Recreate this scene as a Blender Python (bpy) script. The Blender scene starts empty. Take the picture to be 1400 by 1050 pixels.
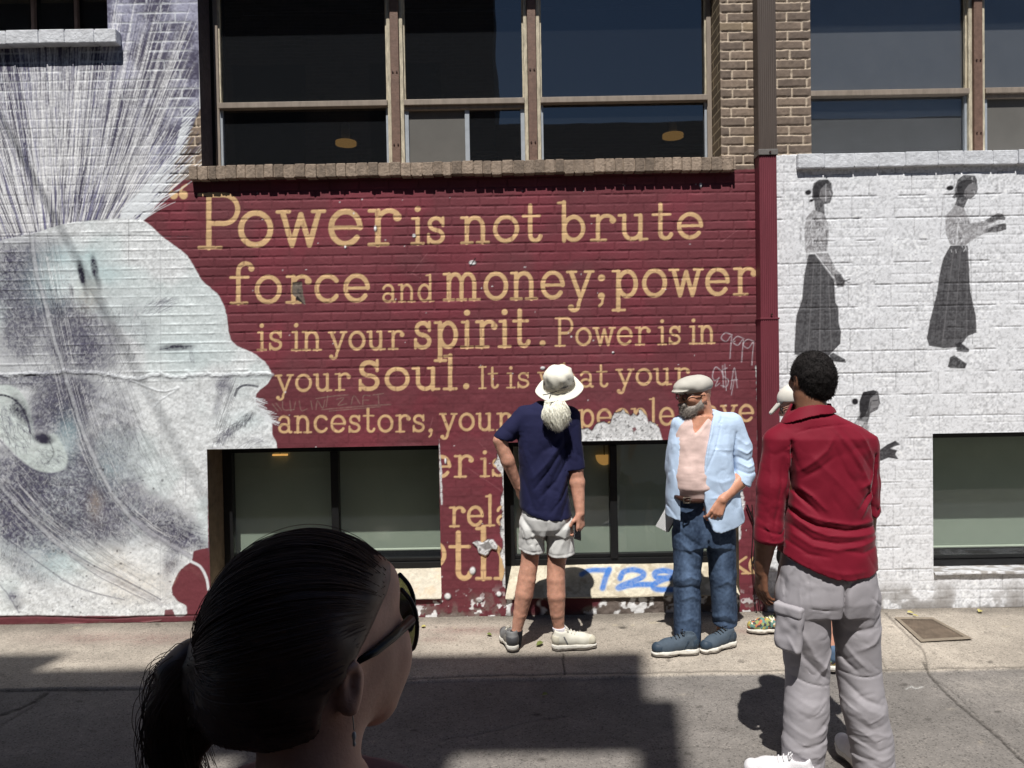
import bpy, bmesh, math, random
import numpy as np
from mathutils import Vector, Matrix
random.seed(7)
RNG = np.random.default_rng(11)
SC = bpy.context.scene
COL = SC.collection
# ------------------------------------------------------------------ camera
F_PX = 1000.0                       # focal length in photo pixels (photo is 1400 x 1050)
CAMP = np.array([0.0, -5.25, 1.78])
PITCH, ROLL = math.radians(1.15), math.radians(1.0)
_F = np.array([0, math.cos(PITCH), -math.sin(PITCH)])
_U0 = np.array([0, math.sin(PITCH), math.cos(PITCH)])
_R0 = np.array([1.0, 0, 0])
_R = _R0 * math.cos(ROLL) - _U0 * math.sin(ROLL)
_U = _U0 * math.cos(ROLL) + _R0 * math.sin(ROLL)
cam = bpy.data.cameras.new('camera')
cam.sensor_width = 36.0
cam.lens = 36.0 * F_PX / 1400.0
cam.clip_start = 0.05
cam.clip_end = 500
cam_o = bpy.data.objects.new('camera', cam)
COL.objects.link(cam_o)
M = Matrix(((_R[0], _U[0], -_F[0], CAMP[0]), (_R[1], _U[1], -_F[1], CAMP[1]), (_R[2], _U[2], -_F[2], CAMP[2]), (0, 0, 0, 1)))
cam_o.matrix_world = M
SC.camera = cam_o
cam.dof.use_dof = False
# ------------------------------------------------------------------ sun and sky
SUN = np.array([-0.17, -1.0, 1.86]); SUN /= np.linalg.norm(SUN)     # towards the sun
sun = bpy.data.lights.new('sun', 'SUN')
sun.energy = 5.0
sun.angle = math.radians(0.53)
sun.color = (1.0, 0.97, 0.925)
sun_o = bpy.data.objects.new('sun', sun)
COL.objects.link(sun_o)
sun_o.location = (0, -6, 20)
sun_o.rotation_euler = Vector(SUN).to_track_quat('Z', 'Y').to_euler()
world = bpy.data.worlds.new('World')
SC.world = world
world.use_nodes = True
nt = world.node_tree
sky = nt.nodes.new('ShaderNodeTexSky')
sky.sky_type = 'NISHITA'
sky.sun_disc = False
sky.sun_elevation = math.asin(SUN[2])
sky.sun_rotation = math.atan2(SUN[0], SUN[1])
sky.altitude = 300
sky.ozone_density = 4.0
sky.dust_density = 0.2
bg = nt.nodes['Background']
bg.inputs['Strength'].default_value = 0.05
nt.links.new(sky.outputs['Color'], bg.inputs['Color'])
SC.view_settings.view_transform = 'Standard'
SC.view_settings.look = 'None'
SC.view_settings.exposure = 0.2
SC.view_settings.gamma = 1.0
SC.render.engine = 'CYCLES'
SC.cycles.use_denoising = True
SC.cycles.max_bounces = 6

# ------------------------------------------------------------------ picking helpers: a photo pixel seen on a plane
def ray(px, py):
    return _F + _R * ((px - 700.0) / F_PX) + _U * ((525.0 - py) / F_PX)
def W(px, py, y=0.0):               # point at world depth y
    d = ray(px, py)
    t = (y - CAMP[1]) / d[1]
    return CAMP + d * t
def G(px, py, z=0.0):               # point on the ground
    d = ray(px, py)
    t = (z - CAMP[2]) / d[2]
    return CAMP + d * t
def project(X, Y, Z):
    dx, dy, dz = X - CAMP[0], Y - CAMP[1], Z - CAMP[2]
    f = dx * _F[0] + dy * _F[1] + dz * _F[2]
    r = dx * _R[0] + dy * _R[1] + dz * _R[2]
    u = dx * _U[0] + dy * _U[1] + dz * _U[2]
    return 700 + F_PX * r / f, 525 - F_PX * u / f

# ------------------------------------------------------------------ object helpers
def tag(o, label=None, cat=None, group=None, kind=None):
    if label: o['label'] = label
    if cat: o['category'] = cat
    if group: o['group'] = group
    if kind: o['kind'] = kind
    return o
def empty(name, loc, label=None, cat=None, group=None):
    o = bpy.data.objects.new(name, None)
    o.empty_display_size = 0.1
    COL.objects.link(o)
    o.location = [float(v) for v in loc]
    return tag(o, label, cat, group)
def link(name, me, mat, parent=None, smooth=False):
    """mesh in world coordinates -> object, parented without moving"""
    o = bpy.data.objects.new(name, me)
    COL.objects.link(o)
    if mat is not None:
        me.materials.append(mat)
    if smooth:
        me.polygons.foreach_set('use_smooth', np.ones(len(me.polygons), bool))
    if parent is not None:
        o.parent = parent
        off = Vector((0, 0, 0))
        p = parent
        while p is not None:
            off += Vector(p.location)
            p = p.parent
        o.location = (0, 0, 0)
        me.transform(Matrix.Translation(-off))
    return o
def mesh_np(name, V, Q):
    me = bpy.data.meshes.new(name)
    V = np.asarray(V, np.float32); Q = np.asarray(Q, np.int32)
    k = Q.shape[1]
    me.vertices.add(len(V)); me.vertices.foreach_set('co', V.ravel())
    me.loops.add(Q.size); me.loops.foreach_set('vertex_index', Q.ravel())
    me.polygons.add(len(Q)); me.polygons.foreach_set('loop_start', np.arange(0, Q.size, k, dtype=np.int32))
    me.update(calc_edges=True)
    return me
class MB:
    """collects simple solids into one mesh"""
    def __init__(s): s.bm = bmesh.new(); s.col = None
    def box(s, x0, x1, y0, y1, z0, z1, bevel=0.0, rot=None):
        r = bmesh.ops.create_cube(s.bm, size=1.0)
        vs = r['verts']
        for v in vs:
            v.co = Vector((x0 + (v.co.x + .5) * (x1 - x0), y0 + (v.co.y + .5) * (y1 - y0), z0 + (v.co.z + .5) * (z1 - z0)))
        if bevel > 0:
            es = list({e for v in vs for e in v.link_edges})
            r2 = bmesh.ops.bevel(s.bm, geom=es, offset=bevel, segments=2, affect='EDGES', profile=0.6)
            vs = list({v for f in r2['faces'] for v in f.verts} | {v for v in vs if v.is_valid})
        if rot is not None:
            bmesh.ops.transform(s.bm, matrix=rot, verts=vs)
        return s
    def quad(s, *pts):
        vs = [s.bm.verts.new([float(c) for c in p]) for p in pts]
        s.bm.faces.new(vs)
        return s
    def tube(s, pts, r, n=8, cap=True):
        pts = [Vector([float(c) for c in p]) for p in pts]
        rs = r if isinstance(r, (list, tuple)) else [r] * len(pts)
        rings = []
        up = Vector((0, 0, 1))
        for i, p in enumerate(pts):
            a = pts[max(i - 1, 0)]; b = pts[min(i + 1, len(pts) - 1)]
            t = (b - a).normalized()
            u = t.cross(up)
            if u.length < 1e-3: u = t.cross(Vector((1, 0, 0)))
            u.normalize(); w = u.cross(t)
            rings.append([s.bm.verts.new(p + (u * math.cos(2 * math.pi * k / n) + w * math.sin(2 * math.pi * k / n)) * rs[i]) for k in range(n)])
        for a, b in zip(rings, rings[1:]):
            for k in range(n):
                s.bm.faces.new((a[k], a[(k + 1) % n], b[(k + 1) % n], b[k]))
        if cap:
            s.bm.faces.new(rings[0]); s.bm.faces.new(list(reversed(rings[-1])))
        return s
    def disc(s, c, r, h, n=32, axis='Z'):
        m = Matrix.Translation(Vector([float(v) for v in c]))
        if axis == 'Y': m = m @ Matrix.Rotation(math.pi / 2, 4, 'X')
        bmesh.ops.create_cone(s.bm, cap_ends=True, segments=n, radius1=r, radius2=r, depth=h, matrix=m)
        return s
    def build(s, name, mat, parent=None, smooth=False):
        bmesh.ops.recalc_face_normals(s.bm, faces=s.bm.faces)
        me = bpy.data.meshes.new(name)
        s.bm.to_mesh(me); s.bm.free()
        return link(name, me, mat, parent, smooth)

# ------------------------------------------------------------------ colours and materials
KALB = 1.02
def lin(c):
    c = np.asarray(c, float) / 255.0
    return np.where(c <= 0.04045, c / 12.92, ((c + 0.055) / 1.055) ** 2.4)
def alb(*c):                        # pigment from an 8-bit colour
    return np.minimum(lin(c) * KALB, 0.86)
def rgba(c): return (float(c[0]), float(c[1]), float(c[2]), 1.0)
def mat(name, color, rough=0.6, var=0.0, scale=20.0, bump=0.0, bscale=60.0, metallic=0.0, attr=None, spec=0.35, sheen=0.0, sss=0.0, stretch=None, bdist=0.01):
    m = bpy.data.materials.new(name); m.use_nodes = True
    n = m.node_tree; b = n.nodes['Principled BSDF']
    b.inputs['Roughness'].default_value = rough
    b.inputs['Metallic'].default_value = metallic
    b.inputs['Specular IOR Level'].default_value = spec
    if sheen: b.inputs['Sheen Weight'].default_value = sheen; b.inputs['Sheen Roughness'].default_value = 0.4
    if sss:
        b.inputs['Subsurface Weight'].default_value = sss
        b.inputs['Subsurface Radius'].default_value = (0.01, 0.004, 0.002)
        b.inputs['Subsurface Scale'].default_value = 0.5
    tc = n.nodes.new('ShaderNodeTexCoord')
    src = tc.outputs['Object']
    if stretch is not None:
        mp = n.nodes.new('ShaderNodeMapping'); mp.inputs['Scale'].default_value = stretch
        n.links.new(src, mp.inputs['Vector']); src = mp.outputs['Vector']
    if attr:
        at = n.nodes.new('ShaderNodeAttribute'); at.attribute_name = attr; csrc = at.outputs['Color']
    else:
        rg = n.nodes.new('ShaderNodeRGB'); rg.outputs[0].default_value = rgba(color); csrc = rg.outputs[0]
    if var > 0:
        nz = n.nodes.new('ShaderNodeTexNoise'); nz.inputs['Scale'].default_value = scale; nz.inputs['Detail'].default_value = 6
        nz.inputs['Roughness'].default_value = 0.65
        n.links.new(src, nz.inputs['Vector'])
        mr = n.nodes.new('ShaderNodeMapRange'); mr.inputs['From Min'].default_value = 0.3; mr.inputs['From Max'].default_value = 0.7
        mr.inputs['To Min'].default_value = 1 - var; mr.inputs['To Max'].default_value = 1 + var
        n.links.new(nz.outputs['Fac'], mr.inputs['Value'])
        mx = n.nodes.new('ShaderNodeVectorMath'); mx.operation = 'MULTIPLY'
        n.links.new(csrc, mx.inputs[0]); n.links.new(mr.outputs['Result'], mx.inputs[1])
        csrc = mx.outputs[0]
    n.links.new(csrc, b.inputs['Base Color'])
    if bump > 0:
        nb = n.nodes.new('ShaderNodeTexNoise'); nb.inputs['Scale'].default_value = bscale; nb.inputs['Detail'].default_value = 5
        n.links.new(src, nb.inputs['Vector'])
        bp = n.nodes.new('ShaderNodeBump'); bp.inputs['Strength'].default_value = bump; bp.inputs['Distance'].default_value = bdist
        n.links.new(nb.outputs['Fac'], bp.inputs['Height']); n.links.new(bp.outputs['Normal'], b.inputs['Normal'])
    return m

# ------------------------------------------------------------------ noise on arrays
def vnoise(shape, cell, seed, stretch=(1, 1)):
    h, w = shape
    r = np.random.default_rng(seed)
    cy, cx = cell * stretch[0], cell * stretch[1]
    gh, gw = int(h / cy) + 3, int(w / cx) + 3
    g = r.random((gh, gw)).astype(np.float32)
    y = np.arange(h, dtype=np.float32) / cy; x = np.arange(w, dtype=np.float32) / cx
    yi = y.astype(int); xi = x.astype(int)
    fy = y - yi; fx = x - xi
    fy = (fy * fy * (3 - 2 * fy))[:, None]; fx = (fx * fx * (3 - 2 * fx))[None, :]
    a = g[yi][:, xi]; b = g[yi][:, xi + 1]; c = g[yi + 1][:, xi]; d = g[yi + 1][:, xi + 1]
    return (a * (1 - fx) + b * fx) * (1 - fy) + (c * (1 - fx) + d * fx) * fy
def fbm(shape, cell, seed, octaves=4, stretch=(1, 1), gain=0.5):
    out = np.zeros(shape, np.float32); amp = 1.0; tot = 0.0
    for k in range(octaves):
        out += amp * vnoise(shape, max(cell / 2 ** k, 1.0), seed + 17 * k, stretch); tot += amp; amp *= gain
    return out / tot
def sstep(a, b, x):
    t = np.clip((x - a) / (b - a), 0, 1)
    return t * t * (3 - 2 * t)
# ================================================================== painted facade
class Canvas:
    """a sheet of small quads; pigment and relief are painted on it in numpy"""
    def __init__(s, P, inv):
        s.P = P; s.h, s.w = P.shape[:2]
        s.px, s.py = [a.astype(np.float32) for a in project(P[..., 0], P[..., 1], P[..., 2])]
        s.rgb = np.zeros((s.h, s.w, 3), np.float32)
        s.ht = np.zeros((s.h, s.w), np.float32)      # metres towards the viewer
        s.inv = inv
        s.n1 = fbm((s.h, s.w), 5, 101, 3); s.n2 = fbm((s.h, s.w), 24, 202, 4); s.n3 = fbm((s.h, s.w), 2.2, 303, 2)
        s.grain = np.clip((s.n3 - .5) * 3.2 + .5, 0, 1)
    def win(s, x0, y0, x1, y1, pad=3):
        c = [s.inv(a, b) for a in (x0 - pad, x1 + pad) for b in (y0 - pad, y1 + pad)]
        i0 = int(max(min(p[0] for p in c) - 1, 0)); i1 = int(min(max(p[0] for p in c) + 2, s.w))
        j0 = int(max(min(p[1] for p in c) - 1, 0)); j1 = int(min(max(p[1] for p in c) + 2, s.h))
        if i1 <= i0 or j1 <= j0: return None
        return (slice(j0, j1), slice(i0, i1))
    def put(s, sl, a, color):
        a = a[..., None]
        s.rgb[sl] = s.rgb[sl] * (1 - a) + np.asarray(color, np.float32) * a
    def poly(s, pts, color=None, alpha=1.0, soft=1.2, edge=0.0, grain=0.0, ht=None, ret=False, n='n2'):
        pts = np.asarray(pts, float)
        sl = s.win(pts[:, 0].min(), pts[:, 1].min(), pts[:, 0].max(), pts[:, 1].max(), 4 + edge)
        if sl is None: return
        X = s.px[sl]; Y = s.py[sl]
        ins = np.zeros(X.shape, bool); d2 = np.full(X.shape, 1e9, np.float32)
        q = np.roll(pts, -1, 0)
        for (ax, ay), (bx, by) in zip(pts, q):
            ex, ey = bx - ax, by - ay
            L = ex * ex + ey * ey
            if L < 1e-9: continue
            t = np.clip(((X - ax) * ex + (Y - ay) * ey) / L, 0, 1)
            d2 = np.minimum(d2, (X - ax - t * ex) ** 2 + (Y - ay - t * ey) ** 2)
            if ay != by:
                c = ((ay > Y) != (by > Y)) & (X < (bx - ax) * (Y - ay) / (by - ay) + ax)
                ins ^= c
        sd = np.sqrt(d2) * np.where(ins, -1, 1)
        if edge: sd = sd + (getattr(s, n)[sl] - .5) * edge * 3 + (s.n3[sl] - .5) * edge
        a = np.clip(.5 - sd / soft, 0, 1)
        if ret: return sl, a, sd
        if grain: a = a * (1 - grain + grain * s.grain[sl])
        if color is not None: s.put(sl, a * alpha, color)
        if ht is not None: s.ht[sl] += a * ht
    def stroke(s, pts, w, color, alpha=1.0, soft=1.1, grain=0.0, ht=None, taper=None):
        pts = np.asarray(pts, float)
        sl = s.win(pts[:, 0].min(), pts[:, 1].min(), pts[:, 0].max(), pts[:, 1].max(), w + soft)
        if sl is None: return
        X = s.px[sl]; Y = s.py[sl]
        cov = np.zeros(X.shape, np.float32); n = len(pts) - 1
        for k in range(n):
            (ax, ay), (bx, by) = pts[k], pts[k + 1]
            ex, ey = bx - ax, by - ay
            L = max(ex * ex + ey * ey, 1e-6)
            t = np.clip(((X - ax) * ex + (Y - ay) * ey) / L, 0, 1)
            d = np.sqrt((X - ax - t * ex) ** 2 + (Y - ay - t * ey) ** 2)
            ww = w if taper is None else w * (taper[0] + (taper[1] - taper[0]) * (k + t) / n)
            cov = np.maximum(cov, np.clip(.5 - (d - ww / 2) / soft, 0, 1))
        if grain: cov = cov * (1 - grain + grain * s.grain[sl])
        if color is not None: s.put(sl, cov * alpha, color)
        if ht is not None: s.ht[sl] += cov * ht
    def blob(s, cx, cy, rx, ry, color, alpha=1.0, rot=0.0, grain=0.6, hard=1.0, ht=None):
        r = max(rx, ry) * 1.7
        sl = s.win(cx - r, cy - r, cx + r, cy + r)
        if sl is None: return
        X = s.px[sl] - cx; Y = s.py[sl] - cy
        c, sn = math.cos(math.radians(rot)), math.sin(math.radians(rot))
        u = (X * c + Y * sn) / rx; v = (-X * sn + Y * c) / ry
        q = u * u + v * v + (s.n2[sl] - .5) * .9
        a = np.exp(-np.maximum(q, 0) ** hard)
        a = a * (1 - grain + grain * s.grain[sl])
        if color is not None: s.put(sl, np.clip(a * alpha, 0, 1), color)
        if ht is not None: s.ht[sl] += a * ht
def curve(pts, n=8):
    """Catmull-Rom through the points"""
    p = [np.array(q, float) for q in pts]
    p = [2 * p[0] - p[1]] + p + [2 * p[-1] - p[-2]]
    out = []
    for i in range(1, len(p) - 2):
        for k in range(n):
            t = k / n
            out.append(.5 * ((2 * p[i]) + (-p[i - 1] + p[i + 1]) * t + (2 * p[i - 1] - 5 * p[i] + 4 * p[i + 1] - p[i + 2]) * t * t + (-p[i - 1] + 3 * p[i] - 3 * p[i + 1] + p[i + 2]) * t ** 3))
    out.append(p[-2])
    return np.array(out)

STEP = 0.0055
WX0, WX1, WZ1 = -4.05, 4.10, 4.752
nx = int(round((WX1 - WX0) / STEP)) + 1; nz = int(round(WZ1 / STEP)) + 1
gx = WX0 + STEP * np.arange(nx); gz = STEP * np.arange(nz)
P = np.zeros((nz, nx, 3)); P[..., 0] = gx[None, :]; P[..., 2] = gz[:, None]
def inv_wall(px, py):
    p = W(px, py); return (p[0] - WX0) / STEP, p[2] / STEP
C = Canvas(P, inv_wall)
PX, PY = C.px, C.py
shape = (nz, nx)
XX = np.broadcast_to(gx[None, :], shape).astype(np.float32); ZZ = np.broadcast_to(gz[:, None], shape).astype(np.float32)
def snapx(v): return WX0 + STEP * round((v - WX0) / STEP)
def snapz(v): return STEP * round(v / STEP)
# openings (x0, x1, z0, z1) read off the photo
OPEN = {
    'UA': (-5.6, snapx(W(147, 20)[0]), snapz(W(80, 47)[2]), WZ1),
    'UB': (snapx(W(272.5, 110)[0]), snapx(W(985, 110)[0]), snapz(W(640, 221)[2]), WZ1),
    'UC': (snapx(W(1108, 100)[0]), 5.4, snapz(W(1250, 208.5)[2]), WZ1),
    'LA': (snapx(W(285, 700)[0]), snapx(W(601, 700)[0]), snapz(W(575, 815)[2]), snapz(W(441, 611.5)[2])),
    'LB': (snapx(W(689, 700)[0]), snapx(W(1010, 700)[0]), snapz(W(850, 812)[2]), snapz(W(850, 602.5)[2])),
    'LC': (snapx(W(1275.5, 690)[0]), 5.4, snapz(W(1340, 781)[2]), snapz(W(1340, 592)[2])),
}
# --- brick pattern
row = np.floor(ZZ / 0.067); vz = ZZ / 0.067 - row
off = np.where(row % 2 == 0, 0.0, 0.5) + (np.sin(row * 12.9898) * .08)
cu = XX / 0.212 + off; bid = np.floor(cu); ux = cu - bid
edge_z = np.minimum(vz, 1 - vz) * 0.067; edge_x = np.minimum(ux, 1 - ux) * 0.212
wob = (C.n1 - .5) * 0.006
jz = sstep(0.0035, 0.0085, edge_z + wob); jx = sstep(0.0035, 0.0085, edge_x + wob)
brick = np.minimum(jz, jx)                                   # 1 on brick, 0 in the joint
bh = (np.sin(bid * 127.1 + row * 311.7) * 43758.5453); bh = bh - np.floor(bh)   # per-brick random
bh2 = (np.sin(bid * 269.5 + row * 183.3) * 43758.5453); bh2 = bh2 - np.floor(bh2)
# --- bare tan brick everywhere first
tan = alb(138, 121, 106); tan2 = alb(106, 93, 83); mort = alb(190, 174, 154)
t = np.clip(bh * 1.1 - .05 + (C.n1 - .5) * .6, 0, 1)[..., None]
C.rgb[:] = tan * (1 - t) + tan2 * t
C.rgb *= (0.82 + 0.36 * C.n3)[..., None]
pale = ((bh2 > .93) * .35)[..., None]
C.rgb[:] = C.rgb * (1 - pale) + alb(170, 150, 118) * pale
a = (1 - brick)[..., None]
C.rgb[:] = C.rgb * (1 - a) + mort * (0.8 + .4 * C.n1[..., None]) * a
C.ht[:] = (brick - 1) * 0.006 + (bh - .5) * 0.0022 + (C.n1 - .5) * 0.0025 + (C.n3 - .5) * .0015
def relief(sl_mask, jdepth, lump, n3amp=.0012, vert=1.0):
    j = jz if vert == 0 else np.minimum(jz, 1 - (1 - jx) * vert)
    fill = sstep(.3, .62, C.n2)                              # joints partly filled by paint
    h = (j - 1) * jdepth * (.35 + .65 * fill) + (bh - .5) * .0016 + (C.n2 - .5) * lump + (C.n3 - .5) * n3amp
    C.ht[:] = C.ht * (1 - sl_mask) + h * sl_mask
def full(sl, a):
    m = np.zeros(shape, np.float32); m[sl] = a; return m
# --- maroon field
MAR = alb(108, 53, 60)
mpoly = [(-60, 880), (-60, 842), (190, 300), (222, 262), (238, 252), (252, 246), (640, 240), (1003, 232), (1046, 231), (1046, 880)]
sl, a, _ = C.poly(mpoly, edge=.8, n='n1', ret=True)
mm = full(sl, a)
big = fbm(shape, 90, 5, 4)
mv = .72 + .6 * np.clip(big * .8 + C.n2 * .25 + (C.n3 - .5) * .22, 0, 1)
red = sstep(.52, .68, fbm(shape, 60, 9, 4))[..., None] * .5
col = MAR * (1 - red) + alb(124, 53, 64) * red
col = col * mv[..., None] * (1 - .14 * (1 - brick))[..., None]
grey = sstep(.58, .7, fbm(shape, 75, 21, 4))[..., None] * .3
col = col * (1 - grey) + alb(108, 66, 70) * grey
C.rgb[:] = C.rgb * (1 - mm[..., None]) + col * mm[..., None]
relief(mm, .0042, .0035)
smooth_low = sstep(500, 545, PY) * mm                        # plaster below
C.ht -= smooth_low * (C.ht - ((C.n2 - .5) * .007 + (C.n1 - .5) * .003))
# --- letters, a slab-serif hand
def E(cx, cy, rx, ry, a0=0, a1=360, n=26):
    a = np.radians(np.linspace(a0, a1, n)); return [(cx + rx * math.cos(t), cy + ry * math.sin(t)) for t in a]
T, S_ = .15, .092
def dot(x, y, r=.105): return ([(x, y), (x + .001, y)], 2 * r)
def n_arch(x0, r): return [(x0, .55)] + E(x0 + r, .58, r, .345, 180, 0, 16) + [(x0 + 2 * r, .05)]
def stem(x, y1=.92, y0=.05): return ([(x, y1), (x, y0)], T)
def sl_(x0, x1, y): return ([(x0, y), (x1, y)], S_)
GL = {
    'o': (1.02, [(E(.51, .5, .42, .425), T)]),
    'e': (1.0, [(E(.5, .5, .41, .425, 0, 322), T), ([(.1, .5), (.88, .5)], .1)]),
    'c': (.95, [(E(.5, .5, .41, .425, 38, 322), T)]),
    'a': (.95, [(E(.4, .68, .3, .24, 165, 0, 16) + [(.7, .2)] + E(.8, .17, .1, .11, 180, 290, 6), .14), (E(.4, .28, .3, .215), .14)]),
    'r': (.95, [stem(.3), sl_(.05, .58, .05), sl_(.06, .3, .93), ([(.3, .5)] + E(.62, .62, .32, .31, 180, 35, 14), .13), dot(.85, .76, .115)]),
    'w': (1.3, [([(.14, .92), (.4, .06), (.65, .86), (.9, .06), (1.16, .92)], .14), sl_(-.02, .32, .94), sl_(.98, 1.32, .94)]),
    'i': (.5, [stem(.25), sl_(0, .5, .05), sl_(.03, .25, .93), dot(.25, 1.26)]),
    's': (.86, [(E(.42, .72, .27, .205, 20, 270, 16) + E(.42, .285, .3, .215, 90, -155, 18), .14), ([(.72, .66), (.72, .94)], .1), ([(.1, .06), (.1, .36)], .1)]),
    'n': (1.08, [stem(.2), sl_(0, .42, .05), sl_(0, .2, .93), (n_arch(.2, .31), .15), sl_(.6, 1.04, .05)]),
    'm': (1.5, [stem(.2), sl_(0, .4, .05), sl_(0, .2, .93), (n_arch(.2, .26), .14), (n_arch(.72, .26), .14), sl_(.54, .9, .05), sl_(1.06, 1.46, .05)]),
    't': (.78, [([(.3, 1.3), (.3, .28)] + E(.5, .26, .2, .2, 180, 345, 12), .15), sl_(.03, .66, .93)]),
    'b': (1.06, [([(.22, 1.45), (.22, .05)], T), sl_(0, .22, 1.43), (E(.58, .49, .35, .42), .15)]),
    'u': (1.12, [([(.2, .92), (.2, .38)] + E(.5, .37, .3, .31, 180, 360, 14), .15), stem(.8), sl_(0, .2, .93), sl_(.6, .8, .93), sl_(.8, 1.05, .05)]),
    'f': (.8, [([(.32, .05), (.32, 1.12)] + E(.58, 1.14, .26, .26, 180, 30, 12), .15), dot(.8, 1.22, .1), sl_(.03, .68, .93), sl_(.05, .64, .05)]),
    'd': (1.08, [(E(.44, .49, .35, .42), .15), ([(.8, 1.43), (.8, .05)], T), sl_(.55, .8, 1.41), sl_(.8, 1.03, .05)]),
    'y': (1.04, [([(.14, .92), (.52, .06)], .15), ([(.9, .92), (.44, -.16)] + E(.26, -.2, .18, .18, 10, -120, 8), .13), dot(.13, -.28, .105), sl_(-.02, .34, .94), sl_(.7, 1.04, .94)]),
    'p': (1.06, [([(.22, .92), (.22, -.4)], T), sl_(0, .22, .93), sl_(0, .48, -.4), (E(.58, .49, .35, .42), .15)]),
    'l': (.5, [([(.25, 1.45), (.25, .05)], T), sl_(.02, .25, 1.42), sl_(0, .5, .05)]),
    'h': (1.08, [([(.22, 1.45), (.22, .05)], T), sl_(0, .22, 1.42), sl_(0, .45, .05), (n_arch(.22, .3), .15), sl_(.6, 1.04, .05)]),
    'v': (1.0, [([(.14, .92), (.5, .06), (.86, .92)], .14), sl_(-.02, .32, .94), sl_(.68, 1.02, .94)]),
    'g': (1.05, [(E(.44, .5, .34, .41), .15), ([(.78, .92), (.78, -.12)] + E(.46, -.12, .32, .28, 0, -150, 12), .14), sl_(.78, 1.02, .93)]),
    'k': (1.05, [([(.2, 1.45), (.2, .05)], T), sl_(0, .4, .05), ([(.78, .9), (.24, .4)], .13), ([(.4, .52), (.86, .06)], .15), sl_(.62, 1.06, .05)]),
    'x': (1.0, [([(.12, .92), (.86, .06)], .15), ([(.86, .92), (.12, .06)], .1), sl_(-.04, .3, .05), sl_(.68, 1.04, .05), sl_(-.02, .28, .94), sl_(.7, 1.0, .94)]),
    'P': (1.12, [([(.28, 1.5), (.28, .05)], T), sl_(.02, .6, .05), sl_(.02, .3, 1.5), ([(.28, 1.49), (.66, 1.49)] + E(.68, 1.1, .36, .39, 90, -90, 18) + [(.28, .71)], .14)]),
    'S': (.95, [([(x * 1.08, y * 1.3) for x, y in E(.42, .72, .28, .215, 20, 270, 16) + E(.42, .285, .31, .215, 90, -155, 18)], .16), ([(.78, .86), (.78, 1.28)], .11), ([(.1, .06), (.1, .46)], .11)]),
    'I': (.6, [([(.3, 1.38), (.3, .05)], T), sl_(.05, .55, .05), sl_(.05, .55, 1.36)]),
    '.': (.4, [dot(.18, .12, .12)]),
    ',': (.4, [dot(.2, .1, .12), ([(.27, .06), (.22, -.16), (.12, -.24)], .09)]),
    ';': (.45, [dot(.22, .72, .12), dot(.22, .1, .12), ([(.29, .06), (.24, -.16), (.14, -.24)], .09)]),
}
TAN = alb(212, 176, 130)
def word(txt, x0, x1, yb0, yb1, xh, bold=1.0, color=TAN, adv_trim=0):
    tot = sum(GL[c][0] for c in txt) + .12 * (len(txt) - 1)
    sx = (x1 - x0) / tot; cur = 0
    for c in txt:
        adv, strokes = GL[c]
        mask = None; pts_all = []
        for pts, w in strokes:
            q = []
            for (u, v) in pts:
                X = x0 + (cur + u) * sx; yb = yb0 + (yb1 - yb0) * (X - x0) / max(x1 - x0, 1)
                q.append((X, yb - v * xh))
            pts_all.append((np.array(q), w * xh * bold))
        allp = np.concatenate([p for p, _ in pts_all])
        sl = C.win(allp[:, 0].min(), allp[:, 1].min(), allp[:, 0].max(), allp[:, 1].max(), 9)
        X = C.px[sl]; Y = C.py[sl]; cov = np.zeros(X.shape, np.float32)
        wob = (C.n1[sl] - .5) * .9
        for p, w in pts_all:
            for (ax, ay), (bx, by) in zip(p[:-1], p[1:]):
                ex, ey = bx - ax, by - ay; L = max(ex * ex + ey * ey, 1e-6)
                tt = np.clip(((X - ax) * ex + (Y - ay) * ey) / L, 0, 1)
                d = np.sqrt((X - ax - tt * ex) ** 2 + (Y - ay - tt * ey) ** 2)
                cov = np.maximum(cov, np.clip(.5 - (d + wob - w / 2) / 1.0, 0, 1))
        fade = (.9 + .1 * sstep(.3, .6, C.n1[sl])) * (1 - .35 * (1 - brick[sl]) * sstep(.4, .6, C.n2[sl]))
        tone = (.86 + .28 * C.n2[sl])[..., None] * color
        aa = (cov * fade)[..., None]
        C.rgb[sl] = C.rgb[sl] * (1 - aa) + tone * aa
        cur += adv + .12
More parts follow.
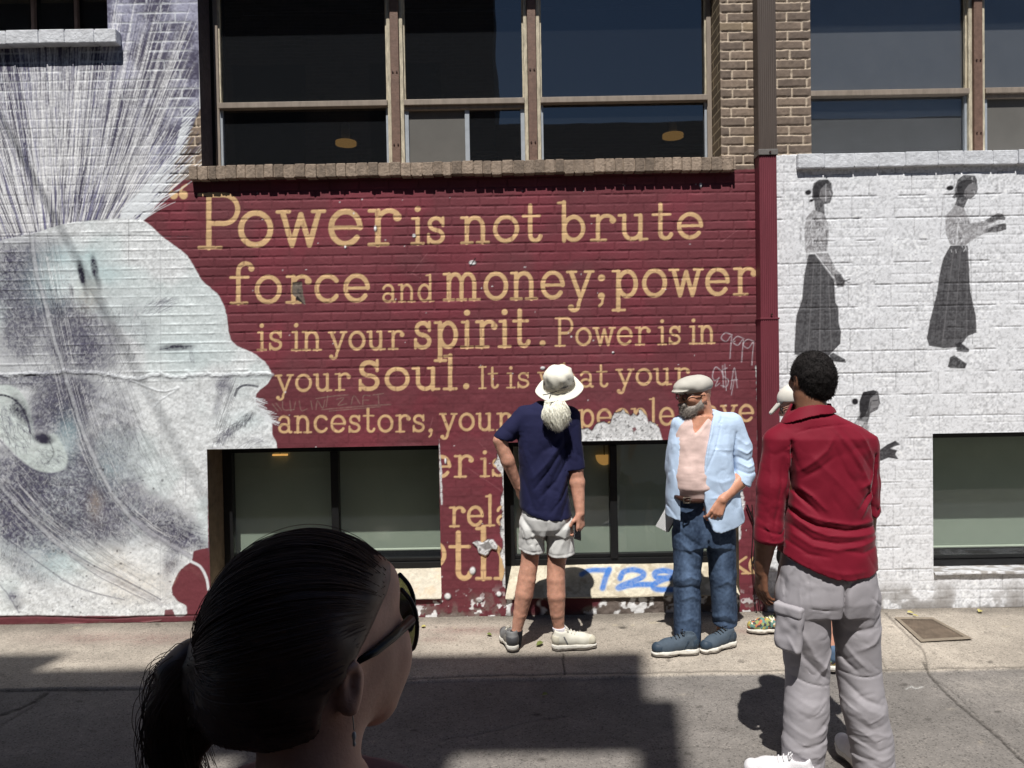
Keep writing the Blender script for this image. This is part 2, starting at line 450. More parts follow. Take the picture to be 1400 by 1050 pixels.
WORDS = [('P', 271, 329, 341, 341, 50, .95), ('ower', 325, 548, 339.5, 336, 52, .98), ('is', 563, 610, 335, 334, 39, .98), ('not', 631, 742, 334, 331, 39, .98), ('brute', 763, 962, 331, 327, 37.5, 1.0),
         ('force', 314, 506, 416.5, 413.5, 40, 1.0), ('and', 522, 594, 414, 413, 26, .85), ('money;', 607, 830, 412, 408.5, 40, .98), ('power', 838, 1034, 408, 404, 40, .98),
         ('is', 352, 387, 480, 479, 27.5, 1), ('in', 399, 440, 480, 479.5, 28, 1), ('your', 450, 552, 480, 478, 27, 1), ('spirit', 565, 725, 478, 475, 39, 1.02), ('.', 735, 750, 474, 474, 40, .8),
         ('Power', 759, 889, 474, 472, 26, .95), ('is', 900, 932, 472, 471, 26, .95), ('in', 943, 978, 471, 470, 26, .95),
         ('your', 377, 479, 537, 534, 25, 1), ('Soul', 489, 624, 535, 533, 32.5, 1.15), ('.', 631, 645, 532, 532, 34, 1), ('It', 654, 682, 532, 531, 22, .95), ('is', 693, 725, 531, 530.5, 22, .95),
         ('what', 736, 832, 531, 529.5, 23, .95), ('your', 843, 943, 528, 526, 24, 1),
         ('ancestors,', 380, 593, 592.5, 591, 25, .98), ('your', 602, 699, 590, 589, 25.5, 1), ('old', 715, 778, 588, 587, 25, 1), ('people', 791, 922, 585, 582, 26, .95), ('gave', 938, 1031, 580, 577, 25, 1),
         ('er', 589, 647, 654, 653, 32, 1), ('is', 657, 692, 652.5, 652, 27, 1), ('rela', 614, 700, 721, 719, 29, 1), ('o', 570, 611, 778, 778, 40, 1), ('th', 614, 697, 794, 793, 50, .95),
         ('k', 992, 1030, 786, 785, 26, 1), ('e', 1023, 1048, 786, 785, 26, 1)]
for wd in WORDS: word(*wd)
for cx in (237.5, 251):                                      # the opening quote mark
    C.blob(cx, 267, 5.6, 5.6, TAN, 1.6, grain=0, hard=4)
    C.stroke(curve([(cx - 4.5, 266), (cx - 3, 258), (cx + 4, 252.5)]), 4.2, TAN, 1, taper=(1.1, .6))
# --- left mural: hair
LAV = alb(108, 105, 128); LAVD = alb(60, 56, 76); LAVL = alb(174, 175, 194); WHT = alb(222, 226, 229); ICE = alb(196, 214, 214)
hair_poly = [(-60, -60), (273, -60), (273, 150), (262, 175), (246, 210), (222, 258), (205, 280), (187, 300), (100, 304), (45, 320), (-60, 345)]
sl, a, _ = C.poly(hair_poly, edge=1.0, n='n1', ret=True)
hm = full(sl, a)
tt = np.clip(.27 + (fbm(shape, 40, 31, 4) - .5) * 2.6 + (bh - .5) * .45 + (C.n3 - .5) * .9, 0, 1)[..., None]
hc = LAVD * (1 - tt) + LAVL * tt
hc = hc * .75 + LAV * .25
jw = ((1 - brick) * sstep(.35, .6, C.n2))[..., None]
hc = hc * (1 - jw * .6) + WHT * jw * .6
C.rgb[:] = C.rgb * (1 - hm[..., None]) + hc * hm[..., None]
relief(hm, .0018, .003, .0022)
rs = np.random.default_rng(5)
def root_y(x): return 300 + max(0, 190 - x) * .02 + max(0, 130 - x) * .15
for k in range(320):                                         # pale smears between strands
    x = rs.uniform(-90, 190); y = root_y(x) + rs.uniform(-4, 6)
    u = (x + 90) / 280
    ang = math.radians(-62 + 104 * u + rs.normal(0, 5)); L = rs.uniform(80, 330) * (.75 + .3 * math.sin(u * 5))
    st = rs.uniform(0, .55) * L
    p0 = (x + st * math.sin(ang), y - st * math.cos(ang)); bend = rs.normal(0, .05)
    p1 = (x + (st + L) * .5 * math.sin(ang + bend), y - (st + L) * .5 * math.cos(ang + bend)) if st < L else p0
    p2 = (x + L * math.sin(ang), y - L * math.cos(ang))
    if p2[0] > 268 and p2[1] < 160: continue
    if k % 3 == 0: C.stroke([p0, p2], rs.uniform(1.2, 4.5), LAVD if k % 2 else WHT, rs.uniform(.12, .32), soft=2.5, grain=.7, taper=(1, .5))
    else: C.stroke([p0, p2], rs.uniform(2, 7), WHT if k % 4 else LAVD, rs.uniform(.06, .2), soft=4, grain=.85, taper=(1, .4))
WHH = alb(238, 240, 242); LAVB = alb(112, 110, 146)
for k in range(1900):
    x = rs.uniform(-90, 192); y = root_y(x) + rs.uniform(-3, 5)
    u = (x + 90) / 280
    ang = math.radians(-62 + 104 * u + rs.normal(0, 4)); L = rs.uniform(60, 340) * (.75 + .3 * math.sin(u * 5)) * (1 if rs.random() < .7 else .6)
    if rs.random() < .35: st = rs.uniform(.2, .6) * L
    else: st = 0
    b = rs.normal(0, .06)
    pts = [(x + s * math.sin(ang + b * s / 200), y - s * math.cos(ang + b * s / 200)) for s in np.linspace(st, L, 4)]
    if pts[-1][0] > 268 and pts[-1][1] < 165: continue
    C.stroke(pts, rs.uniform(.7, 1.5), (WHH, LAVD, WHH, LAVB, WHH, LAVD)[k % 6], rs.uniform(.5, 1.0), soft=.9, grain=.2, taper=(1.2, .5))
for k in range(420):                                         # long strands climbing past the sill
    x = rs.uniform(60, 190); y = root_y(x)
    ang = math.radians(-4 + 36 * ((x - 60) / 130) ** 1.3 + rs.normal(0, 3)); L = rs.uniform(200, 330); st = rs.uniform(.1, .75) * L
    p0 = (x + st * math.sin(ang), y - st * math.cos(ang)); p2 = (x + L * math.sin(ang), y - L * math.cos(ang))
    if p2[0] > 271: continue
    C.stroke([p0, p2], rs.uniform(.6, 1.5) if k % 6 else rs.uniform(3, 7), WHH if k % 4 else LAVD, rs.uniform(.4, .95) if k % 6 else .2, soft=1.0 if k % 6 else 4, grain=.45, taper=(1.1, .4))
for k in range(70):                                          # loose strands over the red and the bare brick
    x = rs.uniform(165, 195); y = rs.uniform(285, 304)
    ang = math.radians(rs.uniform(38, 62)); L = rs.uniform(40, 115)
    if ang > math.radians(52): L = rs.uniform(30, 60)
    C.stroke([(x, y), (x + L * .5 * math.sin(ang - .06), y - L * .5 * math.cos(ang - .06)), (x + L * math.sin(ang), y - L * math.cos(ang))], rs.uniform(.8, 2.6), WHT, rs.uniform(.6, 1), taper=(1.2, .4))
for k in range(26):
    y = rs.uniform(140, 205); x = 262 - (y - 140) * .25
    C.stroke([(x - 10, y + 14), (x + rs.uniform(6, 12), y - rs.uniform(2, 10))], rs.uniform(.8, 2.0), WHT, .9, taper=(1.2, .5))
C.stroke([(277, -40), (273.5, 40), (273.5, 148)], 2.2, WHT, .8)
# --- left mural: the face in profile
face = list(curve([(-60, 348), (0, 329), (45, 319), (100, 304), (187, 300), (222, 324), (256, 350), (276, 383), (299, 404), (309, 428), (313, 455), (320, 470), (345, 482), (362, 495), (371.5, 511), (367, 523), (355, 533), (350, 541), (352, 553), (362, 563), (370, 571), (372, 583), (373, 596), (378, 605), (379, 622)], 6)) + \
       [(284, 622), (284.5, 749), (265, 753.5), (262, 768)] + list(curve([(262, 768), (246, 780), (238, 796), (235, 806), (241, 820), (254, 828), (256, 838), (248, 843), (236, 842)], 5)) + [(-60, 842)]
sl, a, _ = C.poly(face, edge=.5, n='n1', ret=True)
fm = full(sl, a)
base = alb(232, 235, 236) * (.74 + .26 * C.n2 + .55 * (C.n3 - .5))[..., None]
warm = sstep(.5, .7, fbm(shape, 70, 77, 3))[..., None] * .35
base = base * (1 - warm) + ICE * (.9 + .15 * C.n2[..., None]) * warm
C.rgb[:] = C.rgb * (1 - fm[..., None]) + base * fm[..., None]
lowm = sstep(505, 540, PY)
j = jz * .8 + .2 * np.minimum(jz, jx)
hface = (1 - j) * .0026 * (1 - lowm) * (.3 + .7 * sstep(.35, .6, C.n2)) + (C.n2 - .5) * (.004 + .005 * lowm) + (fbm(shape, 9, 55, 3) - .5) * (.003 + .003 * lowm) + (C.n3 - .5) * .0012
C.ht[:] = C.ht * (1 - fm) + hface * fm
# ridge where the plaster skim starts; sunlit edge painted white, dark line below
ridge = curve([(-60, 518), (0, 514), (60, 511), (95, 508), (150, 512), (178, 518), (215, 512), (240, 516), (268, 511), (300, 513), (330, 511), (372, 512)], 6)
ridge = ridge + np.stack([np.zeros(len(ridge)), rs.normal(0, 1.1, len(ridge))], 1)
C.stroke(ridge, 4.5, WHT, .8, soft=2, ht=.005, grain=.5); C.stroke(ridge + np.array([0, 4]), 3, LAVD, .45, soft=2, grain=.8)
C.stroke(curve([(178, 520), (220, 535), (245, 530), (222, 545), (212, 555)], 6), 2.2, WHT, .7, ht=.003, grain=.5)
C.stroke([(-60, 324), (100, 323), (180, 322.5), (262, 324)], 1.6, alb(70, 66, 72), .6, grain=.8, ht=-.004)
def hatch(n, cx, cy, rx, ry, ang, L, w, color, alpha, spread=14, rot=0):
    for _ in range(n):
        r = math.sqrt(rs.random()); th = rs.uniform(0, 6.283)
        ex, ey = rx * r * math.cos(th), ry * r * math.sin(th)
        c_, s_ = math.cos(math.radians(rot)), math.sin(math.radians(rot))
        x, y = cx + ex * c_ - ey * s_, cy + ex * s_ + ey * c_
        a_ = math.radians(ang + rs.normal(0, spread)); l = L * rs.uniform(.5, 1.3)
        C.stroke([(x, y), (x + l * math.cos(a_), y + l * math.sin(a_))], w * rs.uniform(.6, 1.3), color, alpha * rs.uniform(.5, 1), soft=.9, taper=(1, .5))
D1 = alb(86, 84, 102); D2 = alb(46, 44, 60)
SHADE = [(15, 372, 26, 46, .75, 0), (28, 440, 26, 50, .5, 0), (100, 436, 42, 26, .55, 30), (108, 478, 34, 26, .6, 20), (60, 345, 26, 20, .35, 0), (40, 522, 60, 10, .55, 0), (85, 560, 36, 34, .6, 30), (64, 548, 22, 16, .5, 0),
         (28, 660, 46, 38, .8, 0), (70, 690, 44, 46, .55, 0), (118, 660, 24, 54, .5, -20), (142, 690, 30, 46, .6, 25), (112, 726, 50, 20, .35, 0), (20, 712, 26, 36, .75, 0), (215, 706, 48, 24, .38, 20), (246, 736, 32, 13, .85, 15), (178, 720, 30, 24, .4, 0),
         (150, 600, 30, 60, .28, 20), (105, 545, 22, 30, .5, 60), (236, 765, 10, 24, .4, 25), (165, 455, 36, 42, .22, 30), (30, 770, 40, 14, .35, 35), (50, 400, 18, 60, .4, -15), (305, 528, 10, 12, .45, 0), (298, 552, 5, 16, .35, 15)]
WASH = [([(-10, 650), (0, 662), (48, 712), (95, 754), (62, 774), (0, 730), (-10, 726)], .85), ([(-10, 598), (45, 642), (85, 648), (104, 636), (112, 600), (124, 640), (142, 690), (104, 728), (48, 712), (0, 660)], .6), ([(70, 538), (106, 528), (122, 600), (112, 640), (96, 642), (86, 604), (52, 600), (42, 568)], .62),
        ([(150, 668), (190, 650), (240, 700), (284, 716), (284, 748), (262, 757), (205, 728), (180, 708)], .55), ([(-10, 336), (44, 322), (54, 400), (86, 505), (60, 522), (-10, 524)], .42), ([(62, 410), (140, 395), (160, 470), (140, 505), (95, 508)], .42), ([(110, 520), (170, 525), (200, 640), (160, 680), (124, 612)], .32), ([(-10, 512), (110, 512), (96, 530), (20, 528)], .5), ([(226, 762), (262, 764), (246, 780), (236, 806), (226, 830), (220, 800)], .4)]
for q_, al_ in WASH: C.poly(q_, D1, al_ * .85, 13, edge=8, grain=.7)
for (cx, cy, rx, ry, al_, rt) in SHADE:
    C.blob(cx, cy, rx * 1.15, ry * 1.15, D1, min(al_ * 1.6, 1), rt, grain=.5, hard=1.6)
    hatch(int(rx * ry / 5), cx, cy, rx, ry, 60 + rt, 8, .75, D2, .6 * al_ + .25, 30, rt); hatch(int(rx * ry / 26), cx, cy, rx, ry, 60 + rt, 8, .7, alb(236, 238, 240), .6, 30, rt)
for (cx, cy, rx, ry, al_) in [(70, 390, 34, 26, .45), (100, 352, 40, 18, .5), (145, 375, 30, 14, .35), (85, 770, 44, 20, .45), (92, 595, 16, 26, .4), (150, 640, 20, 24, .25), (330, 575, 30, 14, .25), (255, 480, 40, 20, .2)]:
    C.blob(cx, cy, rx, ry, alb(160, 196, 200), al_, grain=.3)
for (cx, cy, rx, ry, al_) in [(190, 800, 50, 26, .4), (150, 770, 40, 20, .25), (120, 405, 16, 22, .3), (130, 690, 10, 20, .3)]:
    C.blob(cx, cy, rx, ry, alb(214, 196, 168), al_, grain=.5)
for (cx, cy, rx, ry, rt, al_) in [(111, 373, 4.2, 19, -10, 1), (129, 366, 4.6, 15, -8, .9), (98, 398, 3, 9, -10, .7), (118, 400, 4, 14, -12, .5), (135, 388, 4, 12, -10, .5)]:
    C.blob(cx, cy, rx, ry, D2, al_ * 1.2, rt, grain=.35, hard=1.8)
# eye, brow, nostril, mouth
C.blob(242, 475, 25, 5, D2, 1.1, -3, grain=.4, hard=2); C.stroke(curve([(219, 478), (240, 474), (262, 473)]), 1.6, D2, .8, grain=.4)
hatch(60, 213, 420, 24, 8, -35, 12, .8, D1, .45, 16, -15); hatch(30, 262, 484, 4, 12, 80, 8, .7, D1, .35)
C.stroke(curve([(321, 541), (325, 532), (333, 527), (344, 527), (352, 528.5)]), 3.4, D2, .9, grain=.25, taper=(.9, .9))
hatch(170, 322, 583, 32, 6, 115, 9, .8, D2, .6, 25, -38); hatch(60, 305, 596, 16, 6, 100, 9, .8, D1, .5, 25, -38)
hatch(120, 306, 524, 14, 9, -50, 7, .7, D1, .45, 25, -40); hatch(80, 352, 602, 22, 6, -20, 6, .7, D1, .25, 20)
C.stroke(curve([(318, 617), (335, 606), (350, 600), (360, 603)]), 1.2, D1, .5, grain=.6)
for k in range(46):                                          # moustache bristles past the outline
    x, y = 349 + k * .5 + rs.uniform(-3, 3), 544 + k * .75 + rs.uniform(-3, 3)
    a_ = math.radians(rs.uniform(0, 38)); l = rs.uniform(6, 15)
    C.stroke([(x - 4, y - 1), (x + l * math.cos(a_), y + l * math.sin(a_))], rs.uniform(.6, 1.3), WHT, .9, taper=(1, .4))
hatch(520, 120, 500, 70, 50, 120, 8, .9, D1, .5, 22); hatch(420, 60, 430, 60, 60, 60, 8, .8, D1, .5, 25); hatch(200, 150, 640, 60, 90, 65, 8, .6, WHT, .35, 25); hatch(600, 150, 620, 50, 80, 65, 9, .9, D1, .45, 25)
hatch(160, 90, 700, 50, 50, 30, 10, .7, WHT, .4, 20); hatch(240, 80, 540, 40, 30, 120, 9, .7, D2, .5, 22)
hatch(300, 60, 800, 80, 36, 40, 4, .8, D1, .4, 60); hatch(260, 170, 825, 80, 14, 40, 4, .8, D1, .4, 60)
def drawn(n, base, spread, L, col, al_, w=.7):
    b_ = curve(base, 12)
    for _ in range(n):
        i = rs.integers(0, max(len(b_) - L, 1)); o = rs.normal(0, spread, 2); q_ = b_[i:i + L] + o + np.stack([np.zeros(L), rs.normal(0, .25, L)], 1) if len(b_[i:i + L]) == L else None
        if q_ is not None: C.stroke(q_, w * rs.uniform(.7, 1.4), col, al_ * rs.uniform(.5, 1), soft=.9, grain=.3, taper=(1, .4))
drawn(130, [(60, 330), (72, 400), (92, 500), (120, 600), (160, 680), (220, 735), (270, 752)], 9, 9, D2, .7)
drawn(90, [(60, 330), (72, 400), (92, 500), (120, 600), (160, 680), (220, 735), (270, 752)], 12, 8, alb(238, 240, 242), .7)
drawn(140, [(10, 660), (50, 705), (100, 745), (150, 775), (220, 815)], 12, 9, D2, .55); drawn(110, [(10, 660), (50, 705), (100, 745), (150, 775), (220, 815)], 13, 8, alb(238, 240, 242), .6)
drawn(120, [(20, 620), (60, 660), (90, 720), (140, 760)], 18, 8, D2, .6); drawn(100, [(100, 400), (130, 450), (160, 520), (190, 600), (230, 680)], 16, 8, D2, .5)
drawn(60, [(325, 520), (310, 560), (296, 600)], 5, 7, D2, .6); drawn(50, [(230, 700), (250, 725), (284, 735)], 8, 7, D2, .7); drawn(80, [(-5, 340), (20, 400), (40, 470), (60, 520)], 13, 8, D2, .6)
drawn(40, [(205, 430), (225, 416), (250, 410)], 4, 6, D1, .6); drawn(30, [(330, 622), (345, 606), (362, 604)], 4, 6, D1, .5)
# ear
ear = list(curve([(-10, 528), (14, 526), (32, 540), (44, 570), (50, 600), (72, 592), (84, 604), (92, 626), (86, 642), (66, 646), (44, 640), (22, 622), (4, 602), (-10, 590)], 6))
C.poly(ear, alb(206, 216, 212), .9, 3, edge=1, grain=.35)
C.stroke(curve([(-8, 540), (8, 541), (24, 550), (36, 570), (42, 592)]), 2.8, D2, 1, grain=.3)
C.blob(28, 560, 11, 20, D2, 1.1, -30, grain=.4, hard=1.5); C.blob(60, 600, 15, 8, D2, 1.3, 10, grain=.2, hard=2); C.blob(50, 575, 9, 22, D1, .9, 0, grain=.4); hatch(120, 20, 580, 22, 34, 60, 12, .9, D1, .7, 20, -20); hatch(80, 66, 625, 20, 14, 40, 9, .8, D1, .5, 30); C.blob(10, 575, 5, 22, D1, .5, -20); C.blob(62, 575, 18, 14, D1, .55, 0)
C.stroke(curve([(66, 600), (72, 612), (73, 622), (64, 634)]), 2, D2, .7, grain=.5); C.stroke(curve([(0, 602), (20, 624), (44, 642), (68, 648), (88, 644)]), 2.5, D1, .7, grain=.5)
C.stroke(curve([(2, 560), (6, 585), (20, 606)]), 1.5, D1, .5, grain=.5)
# straps
def strap(pts, w, tone=alb(186, 188, 192)):
    q = curve(pts, 8)
    q = q + np.stack([rs.normal(0, .35, len(q)), np.zeros(len(q))], 1)
    C.stroke(q + np.array([-w * .55, 0]), w * .5, D2, .7, soft=2.2, grain=.6); C.stroke(q + np.array([w * .55, -1]), w * .35, D1, .5, soft=2.2, grain=.7)
    C.stroke(q, w * .9, tone, .85, soft=1.8, grain=.5)
strap([(44, 318), (47, 360), (58, 400), (70, 450), (88, 508), (105, 565), (122, 612), (147, 664), (165, 690), (180, 708)], 5.0)
strap([(180, 708), (205, 728), (230, 742), (262, 762)], 6.5, alb(176, 176, 184))
strap([(-20, 645), (0, 664), (25, 692), (48, 714), (75, 740), (95, 756)], 5.0)
C.stroke(curve([(95, 756), (130, 780), (170, 800), (205, 817), (220, 826)]), 5.5, alb(150, 146, 152), .5, grain=.4); C.stroke(curve([(95, 753), (130, 774), (170, 793), (205, 811), (220, 820)]), 1.6, D1, .8, grain=.3); C.stroke(curve([(95, 760), (130, 785), (170, 806), (205, 823)]), 1.4, D1, .7, grain=.4)
C.stroke(curve([(0, 730), (30, 752), (60, 774), (95, 798), (135, 812), (170, 820)]), 1.8, D1, .7, grain=.4)
C.blob(17, 815, 9, 9, D1, .9); C.blob(25, 828, 6, 6, D2, .9); C.stroke(curve([(0, 800), (12, 814), (26, 838)]), 1.5, D1, .6)
for k in range(60): C.blob(rs.uniform(0, 240), rs.uniform(640, 838), rs.uniform(.8, 2.2), rs.uniform(.8, 2.0), alb(60, 55, 60), rs.uniform(.4, .9), grain=.2, hard=2)
C.stroke([(219, 320), (220, 620), (219, 822)], 1.0, alb(120, 120, 128), .5, grain=.7, ht=-.002); C.stroke([(176, 300), (176, 365)], 1.0, alb(80, 78, 84), .7, grain=.5, ht=-.002)
C.stroke([(254, 640), (254, 676)], .9, D1, .5); hatch(22, 222, 716, 14, 4, 10, 5, 1.6, D2, .8, 30)
# red shapes breaking the shoulder
for q in ([(284, 749), (265, 753.5), (263, 766), (272, 775), (284, 792)], [(248, 778), (262, 782), (280, 796), (286, 813), (278, 825), (276, 835), (256, 841), (255, 828), (244, 822), (236, 813), (235, 804), (244, 789)], [(226, 834), (236, 833), (240, 843), (224, 843)]):
    C.poly(q, MAR * 1.0, .95, 1, edge=.6, n='n1')
C.stroke(curve([(262, 768), (274, 775), (282, 790), (285, 806)]), 3.5, WHT, .9); C.blob(281, 830, 4, 6, WHT, .9, hard=2)
C.poly([(-60, 842), (286, 842), (286, 880), (-60, 880)], alb(96, 50, 55), .85, 1.5, edge=1.5, grain=.25); C.stroke(curve([(-60, 845), (60, 843), (140, 846), (200, 843), (286, 841)]), 2, alb(60, 38, 40), .7, ht=-.006)
C.stroke(curve([(40, 858), (100, 852), (150, 856), (220, 848)]), 1.4, alb(150, 120, 116), .6, ht=.004); C.poly([(-60, 855), (286, 851), (286, 885), (-60, 885)], alb(120, 104, 94), .6, 3, edge=4, grain=.5)
# --- white painted wall on the right
GW = alb(229, 230, 233)
wp = [(1050, 880), (1050, 213), (1087, 211), (1600, 197), (1600, 880)]
sl, a, _ = C.poly(wp, edge=.9, n='n1', ret=True)
wm = full(sl, a)
row2 = np.floor((ZZ + .03) / .158); v2 = (ZZ + .03) / .158 - row2
o2 = np.where(row2 % 2 == 0, 0, .5) + np.sin(row2 * 3.7) * .06
c2 = XX / .305 + o2; b2 = np.floor(c2); u2 = c2 - b2
w1 = (C.n1 - .5) * .004 + (C.n2 - .5) * .006
e2z = np.minimum(v2, 1 - v2) * .158 + w1; e2x = np.minimum(u2, 1 - u2) * .305 + w1
keep = sstep(.36, .5, fbm(shape, 30, 91, 3)); hole = sstep(.25, .35, vnoise(shape, 55, 77))
jb = np.maximum((1 - sstep(.002, .006, e2z)), (1 - sstep(.002, .006, e2x)) * hole) * keep
stip = fbm(shape, 3.2, 404, 2); stip2 = fbm(shape, 2.0, 405, 1)
g = .94 + .22 * (C.n2 - .5) + .34 * (stip - .5) + .52 * (stip2 - .5)
g -= .22 * sstep(.56, .68, stip2 * .6 + stip * .4) * sstep(.36, .6, C.n2)
low = sstep(790, 838, PY + (C.n2 - .5) * 60)
base = GW * np.clip(g, .2, 1.12)[..., None]
base = base * (1 - .30 * jb[..., None])
dirt = (sstep(.47, .62, C.n2 + .2 * low) * low)[..., None] * .75
base = base * (1 - dirt) + alb(112, 104, 96) * dirt
C.rgb[:] = C.rgb * (1 - wm[..., None]) + base * wm[..., None]
hw = -jb * .0042 + (stip - .5) * .0016 + (C.n2 - .5) * .004 + (fbm(shape, 14, 66, 2) - .5) * .003 + (jz - 1) * .0012 * sstep(.5, .62, fbm(shape, 60, 12, 3))
C.ht[:] = C.ht * (1 - wm) + hw * wm
def A_(l, sc=3.28, ox=1040, oy=200): return [(ox + x / sc, oy + y / sc) for x, y in l]
K1, K2, K3 = alb(58, 56, 59), alb(140, 138, 140), alb(34, 32, 36)
def fig(l, col, al_=.96, grain=.1, **k): C.poly(A_(l, **k), col, al_, 1.0, edge=.2, n='n1', grain=grain * .6)
# first painted woman
fig([(215, 485), (245, 483), (300, 540), (330, 590), (335, 700), (348, 720), (350, 790), (360, 830), (358, 885), (300, 945), (240, 940), (150, 935), (152, 880), (160, 760), (185, 690), (195, 580)], K1)
fig([(235, 285), (285, 300), (300, 340), (306, 375), (300, 470), (205, 478), (198, 460), (196, 370), (205, 320)], K2, .95, .75)
fig([(232, 190), (250, 160), (300, 150), (318, 165), (320, 195), (325, 210), (318, 235), (310, 255), (285, 260), (287, 303), (245, 288), (240, 245), (230, 230)], K1, .95, .25)
fig([(262, 190), (285, 185), (312, 190), (318, 212), (308, 245), (280, 250), (262, 225)], K2, .8, .7)
fig([(245, 480), (300, 478), (330, 545), (362, 575), (378, 605), (378, 628), (345, 632), (328, 600), (285, 545)], K2, .95, .7)
fig([(330, 575), (360, 573), (378, 605), (372, 630), (345, 632)], K1, .9, .4); C.stroke(A_([(372, 606), (400, 596)]), 1.6, K1, .9); C.stroke(A_([(372, 600), (396, 612)]), 1.3, K1, .8)
C.stroke(A_([(245, 482), (290, 540), (328, 590)]), 1.4, GW, .9); C.stroke(A_([(302, 482), (334, 548)]), 1.0, K3, .7)
fig([(310, 935), (325, 925), (378, 955), (382, 970), (312, 965)], K3, .95, .2); C.blob(1040 + 213 / 3.28, 200 + 207 / 3.28, 4.6, 3.6, K3, 1.4, -15, .1, 3); C.blob(1040 + 228 / 3.28, 200 + 243 / 3.28, 3.4, 2, K3, 1.2, -25, .1, 3)
for x_ in (205, 235, 262, 290, 318): C.stroke(A_([(x_, 700), (x_ - 6, 900)]), 1.1, K3, .5, grain=.6)
C.stroke(A_([(293, 165), (292, 245)]), 1.0, GW, .7, grain=.5); C.stroke(A_([(185, 690), (335, 680)]), 1, K3, .5); C.stroke(A_([(298, 372), (292, 468)]), 1.3, K3, .7, grain=.3)
C.stroke(A_([(180, 350), (178, 430)]), 2.6, K2, .7, grain=.8); C.stroke(A_([(192, 240), (188, 350)]), 1, K2, .8, grain=.5)
# second painted woman, arms forward
fig([(850, 445), (928, 445), (935, 550), (940, 650), (965, 760), (968, 835), (930, 850), (890, 900), (820, 905), (755, 895), (745, 860), (760, 780), (790, 660), (805, 560), (820, 500)], K1, .96, .1)
fig([(870, 265), (910, 275), (935, 330), (940, 345), (1000, 335), (1060, 300), (1085, 303), (1098, 318), (1098, 330), (1072, 330), (1010, 358), (1060, 350), (1092, 345), (1103, 352), (1100, 375), (1060, 385), (1000, 392), (935, 430), (920, 445), (850, 443), (830, 390), (828, 310), (850, 290)], K2, .95, .7)
fig([(1010, 330), (1065, 300), (1088, 304), (1098, 320), (1094, 332), (1070, 328), (1018, 346)], K1, .85, .5); fig([(1008, 372), (1060, 352), (1100, 345), (1102, 372), (1060, 384), (1012, 388)], K1, .85, .5)
fig([(872, 190), (882, 150), (910, 128), (960, 132), (970, 150), (974, 190), (966, 215), (940, 238), (930, 235), (912, 276), (870, 264), (880, 235), (872, 215)], K1, .95, .25)
fig([(915, 160), (955, 150), (970, 185), (962, 215), (938, 232), (915, 225), (905, 190)], K2, .75, .7); C.stroke(A_([(948, 140), (950, 165)]), 1.4, GW, .6)
C.blob(1040 + 850 / 3.28, 200 + 187 / 3.28, 4.6, 3, K3, 1.4, -10, .1, 3); fig([(858, 228), (880, 205), (884, 225), (868, 234)], K3, .9, .2)
fig([(876, 888), (892, 878), (937, 910), (932, 923), (880, 921)], K3, .95, .2); fig([(838, 988), (850, 945), (868, 938), (926, 975), (915, 997), (850, 995)], K3, .95, .2)
for x_ in (790, 815, 845, 880, 905, 935): C.stroke(A_([(x_ + 8, 660), (x_ - 8, 870)]), 1.2, K3, .5, grain=.6)
C.stroke(A_([(790, 655), (940, 645)]), 1.1, K3, .5); C.stroke(A_([(885, 345), (878, 440)]), 1.2, GW, .8); C.stroke(A_([(940, 350), (1005, 345)]), 1, K3, .6); C.stroke(A_([(818, 230), (805, 410)]), 1.8, K2, .7, grain=.7)
C.stroke(A_([(830, 345), (935, 347)]), 1, K3, .5, grain=.4)
for (x0_, y0_, x1_, y1_, n_) in ((190, 520, 168, 925, 7), (815, 470, 770, 885, 7)):
    for k in range(n_):
        t_ = (k + .5) / n_; w0_, w1_ = (110, 185) if x0_ < 500 else (110, 190)
        C.stroke(A_([(x0_ + 25 + w0_ * t_, y0_), (x1_ + w1_ * t_ + 4, y1_)]), rs.uniform(.7, 1.4), K2 if k % 2 else K3, rs.uniform(.35, .7), grain=.6)
for (hx, hy, m_) in ((232, 190, 0), (872, 190, 648)):       # hair dark, features on the faces
    fig([(232 + m_, 195), (238 + m_, 165), (262 + m_, 150), (300 + m_, 149), (312 + m_, 160), (285 + m_, 172), (268 + m_, 195), (262 + m_, 228), (240 + m_, 232)], K3, .85, .1)
    C.stroke(A_([(296 + m_, 198), (312 + m_, 197)]), 1.1, K3, .8); C.stroke(A_([(298 + m_, 236), (314 + m_, 233)]), 1.1, K3, .7); C.stroke(A_([(308 + m_, 200), (317 + m_, 220)]), .8, GW, .6); C.stroke(A_([(272 + m_, 200), (276 + m_, 222)]), 1.0, K3, .6)
    for k in range(70):
        x_, y_ = rs.uniform(205, 296) + m_ * .985, rs.uniform(305, 465)
        C.stroke(A_([(x_, y_), (x_ + rs.uniform(-6, 6), y_ + rs.uniform(5, 14))]), rs.uniform(.6, 1.1), GW if k % 2 else K1, rs.uniform(.4, .8))
